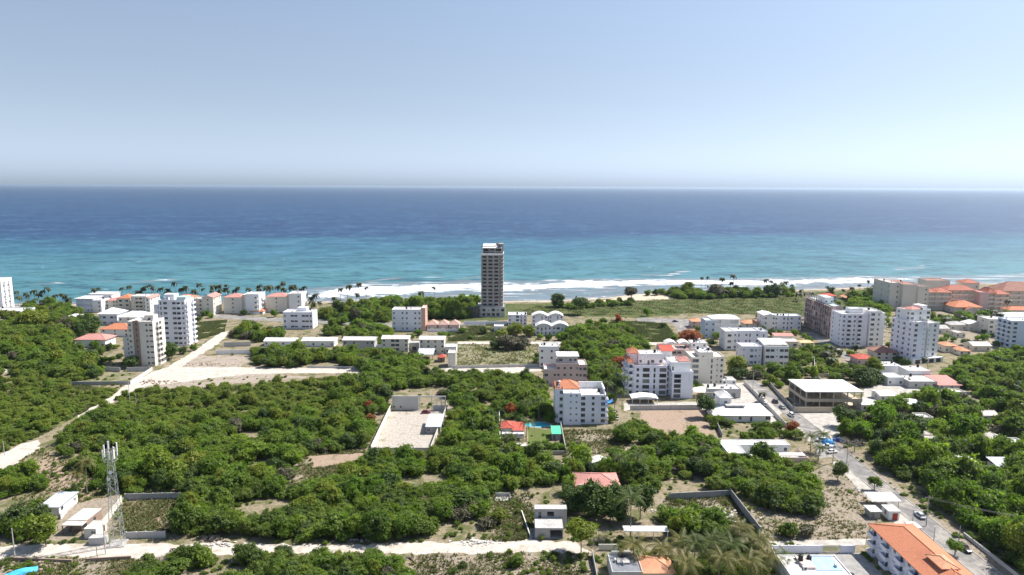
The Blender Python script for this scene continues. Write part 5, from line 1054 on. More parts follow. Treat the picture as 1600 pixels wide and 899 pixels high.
# ================================================================ PLANTS
def foliage(name, cols, trans=0.28, pos=0.35):
    k = NT(name); oi = k.n('ObjectInfo'); rp = k.n('ValToRGB'); e = rp.color_ramp.elements
    while len(e) < len(cols): e.new(0.5)
    for i, c in enumerate(cols): e[i].position = i/(len(cols)-1); e[i].color = (*c, 1)
    k.l(oi.outputs['Random'], rp.inputs[0])
    c = k.mix(k.ramp(k.noise(0.55, 3), 0.35, 0.65, 0, pos), rp.outputs[0], tuple(x*1.45 for x in cols[-1]))
    c = k.mix(k.ramp(k.noise(0.02, 3), 0.4, 0.62, 0, 0.3), c, (0.12, 0.125, 0.045))
    k.out(c, 0.55, 0.25)
    tr = k.n('BsdfTranslucent'); mx = k.n('MixShader'); mx.inputs[0].default_value = trans
    tc = k.mix(1.0, c, (1.3, 1.6, 0.45), 'MULTIPLY'); k.l(tc, tr.inputs[0])
    o = k.t.nodes['Material Output']; k.l(k.b.outputs[0], mx.inputs[1]); k.l(tr.outputs[0], mx.inputs[2]); k.l(mx.outputs[0], o.inputs[0])
    return k.m
LEAF = foliage('scrub_leaves', [(0.080, 0.131, 0.023), (0.145, 0.215, 0.031), (0.117, 0.184, 0.027), (0.188, 0.254, 0.037), (0.163, 0.203, 0.054)], 0.48)
LEAFB = foliage('yellowish_leaves', [(0.170, 0.235, 0.032), (0.193, 0.254, 0.039)], 0.48)
LEAFM = foliage('mid_leaves', [(0.109, 0.179, 0.027), (0.131, 0.200, 0.031)], 0.48)
LEAFK = foliage('deep_leaves', [(0.068, 0.117, 0.022), (0.084, 0.135, 0.026)], 0.42)
LEAFO = foliage('olive_leaves', [(0.181, 0.224, 0.042), (0.224, 0.260, 0.054), (0.151, 0.200, 0.037)], 0.42)
LEAFS = foliage('backlit_dark_palm_leaves', [(0.022, 0.034, 0.014), (0.032, 0.044, 0.018)], 0.06, 0.1)  # leaf colour darkened to stand for backlit palm silhouettes on the shore
LEAFD = foliage('dark_leaves', [(0.041, 0.077, 0.018), (0.060, 0.103, 0.022), (0.072, 0.115, 0.025)], 0.22, 0.2)
LEAFY = foliage('yellow_green_leaves', [(0.18, 0.215, 0.024), (0.205, 0.225, 0.032), (0.15, 0.20, 0.022)], 0.35, 0.3)
LEAFG = foliage('grey_dry_leaves', [(0.13, 0.115, 0.075), (0.10, 0.095, 0.06), (0.15, 0.13, 0.095)], 0.15, 0.2)
LEAFR = foliage('red_blossom', [(0.34, 0.085, 0.03), (0.28, 0.10, 0.04), (0.38, 0.07, 0.03)], 0.3, 0.15)
LEAFP = foliage('palm_leaves', [(0.070, 0.105, 0.026), (0.095, 0.125, 0.032), (0.080, 0.115, 0.026)], 0.35, 0.25)
LEAFPY = foliage('sunburnt_palm_leaves', [(0.17, 0.16, 0.045), (0.20, 0.16, 0.05), (0.13, 0.14, 0.04)], 0.3, 0.3)
BARK = plain('bark', (0.15, 0.12, 0.09), (0.09, 0.075, 0.06), 3, 0.9)
PBARK = plain('palm_bark', (0.27, 0.24, 0.20), (0.17, 0.15, 0.13), 4, 0.9)
def np_mesh(name, V, F, mat):
    me = bpy.data.meshes.new(name); nV, nF = len(V), len(F); kf = F.shape[1]
    me.vertices.add(nV); me.vertices.foreach_set('co', V.astype(np.float32).ravel())
    me.loops.add(nF*kf); me.loops.foreach_set('vertex_index', F.astype(np.int32).ravel())
    me.polygons.add(nF); me.polygons.foreach_set('loop_start', np.arange(0, nF*kf, kf, dtype=np.int32))
    me.update(calc_edges=True); me.materials.append(mat); return me
def leaf_quads(P, N, size, rg):
    n = len(P); N = N/np.linalg.norm(N, axis=1, keepdims=True)
    A = np.cross(N, rg.normal(size=(n, 3))); A /= np.linalg.norm(A, axis=1, keepdims=True); Bv = np.cross(N, A)
    sa = (size*rg.uniform(0.7, 1.35, n))[:, None]; sb = (size*rg.uniform(0.45, 0.9, n))[:, None]
    bend = N*sa*0.25
    V = np.stack([P-A*sa-bend, P-Bv*sb, P+A*sa-bend, P+Bv*sb], 1).reshape(-1, 3)
    return V, np.arange(4*n).reshape(-1, 4)
def crown_mesh(seed, rad=3.0, hgt=4.5, base=0.6, nb=7, ncl=85, per=22, leaf=0.175, mat=None, flat=1.0, name='crown'):
    """leaf clusters on the skins of a heap of unequal lobes, gaps between them"""
    rg = np.random.default_rng(seed); C, Rr = [], []
    for i in range(nb):
        t = rg.uniform(0, 6.283); q = rad*0.62*math.sqrt(rg.uniform(0.02, 1)); r = rad*rg.uniform(0.30, 0.55)*(1.15 if i == 0 else 1)
        zc = base+r*0.6+(hgt-base-r*1.6)*rg.uniform(0.1, 1.0)*(1-0.45*(q/rad)); C.append((q*math.cos(t), q*math.sin(t), max(zc, base+r*0.55))); Rr.append(r)
    C, Rr = np.array(C), np.array(Rr)
    pk = rg.choice(nb, ncl*3, p=Rr**2/np.sum(Rr**2)); D = rg.normal(size=(ncl*3, 3)); D[:, 2] = D[:, 2]*0.9+0.25; D /= np.linalg.norm(D, axis=1, keepdims=True)
    K = C[pk]+D*(Rr[pk]*rg.uniform(0.62, 1.24, ncl*3))[:, None]*np.array([1, 1, flat*0.9])
    dist = np.linalg.norm(K[:, None]-C[None], axis=2)/Rr[None]; dist[np.arange(len(K)), pk] = 9
    ok = (dist.min(1) > 0.72) & (K[:, 2] > 0.15); K, D = K[ok][:ncl], D[ok][:ncl]
    m = len(K); cr_ = rg.uniform(0.35, 0.8, m)*rad/3
    P = np.repeat(K, per, 0)+np.clip(rg.normal(size=(m*per, 3)), -1.6, 1.6)*np.repeat(cr_, per)[:, None]*np.array([.62, .62, .42])
    N = np.repeat(D, per, 0)*0.9+rg.normal(size=(m*per, 3))*0.55+np.array([0, 0, 0.5])
    V, F = leaf_quads(P, N, leaf*rad/3+0.05, rg)
    # a few big shaded inner leaves close the heart of the crown
    n2 = ncl*2; pk = rg.choice(nb, n2); P2 = C[pk]+rg.normal(size=(n2, 3))*Rr[pk][:, None]*0.36; P2[:, 2] = np.maximum(P2[:, 2], 0.3)
    V2, F2 = leaf_quads(P2, rg.normal(size=(n2, 3)), 0.55*rad/3, rg)
    return np_mesh(name, np.concatenate([V, V2]), np.concatenate([F, F2+len(V)]), mat or LEAF)
def trunk_mesh(seed, h, r, nb=4, spread=1.6, mat=None, lean=0.3, name='trunk', sub=0):
    r_ = random.Random(seed); m = MB(); hh = h*0.45
    p = (r_.uniform(-lean, lean)*.3, r_.uniform(-lean, lean)*.3, hh); m.path([(0, 0, -0.1), (p[0]*.5, p[1]*.5, hh*.5), p], [r, r*.8, r*.62], 6)
    for i in range(nb):
        t = 6.283*i/nb+r_.uniform(-.5, .5); q = spread*r_.uniform(.5, 1); e = (p[0]+q*math.cos(t), p[1]+q*math.sin(t), h*r_.uniform(.75, 1))
        md = ((p[0]+e[0])/2+r_.uniform(-.2, .2), (p[1]+e[1])/2+r_.uniform(-.2, .2), (p[2]*.45+e[2]*.55)); m.path([p, md, e], [r*.5, r*.32, r*.12], 5)
        for j in range(sub):
            a = r_.uniform(0, 6.283); s = q*.55; f = (md[0]+s*math.cos(a), md[1]+s*math.sin(a), md[2]+r_.uniform(.2, .8)*h*.25); m.path([md, f], [r*.22, r*.05], 4)
            for jj in range(3):
                a = r_.uniform(0, 6.283); g_ = ((md[0]+f[0])/2, (md[1]+f[1])/2, (md[2]+f[2])/2); m.path([g_, (f[0]+s*.5*math.cos(a), f[1]+s*.5*math.sin(a), f[2]+r_.uniform(-.1, .3)*h*.2)], [r*.12, r*.03], 4)
    return m.mesh(name, mat or BARK)
NV = 9
CP = [dict(hgt=4.2, nb=6, ncl=80), dict(hgt=5.2, nb=9, ncl=120), dict(hgt=4.4, nb=5, ncl=48, per=20), dict(hgt=5.8, nb=8, ncl=95, base=1.2), dict(hgt=3.3, nb=10, ncl=110, flat=.6), dict(hgt=5.0, nb=4, ncl=60), dict(hgt=4.6, nb=12, ncl=70, per=16), dict(hgt=6.4, nb=9, ncl=80, base=1.6, per=18), dict(hgt=3.6, nb=7, ncl=60, flat=.7)]
CROWN = [crown_mesh(11+i, rad=3.0, **CP[i]) for i in range(NV)]
TRUNK = [trunk_mesh(40+i, 3.6+.2*i, .16+.01*i, 4, 1.5) for i in range(4)]
TALLCROWN = [crown_mesh(61+i, rad=3.1, hgt=6.6+.4*i, base=1.9, nb=9, ncl=120, mat=LEAFD) for i in range(4)]
TALLTRUNK = [trunk_mesh(80+i, 5.2, .2, 5, 1.6) for i in range(3)]

def inpoly(x, y, P):
    c = False; j = len(P)-1
    for i in range(len(P)):
        if (P[i][1] > y) != (P[j][1] > y) and x < (P[j][0]-P[i][0])*(y-P[i][1])/(P[j][1]-P[i][1])+P[i][0]: c = not c
        j = i
    return c
def segd(x, y, p, q):
    dx, dy = q[0]-p[0], q[1]-p[1]; t = max(0, min(1, ((x-p[0])*dx+(y-p[1])*dy)/max(1e-9, dx*dx+dy*dy))); return math.hypot(x-p[0]-t*dx, y-p[1]-t*dy)
def clear(x, y, r):
    """is a crown of radius r clear of walls and buildings (and of road centres)?"""
    for P in FOOT:
        if abs(P[0][0]-x) > 60 or abs(P[0][1]-y) > 60: continue
        if inpoly(x, y, P): return False
        for i in range(len(P)):
            if segd(x, y, P[i], P[(i+1) % len(P)]) < r: return False
    for pts, h in FOOT_LINES:
        for p, q in zip(pts[:-1], pts[1:]):
            if segd(x, y, p, q) < r*0.7: return False
    return True
# thickets: (outline on the ground, spacing m, radius range, height factor, words that say which thicket)
THICKETS = [
 ([(205, 612), (300, 608), (480, 597), (560, 590), (600, 612), (604, 645), (585, 672), (572, 700), (490, 708), (455, 742), (440, 768), (470, 772), (540, 752), (580, 722), (672, 722), (690, 690), (712, 640), (790, 592), (838, 590), (858, 625), (858, 652), (783, 655), (776, 712), (880, 716), (872, 756), (800, 766), (768, 772), (760, 830), (640, 843), (560, 848), (440, 846), (330, 836), (272, 835), (284, 795), (272, 772), (196, 770), (150, 752), (96, 716), (90, 694), (140, 655), (185, 628)],
  3.3, (2.1, 3.7), 1.0, 'scrub tree with a lumpy green crown in the big central thicket left of the walled lot'),
 ([(-60, 512), (95, 508), (118, 545), (150, 566), (178, 578), (150, 590), (108, 600), (120, 612), (190, 612), (150, 632), (110, 650), (60, 684), (0, 708), (-80, 730)],
  3.5, (2.2, 3.8), 1.0, 'scrub tree in the wide green thicket at the left edge above the track'),
 ([(245, 874), (330, 872), (480, 870), (600, 868), (636, 878), (640, 940), (200, 940), (215, 890)], 2.9, (1.6, 2.9), .85, 'bushy green shrub tree below the white track at the bottom edge'),
 ([(965, 692), (1002, 668), (1040, 690), (1120, 694), (1165, 704), (1205, 724), (1250, 738), (1275, 762), (1268, 806), (1215, 806), (1152, 772), (1090, 768), (1040, 772), (985, 768), (955, 730)],
  3.3, (2.1, 3.6), 1.0, 'dense green tree in the thicket right of the palm garden'),
 ([(1352, 712), (1385, 700), (1450, 712), (1500, 690), (1560, 650), (1660, 628), (1700, 960), (1625, 930), (1570, 868), (1500, 812), (1430, 760), (1395, 738)],
  3.3, (2.2, 3.9), 1.1, 'bright green tree in the thick wood right of the street'),
 ([(1305, 672), (1390, 660), (1480, 650), (1560, 640), (1500, 688), (1450, 708), (1380, 698), (1345, 710), (1330, 690)], 4.4, (2.3, 3.8), 1.15, 'garden tree among the half hidden roofs right of the street'),
 ([(1470, 586), (1500, 566), (1560, 556), (1680, 548), (1700, 650), (1600, 632), (1530, 622), (1490, 596)], 3.7, (2.3, 3.8), .9, 'green tree in the thicket below the finned balcony block'),
 ([(392, 552), (470, 548), (530, 554), (600, 556), (648, 566), (690, 580), (640, 590), (570, 580), (400, 573)], 3.6, (2.2, 3.8), 1.0, 'dark green tree in the belt in front of the low row houses'),
 ([(880, 522), (950, 506), (990, 520), (1010, 542), (1000, 560), (968, 582), (975, 612), (925, 596), (925, 570), (880, 560)], 3.7, (2.3, 4.0), 1.0, 'green tree in the block of trees behind the lavender apartments'),
 ([(500, 492), (560, 482), (600, 474), (745, 476), (748, 494), (722, 500), (668, 498), (610, 500), (570, 516), (520, 510)], 3.9, (2.6, 4.4), 1.1, 'seaside tree in the dark thicket left of the high rise'),
 ([(360, 527), (385, 512), (430, 520), (440, 532), (405, 534)], 3.7, (2.4, 3.8), 1.1, 'tree in the small grove left of the long white bungalows'),
 ([(500, 522), (560, 520), (608, 518), (612, 530), (595, 544), (530, 530)], 3.7, (2.4, 3.8), 1.1, 'tree in the grove between the office block and the low row'),
 ([(1010, 462), (1060, 458), (1200, 460), (1240, 458), (1240, 464), (1130, 468), (1060, 467)], 4.0, (2.4, 4.0), 1.1, 'wind bent coastal tree in the strip beyond the meadow'),
 ([(1325, 470), (1388, 466), (1390, 492), (1375, 500), (1330, 486)], 4.2, (2.6, 4.2), 1.1, 'dark tree left of the resort end wall'),
 ([(1430, 506), (1500, 494), (1600, 496), (1560, 504), (1500, 506), (1445, 516)], 4.5, (2.2, 3.6), 1.0, 'garden tree in front of the resort hotel'),
 ([(850, 480), (960, 474), (985, 477), (900, 484)], 4.6, (2.0, 3.4), .8, 'low shrub tree on the near edge of the beach'),
 ([(1225, 590), (1260, 574), (1350, 578), (1375, 592), (1345, 606), (1290, 590), (1235, 604)], 4.3, (2.4, 3.8), 1.1, 'tree in the dark belt behind the open concrete deck'),
 ([(1165, 588), (1232, 576), (1260, 590), (1225, 606), (1180, 606)], 4.3, (2.4, 3.8), 1.1, 'tree in the clump below the white twin block'),
 ([(1255, 545), (1300, 545), (1310, 575), (1255, 575), (1235, 560)], 4.4, (2.4, 3.6), 1.0, 'street tree below the unfinished pinkish block'),
 ([(885, 725), (925, 722), (960, 735), (975, 790), (900, 800), (880, 770)], 4.3, (2.6, 4.2), 1.35, 'tall dark tree around the salmon roofed house'),
 ([(1030, 805), (1080, 815), (1130, 830), (1120, 846), (1040, 846)], 3.3, (1.9, 3.2), 1.0, 'scrub tree between the palm garden and the rubble lot'),
 ([(640, 575), (700, 590), (780, 588), (760, 600), (706, 628), (690, 616), (620, 610), (570, 588)], 3.5, (2.1, 3.4), .9, 'green tree in the thicket above the walled lot'),
 ([(1100, 655), (1150, 667), (1200, 672), (1250, 686), (1160, 690), (1125, 682)], 3.4, (1.9, 3.0), .95, 'garden bush below the broad white villa'),
 ([(100, 480), (40, 484), (0, 505), (100, 512), (150, 525), (150, 505)], 3.9, (2.3, 3.8), 1.1, 'tree in the grove around the white villas at left'),
 ([(1395, 625), (1480, 622), (1545, 640), (1480, 650), (1400, 655), (1350, 660)], 4.4, (2.2, 3.6), 1.1, 'tree in the gardens below the street workshops'),
 ([(1360, 570), (1330, 575), (1350, 560)], 4.2, (2.2, 3.2), 1.0, 'tree beside the dark red roofed house'),
 ([(1035, 868), (1080, 856), (1150, 850), (1195, 866), (1222, 930), (1060, 930), (1050, 890)], 2.6, (1.2, 2.2), .9, 'x'),
 ([(0, 745), (45, 740), (80, 770), (60, 800), (0, 800)], 3.2, (1.9, 3.2), 1.0, 'scrub tree left of the blue grey shed'),
 ([(0, 815), (60, 815), (100, 838), (60, 848), (0, 848)], 3.0, (1.9, 3.0), 1.1, 'leafy tree beside the white track at lower left'),
]
rt = random.Random(21); TREES = []
ROADS = [(o, [tuple(v.co[:2]) for v in o.data.vertices]) for o in bpy.data.objects if o.get('kind') == 'structure' and o.name.split('.')[0] in ('dirt_road', 'street', 'courtyard', 'pavement', 'forecourt', 'coast_road', 'villa_yard')]
def onroad(x, y):
    return any(inpoly(x, y, P) for _, P in ROADS)
for ti, (px, sp_, (r0, r1), hf, words) in enumerate(THICKETS):
    P = GP(px); x0, x1 = min(p[0] for p in P), max(p[0] for p in P); y0, y1 = min(p[1] for p in P), max(p[1] for p in P)
    y = y0; sp_ *= .93
    while y < y1:
        x = x0
        while x < x1:
            xx, yy = x+rt.uniform(-.55, .55)*sp_, y+rt.uniform(-.55, .55)*sp_; q0 = rt.random(); r = .86*rt.uniform(r0, r1)*(1 if q0 < .88 else 1.45)
            x += sp_
            if not inpoly(xx, yy, P): continue
            q = proj(xx, yy)
            if q[0] < -70 or q[0] > 1670 or q[1] > 990: continue
            r, hm_ = (r*.62, .62) if (ti == 1 and q[1] > 592) or (ti == 0 and q[1] < 668+20*math.sin(xx*.08) and q[0] < 520) else ((r*1.28, 1.0) if ti in (4, 5) else (r, 1.0))
            if ti in (4, 5) and rt.random() < .2 or ti in (16, 17, 18) and rt.random() < .4: continue
            if hm_ < 1 and rt.random() < .22: continue
            if hm_ < 1:
                for _ in range(1):
                    x2, y2 = xx+rt.uniform(-1.8, 1.8), yy+rt.uniform(-1.8, 1.8)
                    if not onroad(x2, y2) and clear(x2, y2, r*.7): TREES.append((x2, y2, r*rt.uniform(.6, 1.05), r*hf*hm_*rt.uniform(.8, 1.6), ti, rt.randrange(NV)+100, rt.uniform(0, 6.283)))
            gap = math.sin(xx*.11+yy*.05+ti)+math.sin(yy*.17-xx*.07)
            if gap > 1.22 or onroad(xx, yy) or not clear(xx, yy, r*.75): continue
            TREES.append((xx, yy, r, r*hf*rt.uniform(.8, 1.35), ti, rt.randrange(NV)+(100 if hm_ < 1 else 0), rt.uniform(0, 6.283)))
        y += sp_*.9
TREES.sort(key=lambda t: -t[2]*FPX/t[1])
near = [t for t in TREES if -5 < proj(t[0], t[1])[0] < 1605 and proj(t[0], t[1], t[3])[1] < 897][:296]
ids = set(id(t) for t in near); near = [(x, y, r, h, ti, v % 100, rz) for (x, y, r, h, ti, v, rz) in near]; crowns = []
MARKS = [('lattice mast', 184, 845), ('blue grey shed', 78, 795), ('walled dirt lot', 625, 712), ('concrete shell', 860, 838), ('pool garden', 830, 705), ('salmon roofed house', 935, 780), ('rubble lot', 1090, 805), ('slanting grey wall', 1165, 805), ('lone round tree', 1309, 750),
         ('flat roofed villa', 1215, 720), ('silver car', 1437, 808), ('crossarm pole', 1447, 822), ('black car', 1507, 860), ('right edge pole', 1580, 838), ('big yellow tree', 262, 752), ('low track motorcycles', 277, 862), ('white rubble heap', 745, 846), ('reddish clearing', 520, 715), ('gap in the stone wall', 124, 878),
         ('buried white roof', 1508, 733), ('pale grey gable', 1465, 703), ('red earth plot', 235, 800), ('lone bush below the track', 806, 884), ('yellowed palm', 136, 772), ('street bend', 1325, 715), ('left end of the track', 25, 868), ('first bare stretch of track', 600, 850), ('red blossom tree', 580, 668)]
MK = [(n_, G(a_, b_)) for n_, a_, b_ in MARKS]
TONE = [('deep green', LEAFK), ('mid green', LEAFM), ('mid green', LEAFM), ('yellowish green', LEAFB)]
info = []
for i, (x, y, r, h, ti, v, rz) in enumerate(near):
    n_, m_ = min(MK, key=lambda k_: math.dist(k_[1], (x, y))); dx, dy = x-m_[0], y-m_[1]; dd = math.hypot(dx, dy)
    side = ('right of' if dx > 0 else 'left of') if abs(dx) > abs(dy) else ('behind' if dy > 0 else 'in front of')
    tn, tm = TONE[rt.randrange(4)]; sz = 'small' if r < 2.4 else ('large' if r > 3.2 else 'medium')
    info.append((f"{sz} {tn} scrub tree {'close ' if dd < 11 else ('well ' if dd > 24 else '')}{side} the {n_}", tm))
cnt = {}
for l_, _ in info: cnt[l_] = cnt.get(l_, 0)+1
ORD = 'first second third fourth fifth sixth seventh eighth ninth tenth eleventh twelfth thirteenth fourteenth fifteenth sixteenth seventeenth eighteenth nineteenth twentieth'.split()
grp = [l_.replace('tree', 'trees') if cnt[l_] > 1 else 'scrub trees of the thickets' for l_, _ in info]; src_i = set()
for v_ in range(NV): src_i.add(next(i for i, t_ in enumerate(near) if t_[5] == v_))
for l_ in cnt:
    if cnt[l_] > 1:
        for k_, i in enumerate(sorted((i for i in range(len(info)) if info[i][0] == l_), key=lambda i: proj(near[i][0], near[i][1])[0])): info[i] = (l_+', '+ORD[min(k_, 19)]+' from left', info[i][1])
for i in src_i: info[i] = (info[i][0].replace('deep green', 'mixed green').replace('mid green', 'mixed green').replace('yellowish green', 'mixed green'), info[i][1])
for i, (x, y, r, h, ti, v, rz) in enumerate(near):
    lab, tm = info[i]
    t = thing('scrub_tree', lab, 'tree', (x, y), rz, grp[i])
    t.scale = (r*rt.uniform(.85, 1.25)/3, r*rt.uniform(.85, 1.1)/3, h/3); c = mobj('crown', CROWN[v], t); c.material_slots[0].link = 'OBJECT'; c.material_slots[0].material = tm
    crowns.append(c); mobj('trunk', TRUNK[v % 4], t)
def gn_scatter(name, pts, sources):
    """one object: copies of the given crowns on points, each with its own turn and size"""
    me = bpy.data.meshes.new(name); me.from_pydata([p[0] for p in pts], [], [])
    me.attributes.new('v', 'INT', 'POINT').data.foreach_set('value', [p[1] for p in pts])
    me.attributes.new('rot', 'FLOAT_VECTOR', 'POINT').data.foreach_set('vector', [c for p in pts for c in (0, 0, p[2])])
    me.attributes.new('siz', 'FLOAT_VECTOR', 'POINT').data.foreach_set('vector', [c for p in pts for c in p[3]])
    ng = bpy.data.node_groups.new(name, 'GeometryNodeTree')
    ng.interface.new_socket('Geometry', in_out='INPUT', socket_type='NodeSocketGeometry'); ng.interface.new_socket('Geometry', in_out='OUTPUT', socket_type='NodeSocketGeometry')
    N = ng.nodes.new; gi, go, jn = N('NodeGroupInput'), N('NodeGroupOutput'), N('GeometryNodeJoinGeometry')
    def na(nm, dt):
        a = N('GeometryNodeInputNamedAttribute'); a.data_type = dt; a.inputs[0].default_value = nm; return a.outputs[0]
    av, ar, as_ = na('v', 'INT'), na('rot', 'FLOAT_VECTOR'), na('siz', 'FLOAT_VECTOR')
    for i, src in enumerate(sources):
        oi = N('GeometryNodeObjectInfo'); oi.transform_space = 'ORIGINAL'; oi.inputs['Object'].default_value = src; oi.inputs['As Instance'].default_value = True
        cm = N('FunctionNodeCompare'); cm.data_type = 'INT'; cm.operation = 'EQUAL'; cm.inputs[3].default_value = i; ng.links.new(av, cm.inputs[2])
        ip = N('GeometryNodeInstanceOnPoints'); ng.links.new(gi.outputs[0], ip.inputs['Points']); ng.links.new(cm.outputs[0], ip.inputs['Selection'])
        ng.links.new(oi.outputs['Geometry'], ip.inputs['Instance']); ng.links.new(ar, ip.inputs['Rotation']); ng.links.new(as_, ip.inputs['Scale']); ng.links.new(ip.outputs[0], jn.inputs[0])
    ng.links.new(jn.outputs[0], go.inputs[0])
    o = mobj(name, me); md = o.modifiers.new('scatter', 'NODES'); md.node_group = ng; return tag(o, kind='stuff')
src = []
for v in range(NV):
    c = next((c for c in crowns if c.data == CROWN[v]), None); c.material_slots[0].link = 'DATA'; src.append(c)
# low growth and young scrub on open ground
low = []
while len(low) < 2600:
    px, py = rt.uniform(-40, 1640), 470+430*rt.random()**.7; x, y = G(px, py)
    n = math.sin(x*.09+1.3)+math.sin(y*.11+x*.03)+math.sin(x*.31+y*.23)*.6
    if n < -.1+rt.uniform(-.6, .6) or y > shore(x)-24 or onroad(x, y) or not clear(x, y, .6): continue
    if (1190 < px < 1390 and 730 < py < 848 and rt.random() < .8) or (575 < px < 700 and 640 < py < 708) or (1000 < px < 1125 and 636 < py < 682) or (880 < px < 1240 and 470 < py < 496): continue
    r = rt.uniform(.35, 1.0); low.append(((x, y, -.05), rt.randrange(NV), rt.uniform(0, 6.28), (r/3, r/3, r*rt.uniform(.6, 1)/3)))
gn_scatter('low_shrubs', low, src)
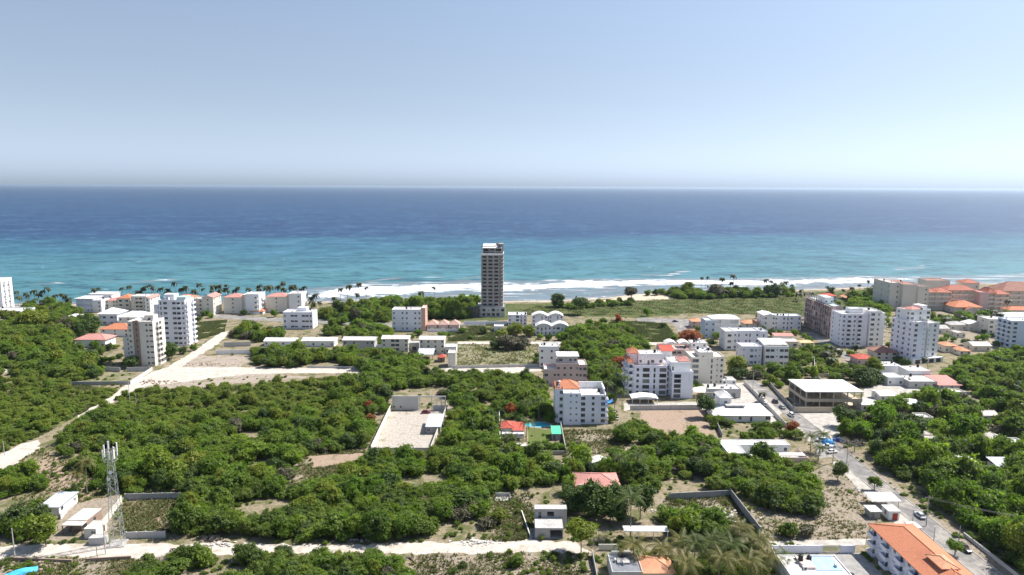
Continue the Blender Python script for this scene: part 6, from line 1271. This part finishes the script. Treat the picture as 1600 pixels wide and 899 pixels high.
# single trees that stand out; each its own thing
def tree(name, label, cat, px, py, rad, top, mat, seed, base=.25, nb=9, flat=1.0, trunk=True, ncl=120, group=None, tr=.18):
    g = G(px, py); h = HT(g, top) if top > 60 else top
    t = thing(name, label, cat, g, 0, group); mobj('crown', crown_mesh(seed, rad, h, h*base, nb, ncl, 22, .175, mat, flat), t)
    mobj('trunk', trunk_mesh(seed, h*.8, tr, 5, rad*.55), t); FOOT.append([(g[0]-1, g[1]-1), (g[0]+1, g[1]-1), (g[0]+1, g[1]+1), (g[0]-1, g[1]+1)]); return t
for i, (nm, lab, px, py, rad, top, mat, base) in enumerate([
    ('shade_tree', 'lone tree with a neat round dark crown and clear trunk on the bare roadside lot', 1309, 752, 2.9, 720, LEAFD, .35),
    ('shade_tree', 'broad round dark tree in the yard before the open concrete deck', 1317, 668, 4.4, 628, LEAFD, .12),
    ('shade_tree', 'dark round tree beside the wall left of the broad white villa', 1103, 654, 4.2, 613, LEAFD, .1),
    ('shade_tree', 'flat topped yellow green tree at the end of the white track', 908, 864, 4.2, 815, LEAFY, .62),
    ('shade_tree', 'pale yellow blossoming tree in the thicket right of the lattice mast', 262, 752, 6.6, 694, LEAFY, .1),
    ('shade_tree', 'smaller pale yellow tree touching the big yellow one', 312, 735, 4.4, 700, LEAFY, .1),
    ('shade_tree', 'bright lime green tree in front of the brown porch house', 72, 852, 4.2, 798, LEAFY, .2),
    ('shade_tree', 'grey green bush tree left of the lime green tree', 28, 826, 4.6, 783, LEAFD, .05),
    ('shade_tree', 'big yellow green tree among villas near the left edge', 52, 512, 8.5, 484, LEAFY, .15),
    ('shade_tree', 'dark tall tree left of the two storey white villa', 140, 525, 6.5, 490, LEAFD, .1),
    ('shade_tree', 'dark tall tree between the red roofed houses and the white villa', 128, 528, 5, 500, LEAFD, .1),
    ('shade_tree', 'lime green tree left of the salmon red roof', 104, 532, 5, 512, LEAFY, .1),
    ('shade_tree', 'dark tree standing at the foot of the beige tower', 205, 576, 4, 556, LEAFD, .1),
    ('shade_tree', 'leafy trees corner between the two left towers', 268, 562, 5, 535, LEAFD, .1),
    ('shade_tree', 'yellow green tree below the white house near the high rise', 806, 524, 5.5, 504, LEAFY, .15),
    ('shade_tree', 'lime tree left of the front white terrace', 826, 526, 5, 508, LEAFY, .15),
    ('shade_tree', 'second lime tree below the high rise podium', 783, 530, 4, 512, LEAFY, .15),
    ('dry_tree', 'grey leafless looking tree in the weedy lot below the high rise', 792, 546, 6.2, 521, LEAFG, .05),
    ('dry_tree', 'grey bare tree right of the other grey one in the weedy lot', 812, 545, 5.5, 524, LEAFG, .05),
    ('dry_tree', 'greyish tree beside the dark tree in the weedy lot', 775, 545, 4.5, 527, LEAFD, .05),
    ('flame_tree', 'flame tree with orange red blossom left of the walled lot', 580, 668, 2.6, 645, LEAFR, .1),
    ('flame_tree', 'second red blossom tree higher beside the walled lot', 576, 645, 2.0, 624, LEAFR, .2),
    ('flame_tree', 'orange flame tree behind the pink terraced building', 1082, 536, 7.5, 516, LEAFR, .1),
    ('flame_tree', 'small deep orange tree at the meadow edge', 965, 505, 3.2, 488, LEAFR, .1),
    ('flame_tree', 'rusty orange tree behind the pool garden', 800, 648, 3.4, 628, LEAFR, .15),
    ('flame_tree', 'red flowering bush at the corner of the broad white villa', 1237, 676, 2.5, 655, LEAFR, .05),
    ('flame_tree', 'rust tinged tree in front of the pink roofed apartments', 425, 529, 5, 513, LEAFR, .1),
    ('flame_tree', 'coral blossom tree left of the lavender apartments', 968, 580, 4.5, 556, LEAFR, .15),
    ('shade_tree', 'broad green tree left of the white twin block', 1150, 585, 6.5, 551, LEAFY, .08),
    ('shade_tree', 'dark green tree below the lavender blocks at the grey wall', 1155, 590, 5, 568, LEAFD, .08),
    ('shade_tree', 'umbrella shaped tree standing on the seaside meadow', 907, 492, 6, 465, LEAFD, .55),
    ('shade_tree', 'dark upright tree at the left end of the beach scrub', 873, 480, 6.5, 457, LEAFD, .1),
    ('shade_tree', 'tall thin crowned tree rising above the beach scrub', 986, 474, 6, 448, LEAFG, .5),
    ('shade_tree', 'dark small tree beside the thin crowned one', 984, 476, 4, 463, LEAFD, .05),
    ('shade_tree', 'conical pine like tree behind the coral roofed house', 1297, 466, 4, 441, LEAFD, .05),
    ('shade_tree', 'wide dark tree rising left of the resort end wall', 1363, 470, 10, 443, LEAFD, .05),
    ('shade_tree', 'round dark bush tree right of the meadow strip', 1207, 463, 8.5, 441, LEAFD, .05),
    ('shade_tree', 'broad olive tree at the centre of the meadow strip', 1120, 464, 9, 444, LEAFG, .05),
    ('shade_tree', 'large dark tree over the gardens right of the deck', 1420, 684, 5.5, 636, LEAFD, .1),
    ('shade_tree', 'dark spreading tree below the white workshop', 1345, 602, 6, 572, LEAFD, .05),
    ('shade_tree', 'big dark tree behind the open concrete deck at right', 1360, 598, 5.5, 575, LEAFD, .05),
    ('shade_tree', 'tall dark tree right of the salmon roofed house', 1000, 812, 4.4, 742, LEAFD, .15),
    ('shade_tree', 'spreading dark tree before the salmon roofed house', 925, 806, 5.4, 745, LEAFD, .15),
    ('shade_tree', 'dark tree covering the left corner of the salmon roof', 902, 800, 4.2, 755, LEAFD, .1),
    ('shade_tree', 'dark tree covering the right end of the salmon roof', 958, 796, 4.6, 748, LEAFD, .1),
    ('shade_tree', 'dark leafy tree between the palms and the salmon roof', 965, 818, 4.2, 770, LEAFD, .15),
    ('shade_tree', 'green tree left of the rubble lot behind the palms', 1075, 840, 4.6, 795, LEAF, .08),
    ('shade_tree', 'leafy tree at the right of the rubble lot corner', 1120, 845, 3.8, 812, LEAF, .08),
    ('bush', 'round green bush on the bare lot below the track', 806, 884, 2.0, 864, LEAF, .02),
    ('bush', 'small dark green bush alone on the bare lot', 722, 886, 1.1, 876, LEAFD, .02),
    ('bush', 'yellow green bush beside the broken house foundation', 778, 818, 2.4, 790, LEAFY, .05),
    ('bush', 'dry brown bush at the edge of the central thicket', 742, 806, 3.4, 785, LEAFG, .02),
    ('bush', 'second dry brown bush above the rubble heap', 716, 812, 2.8, 792, LEAFG, .02),
    ('bush', 'green bush at the thicket corner beside the track', 905, 592, 4.0, 575, LEAF, .02),
    ('bush', 'bush with pale leaves on the lot right of the wall end', 1232, 838, 2.6, 812, LEAF, .02),
    ('bush', 'pale olive low bush on the near edge of the junction lot', 330, 606, 2.4, 2.2, LEAFO, .02),
    ('bush', 'second pale olive bush beside the junction lot', 352, 604, 2.4, 2.0, LEAFO, .02),
    ('bush', 'third dry brown bush in front of the central thicket', 760, 822, 2.8, 2.6, LEAFG, .02),
    ('bush', 'large dry purplish brown bush above the rubble heap', 728, 800, 4.0, 3.4, LEAFG, .02),
    ('bush', 'greyish low bush at the foot of the dense thicket', 1262, 838, 2.6, 818, LEAFG, .02),
    ('street_tree', 'slim young tree on the pavement beside the street', 1366, 766, 2.0, 742, LEAF, .3),
    ('street_tree', 'small street tree in front of the orange roofed building', 1492, 868, 2.0, 842, LEAF, .3),
    ]): tree(nm, lab, 'bush' if nm == 'bush' else 'tree', px, py, rad, top, mat, 200+i, base, flat=.8 if 'flat topped' in lab or 'umbrella' in lab else 1.0, ncl=130 if rad < 5 else 190)
TOWN = [('white block at the left edge', 0, 490), ('balconied guesthouse', 135, 488), ('orange stepped apartments', 190, 487), ('white hipped villas', 190, 508), ('long orange red roof', 180, 526), ('beige tower', 222, 572), ('lavender tower', 268, 540), ('gabled cream apartments', 320, 492), ('left pink roofed apartments', 378, 490), ('right pink roofed apartments', 445, 488),
        ('lavender office block', 466, 514), ('white bungalows', 470, 541), ('cream row houses', 640, 551), ('salmon ended block', 640, 517), ('pink gabled house', 693, 517), ('high rise', 770, 494), ('white terraces', 860, 524), ('grey beige building', 884, 602), ('white block with the tarpaulin', 910, 664), ('wide windowed lavender block', 1030, 620), ('beige slotted block', 1105, 603), ('pink terraced building', 1075, 578),
        ('balconied white building', 1135, 528), ('recessed lavender block', 1165, 547), ('white twin block', 1200, 572), ('pitched wing block', 1225, 516), ('unfinished pinkish block', 1300, 528), ('white seven storey tower', 1345, 541), ('corner tower', 1440, 568), ('resort hotel', 1480, 485), ('finned balcony block', 1590, 544), ('dark red roofed house', 1385, 563), ('street workshops', 1440, 607), ('open concrete deck', 1300, 640), ('broad white villa', 1160, 659), ('small cream house', 1232, 543), ('lattice mast', 184, 850), ('low cottages', 1510, 530)]
TW = [(n_, G(a_, b_)) for n_, a_, b_ in TOWN]
SPOTS = [(1090, 530), (1092, 518), (1130, 526), (1122, 530), (1172, 520), (1205, 527), (1218, 524), (1230, 526), (1243, 524), (1256, 527), (1268, 524), (1280, 530), (1262, 536), (1110, 541), (1236, 556), (1250, 562), (1240, 566), (1284, 562), (1330, 556), (1313, 557), (1405, 566), (1416, 574), (1075, 610), (1096, 608), (1083, 606), (962, 602), (970, 613), (955, 628), (979, 602), (985, 596), (930, 603), (938, 612), (845, 530), (858, 532), (873, 532), (888, 531), (900, 530), (840, 560), (836, 566),
         (606, 527), (640, 530), (655, 524), (690, 529), (722, 520), (736, 530), (700, 525), (756, 522), (330, 497), (338, 496), (322, 494), (346, 497), (342, 489), (413, 489), (380, 493), (428, 496), (490, 482), (484, 494), (497, 496), (170, 497), (228, 503), (237, 493), (250, 484), (246, 478), (312, 502), (302, 548), (287, 553), (313, 544), (322, 540), (150, 765), (172, 770), (60, 762), (32, 772), (112, 775), (160, 792), (148, 545), (170, 548), (182, 545), (160, 553), (186, 560), (175, 566),
         (1392, 512), (1400, 520), (1385, 508), (1398, 532), (1392, 545), (1480, 530), (1472, 540), (1490, 534), (1512, 540), (1528, 532), (1540, 534), (1555, 540), (1536, 522), (1552, 528), (1462, 512), (1470, 506), (1516, 500), (1532, 498), (1550, 500), (1562, 498), (1530, 492), (1548, 490), (1572, 500), (1480, 500), (1500, 508), (1320, 486), (1335, 492), (1350, 496), (1366, 494), (1380, 500), (1310, 478), (1298, 476), (1282, 480), (1275, 474), (1340, 480), (1357, 478), (1260, 500), (1270, 512), (1250, 512), (1184, 498), (1190, 520),
         (1045, 612), (1062, 618), (1175, 640), (1195, 648), (1170, 628), (1160, 618), (1212, 662), (1228, 668), (1405, 612), (1390, 606), (1412, 600), (1455, 618), (1440, 622), (1425, 628), (1400, 636), (1388, 640), (1475, 614), (1505, 600), (1520, 596), (1340, 650), (1352, 658), (1290, 712), (930, 640), (945, 650), (958, 660), (862, 660), (868, 655), (850, 646), (812, 662), (798, 700), (868, 704), (875, 708), (856, 700), (996, 500), (1010, 494), (1035, 512), (1055, 530), (1066, 530), (560, 500), (590, 502), (520, 498), (540, 496)]
GT = [CROWN[i] for i in (0, 2, 4, 6, 8)]; gl = []
for (px, py) in SPOTS:
    x, y = G(px, py); r = rt.uniform(1.9, 3.3)
    if not clear(x, y, .8) or onroad(x, y): continue
    n_, m_ = min(TW, key=lambda k_: math.dist(k_[1], (x, y))); dx, dy = x-m_[0], y-m_[1]; dd = math.hypot(dx, dy)
    side = ('right of' if dx > 0 else 'left of') if abs(dx) > abs(dy) else ('behind' if dy > 0 else 'in front of')
    q_ = rt.randrange(4); gl.append((x, y, r, f"{'small' if r < 2.3 else ('large' if r > 2.9 else 'medium')} {('dark', 'fresh green', 'fresh green', 'pale green')[q_]} garden tree {'close ' if dd < 12 else ('well ' if dd > 26 else '')}{side} the {n_}", (LEAFD, LEAFM, LEAFM, LEAFB)[q_]))
for (x, y, r, lab0, mt) in gl:
    same = sorted((q for q in gl if q[3] == lab0), key=lambda q: proj(q[0], q[1])[0]); lab = lab0 if len(same) < 2 else lab0+', '+ORD[[q[:2] for q in same].index((x, y))]+' from left'
    t = thing('garden_tree', lab, 'tree', (x, y), rt.uniform(0, 6.28), 'garden trees among the buildings'); h = r*rt.uniform(1.0, 1.7); t.scale = (r/3, r/3, h/3)
    c = mobj('crown', rt.choice(GT), t); c.material_slots[0].link = 'OBJECT'; c.material_slots[0].material = mt; mobj('trunk', TRUNK[rt.randrange(4)], t)
for nm_ in ('bright lime green tree in front', 'dark tall tree left of the two', 'spreading dark tree before', 'dry brown bush at the edge', 'pale olive low bush', 'second pale olive bush'):
    src.append(next(c for c in bpy.data.objects if c.name.startswith('crown') and c.parent and c.parent.get('label', '').startswith(nm_)))
SRAD = [3.0]*NV+[4.2, 6.5, 5.0, 3.4, 2.4, 2.4]; SHT = [3.0]*NV+[4.6, 8.0, 6.5, 3.2, 2.2, 2.2]
def pick(v):
    q_ = rt.random()
    if v >= 100: return NV+4+(v % 2) if q_ < .72 else (NV if q_ < .80 else v-100)
    if v < 100 and q_ > .985: return NV+6 if q_ < .9975 else NV+4
    q_ = rt.random(); return v if q_ < .84 else (NV if q_ < .90 else (NV+1 if q_ < .94 else (NV+2 if q_ < .96 else NV+3)))
def bare(label, px, py, h, seed, spread):
    g = G(px, py); t = thing('bare_tree', label, 'tree', g); mobj('branches', trunk_mesh(seed, h, .16, 8, spread, plain('grey_twigs', (.25, .22, .19), (.18, .16, .14), 3) if 'grey_twigs' not in bpy.data.materials else bpy.data.materials['grey_twigs'], sub=6, name='branches'), t)
bare('leafless grey tree spreading over the street bend', 1335, 706, 5, 5, 4.2); bare('second leafless grey tree beside the parked cars', 1318, 700, 4.2, 9, 3.2); bare('thin leafless tree by the flat roofed villa wall', 1246, 735, 5, 12, 2.5)
bare('pale leafless tree at the grey wall by the meadow house', 960, 640, 6, 15, 2.2)
src.append(next(o for o in bpy.data.objects if o.name.startswith('branches') and o.parent['label'].startswith('second leafless')))
SRAD.append(3.4); SHT.append(4.2)
rest = [t for t in TREES if id(t) not in ids]
gn_scatter('scrub_woodland', [((x, y, 0), w_, rz, (r*rt.uniform(.85, 1.3)/SRAD[w_], r*rt.uniform(.8, 1.15)/SRAD[w_], h/SHT[w_])) for (x, y, r, h, ti, v, rz) in rest for w_ in [pick(v)]], src)
# ---------------- palms
def frond(L, droop, wdt, mat, n=9, name='frond', fine=True):
    m = MB(); P = [(L*(t*1.0)*math.cos(.55-droop*t*t*.9), 0, L*t*math.sin(.75-droop*t*1.25)) for t in [i/n for i in range(n+1)]]
    for i in range(n):
        p, q = P[i], P[i+1]; t = (i+.5)/n; w_ = wdt*math.sin(math.pi*min(1, .12+t*.86))**.7
        d = Vector(q)-Vector(p)
        if fine:
            for s in (-1, 1):
                for f in (0.1, .55):
                    a = Vector(p)+d*f; b = Vector(p)+d*(f+.36); tip = (a+b)/2+Vector((d.x*.9, s*w_, d.z*.9-w_*.42)); m.quad(a, b, tip+Vector((.02, 0, 0)), tip)
        else:
            w2 = wdt*math.sin(math.pi*min(1, .12+((i+1.5)/n)*.86))**.7 if i < n-1 else .02
            for s in (-1, 1): m.quad(p, q, (q[0], s*w2, q[2]-w2*.45), (p[0], s*w_, p[2]-w_*.45))
        if fine: m.tube(p, q, .035, .03, 3, caps=False)
    return m.mesh(name, mat)
FR = [frond(3.1, .7, .75, LEAFP), frond(2.9, 1.15, .7, LEAFP), frond(2.7, .25, .6, LEAFP)]
FRY = [frond(3.0, .8, .75, LEAFPY), frond(2.8, 1.25, .7, LEAFPY), frond(2.6, .3, .6, LEAFPY)]
def pal_trunk(h, lean, seed):
    r_ = random.Random(seed); a = r_.uniform(0, 6.28); n = 6
    pts = [(lean*(i/n)**1.6*math.cos(a), lean*(i/n)**1.6*math.sin(a), -.1+(h+.1)*i/n) for i in range(n+1)]
    m = MB().path(pts, [.24 if i == 0 else .17-.05*i/n for i in range(n+1)], 7); return m.mesh('trunk', PBARK), pts[-1]
def palm(label, px, py, top, group=None, sun=False, n=15, sc=1.0, seed=0):
    g = G(px, py); h = HT(g, top) if top > 60 else top; r_ = random.Random(seed+int(px)); t = thing('palm_tree', label, 'palm', g, r_.uniform(0, 6), group)
    me, e = pal_trunk(h, r_.uniform(.1, .9), seed+int(px)); mobj('trunk', me, t); fr = FRY if sun else FR
    for i in range(n):
        k_ = i % 3; o = mobj('frond', fr[k_], t, (e[0], e[1], e[2]+(.15 if k_ == 2 else 0)), 2.4*i+r_.uniform(-.2, .2))
        s = sc*r_.uniform(.85, 1.12); o.scale = (s, s, s); o.rotation_euler.x = r_.uniform(-.15, .15)
    o = mobj('coconut_cluster', COCO, t, (e[0], e[1], e[2]-.25)); FOOT.append([(g[0]-.8, g[1]-.8), (g[0]+.8, g[1]-.8), (g[0]+.8, g[1]+.8), (g[0]-.8, g[1]+.8)])
    return t
COCO = MB().lathe([(0, -.2), (.26, -.1), (.3, .1), (.15, .25), (0, .28)], seg=7).mesh('coconut_cluster', plain('coconut_husk', (.14, .12, .05), (.09, .08, .03)))
NEARP = [('tall palm with big drooping fronds in front of the dark trees by the salmon roof', 985, 838, 777, False), ('yellowed palm with dry hanging fronds behind the lattice mast', 136, 772, 722, True), ('shorter sunburnt palm left of the lattice mast', 122, 776, 738, True),
 ('palm leaning over the pale canopy in the villa garden', 1062, 878, 845, True), ('bushy yellow green palm left of the clay villa roof corner', 1032, 884, 855, True), ('palm at the villa garden hedge, left of the canopy', 990, 886, 852, True), ('tall palm at the bottom centre right of the clay roof', 1082, 905, 850, False),
 ('palm in the middle of the bottom palm grove', 1108, 900, 846, False), ('palm at the right of the bottom palm grove', 1136, 905, 850, False), ('palm rising behind the bottom palm grove near the wall', 1156, 856, 825, True), ('lower palm near the grey wall end', 1186, 872, 845, True), ('palm at the lower right end of the grove by the courtyard', 1200, 898, 868, True),
 ('palm at the grove bottom edge under the tall ones', 1120, 925, 872, True), ('palm at the bottom edge left of the grove', 1066, 925, 880, True), ('palm close to the courtyard wall at the bottom', 1168, 922, 878, True), ('small palm in the paved courtyard corner', 1230, 888, 875, False), ('palm beside the parked cars at the street bend', 1285, 706, 678, False), ('slender palm left of the parked cars at the street bend', 1266, 706, 682, False), ('palm by the white villa corner near the parked cars', 1278, 720, 700, False),
 ('palm inside the pool garden beside the pool', 822, 690, 660, False), ('palm at the pool garden gate', 792, 706, 682, False), ('tall palm beside the grey beige building stairs', 948, 640, 598, False), ('palm near the lavender block carport', 975, 626, 590, False), ('palm on the verge right of the carport', 972, 640, 612, False), ('palm left of the clinic like lavender block entry', 962, 612, 575, False), ('palm above the pool garden wall', 842, 655, 624, False), ('palm left of the pool garden trees', 822, 652, 628, False), ('palm above the shrub row behind the salmon roof', 968, 752, 715, False), ('leaning palm above the dark trees, right one of two', 996, 752, 712, False)]
for i, (lab, px, py, top, sun) in enumerate(NEARP): palm(lab.replace('clinic like ', ''), px, py, top, sun=sun, seed=i, sc=1.6 if py > 800 else 1.15, n=20)
m_ = [frond(2.9, d_, .75, LEAFP, 5, 'far_frond', False) for d_ in (1.3, 1.8, .7)]
def far_crown(seed):
    r_ = random.Random(seed); V, F = [], []
    for i in range(13):
        me = m_[i % 3]; a = 2.4*i+r_.uniform(-.3, .3); s = r_.uniform(.8, 1.15); M_ = Matrix.Rotation(a, 4, 'Z') @ Matrix.Scale(s, 4); n = len(V)
        V += [tuple(M_ @ v.co) for v in me.vertices]; F += [tuple(n+k_ for k_ in p.vertices) for p in me.polygons]
    me = bpy.data.meshes.new('crown'); me.from_pydata(V, [], F); me.materials.append(LEAFS); return me
FC = [far_crown(i) for i in range(5)]
SHORE_PALMS = [
 ('coconut palm on the beach between the white block and the guesthouse', [(20, 448, 478), (29, 453, 476), (44, 462, 480), (41, 457, 480), (56, 452, 478), (71, 453, 477), (77, 446, 477), (92, 456, 476), (66, 466, 482), (79, 467, 482), (86, 468, 482), (48, 468, 482), (44, 470, 482), (72, 469, 483), (33, 461, 479), (52, 466, 481), (62, 458, 477), (98, 462, 479), (108, 464, 478), (84, 459, 478)]),
 ('coconut palm on the shore behind the orange roofed apartments', [(149, 452, 474), (156, 449, 474), (191, 447, 473), (203, 448, 473), (229, 448, 473), (236, 449, 474), (240, 444, 473), (253, 445, 473), (276, 442, 472), (260, 457, 474), (302, 452, 474), (312, 443, 473), (323, 448, 473), (335, 446, 473), (330, 452, 474), (215, 452, 474), (222, 446, 473), (266, 450, 473), (285, 448, 473), (294, 446, 473)]),
 ('coconut palm on the shore behind the pink roofed apartments', [(343, 446, 473), (352, 447, 473), (348, 452, 475), (356, 446, 473), (368, 450, 474), (375, 450, 474), (390, 447, 473), (410, 446, 472), (424, 441, 472), (434, 446, 473), (430, 456, 475), (444, 438, 472), (449, 450, 474), (455, 443, 473), (459, 447, 473), (463, 446, 473), (470, 447, 472), (475, 446, 472), (400, 450, 473), (418, 448, 473)]),
 ('coconut palm right of the pink roofed apartments by the surf', [(478, 459, 484), (488, 460, 484), (494, 461, 485), (484, 466, 486), (500, 470, 486)]),
 ('lone coconut palm against the surf left of the high rise', [(532, 450, 470), (543, 447, 469), (562, 440, 470), (573, 449, 470), (662, 453, 470), (680, 446, 469), (556, 458, 472), (520, 462, 474)]),
 ('coconut palm in the coastal strip beyond the meadow', [(1095, 433, 457), (1101, 433, 457), (1127, 435, 457), (1139, 437, 458), (1146, 430, 458), (1200, 434, 457), (1206, 436, 457), (1221, 439, 457), (1231, 437, 456), (1237, 442, 457), (1110, 452, 464), (1136, 452, 464), (1152, 454, 464)]),
 ('coconut palm left of the resort end wall', [(1342, 441, 462), (1355, 439, 460), (1384, 444, 462), (1316, 450, 466), (1330, 448, 464)]),
 ('reddish brown palm in the clump at the right end of the meadow', [(1247, 456, 470), (1253, 452, 468), (1259, 455, 470), (1264, 458, 472), (1270, 455, 468)]),
 ('palm in the gardens in front of the resort hotel', [(1476, 497, 512), (1488, 495, 510), (1500, 492, 506), (1540, 482, 500), (1548, 484, 500), (1560, 487, 502), (1572, 470, 492), (1528, 492, 508)]),
 ('street palm below the white corner tower', [(1300, 560, 578), (1292, 540, 556), (1296, 548, 566), (1338, 540, 552), (1450, 560, 578)]),
 ('palm beside the open concrete deck street', [(1190, 610, 628), (1160, 560, 584), (1268, 588, 606)]),
]
i = 0
for lab0, L_ in SHORE_PALMS:
    for k_, (px, top, py) in enumerate(sorted(L_)):
        lab = f'{ORD[k_]} from left: {lab0}'
        g = G(px, py); h = HT(g, top+2); t = thing('palm_tree', lab, 'palm', g, i*1.7, lab0.replace('palm', 'palms', 1)); h *= rt.uniform(.86, 1.12); me, e = pal_trunk(h, 3.2*((i*37 % 10)/10), i)
        mobj('trunk', me, t); c = mobj('crown', FC[i % 5], t, e); s = 1.2*rt.uniform(.72, 1.28); c.scale = (s, s, s*1.05); i += 1
# ---------------- grass and weeds: countless, one object
def tufts(name, polys, n, mat, size, seed):
    rg = random.Random(seed); P = []
    W_ = [GP(p) for p in polys]
    for p in W_:
        x0, x1 = min(q[0] for q in p), max(q[0] for q in p); y0, y1 = min(q[1] for q in p), max(q[1] for q in p); c = 0; tries = 0
        while c < n and tries < n*6:
            tries += 1; x, y = rg.uniform(x0, x1), y0+(y1-y0)*rg.random()**1.3
            if math.sin(x*.33+seed+2*math.sin(y*.09))+math.sin(y*.41+x*.13+2*math.sin(x*.11))*.7+rg.uniform(-2, 1.6) < 0 or not inpoly(x, y, p) or onroad(x, y) : continue
            P.append((x, y)); c += 1
    P = np.array(P); m = len(P); g = np.random.default_rng(seed); k_ = 7
    s = size*g.uniform(.6, 1.5, m)
    C = np.repeat(np.c_[P, np.zeros(m)], k_, 0); S = np.repeat(s, k_)[:, None]; a = g.uniform(0, 6.283, m*k_); d = np.c_[np.cos(a), np.sin(a), np.zeros(m*k_)]; q = np.c_[-np.sin(a), np.cos(a), np.zeros(m*k_)]
    b = C+d*S*.25; tip = C+d*S*g.uniform(.5, 1.1, (m*k_, 1))+np.c_[np.zeros((m*k_, 2)), S[:, 0]*g.uniform(.35, 1.0, m*k_)]
    V = np.stack([b-q*S*.22, b+q*S*.22, tip], 1).reshape(-1, 3); return tag(mobj(name, np_mesh(name, V, np.arange(len(V)).reshape(-1, 3), mat)), kind='stuff')
TUFT = foliage('dry_grass_blades', [(.24, .20, .11), (.20, .18, .09), (.16, .16, .06)], .2, .3)
TUFTG = foliage('green_weeds', [(.075, .095, .03), (.10, .112, .038), (.062, .082, .025)], .25, .3)
LOTS = [[(640, 866), (920, 864), (925, 930), (640, 930)], [(770, 775), (830, 770), (835, 846), (760, 846)], [(1040, 778), (1140, 774), (1190, 835), (1060, 850), (1030, 800)], [(1190, 735), (1320, 728), (1385, 800), (1360, 845), (1190, 848), (1150, 790)],
        [(0, 870), (240, 872), (200, 930), (-40, 930)], [(480, 700), (570, 705), (560, 740), (440, 775)], [(870, 672), (1000, 672), (975, 705), (880, 715)], [(690, 535), (840, 532), (843, 572), (705, 577)], [(20, 705), (200, 690), (200, 840), (20, 820)], [(195, 780), (285, 780), (270, 832), (185, 832)]]
LOTS.remove(LOTS[3]); tufts('dry_grass', LOTS+[[(1190, 735), (1320, 728), (1385, 800), (1360, 845), (1190, 848), (1150, 790)]], 1500, TUFT, .55, 3); tufts('green_weeds', LOTS, 700, TUFTG, .7, 8)
tufts('meadow_grass', [[(795, 492), (840, 478), (985, 470), (1130, 462), (1240, 462), (1262, 494), (1080, 490), (890, 494)], [(955, 500), (1040, 505), (1062, 536), (985, 535), (940, 520)], [(700, 505), (790, 505), (772, 532), (700, 534)], [(300, 505), (355, 500), (350, 520), (300, 534)], [(880, 520), (1000, 500), (1010, 560), (880, 600)], [(0, 700), (60, 684), (190, 612), (110, 598), (0, 600)], [(205, 612), (480, 597), (520, 640), (300, 680), (150, 690)]], 9000, TUFTG, .6, 5)

for o in bpy.data.objects:
    l_ = o.get('label')
    if l_ and o.get('category') == 'tree' and len(l_.split()) > 16:
        w_ = [q for q in l_.split() if q not in ('the', 'scrub', 'garden')]
        o['label'] = ' '.join(w_)
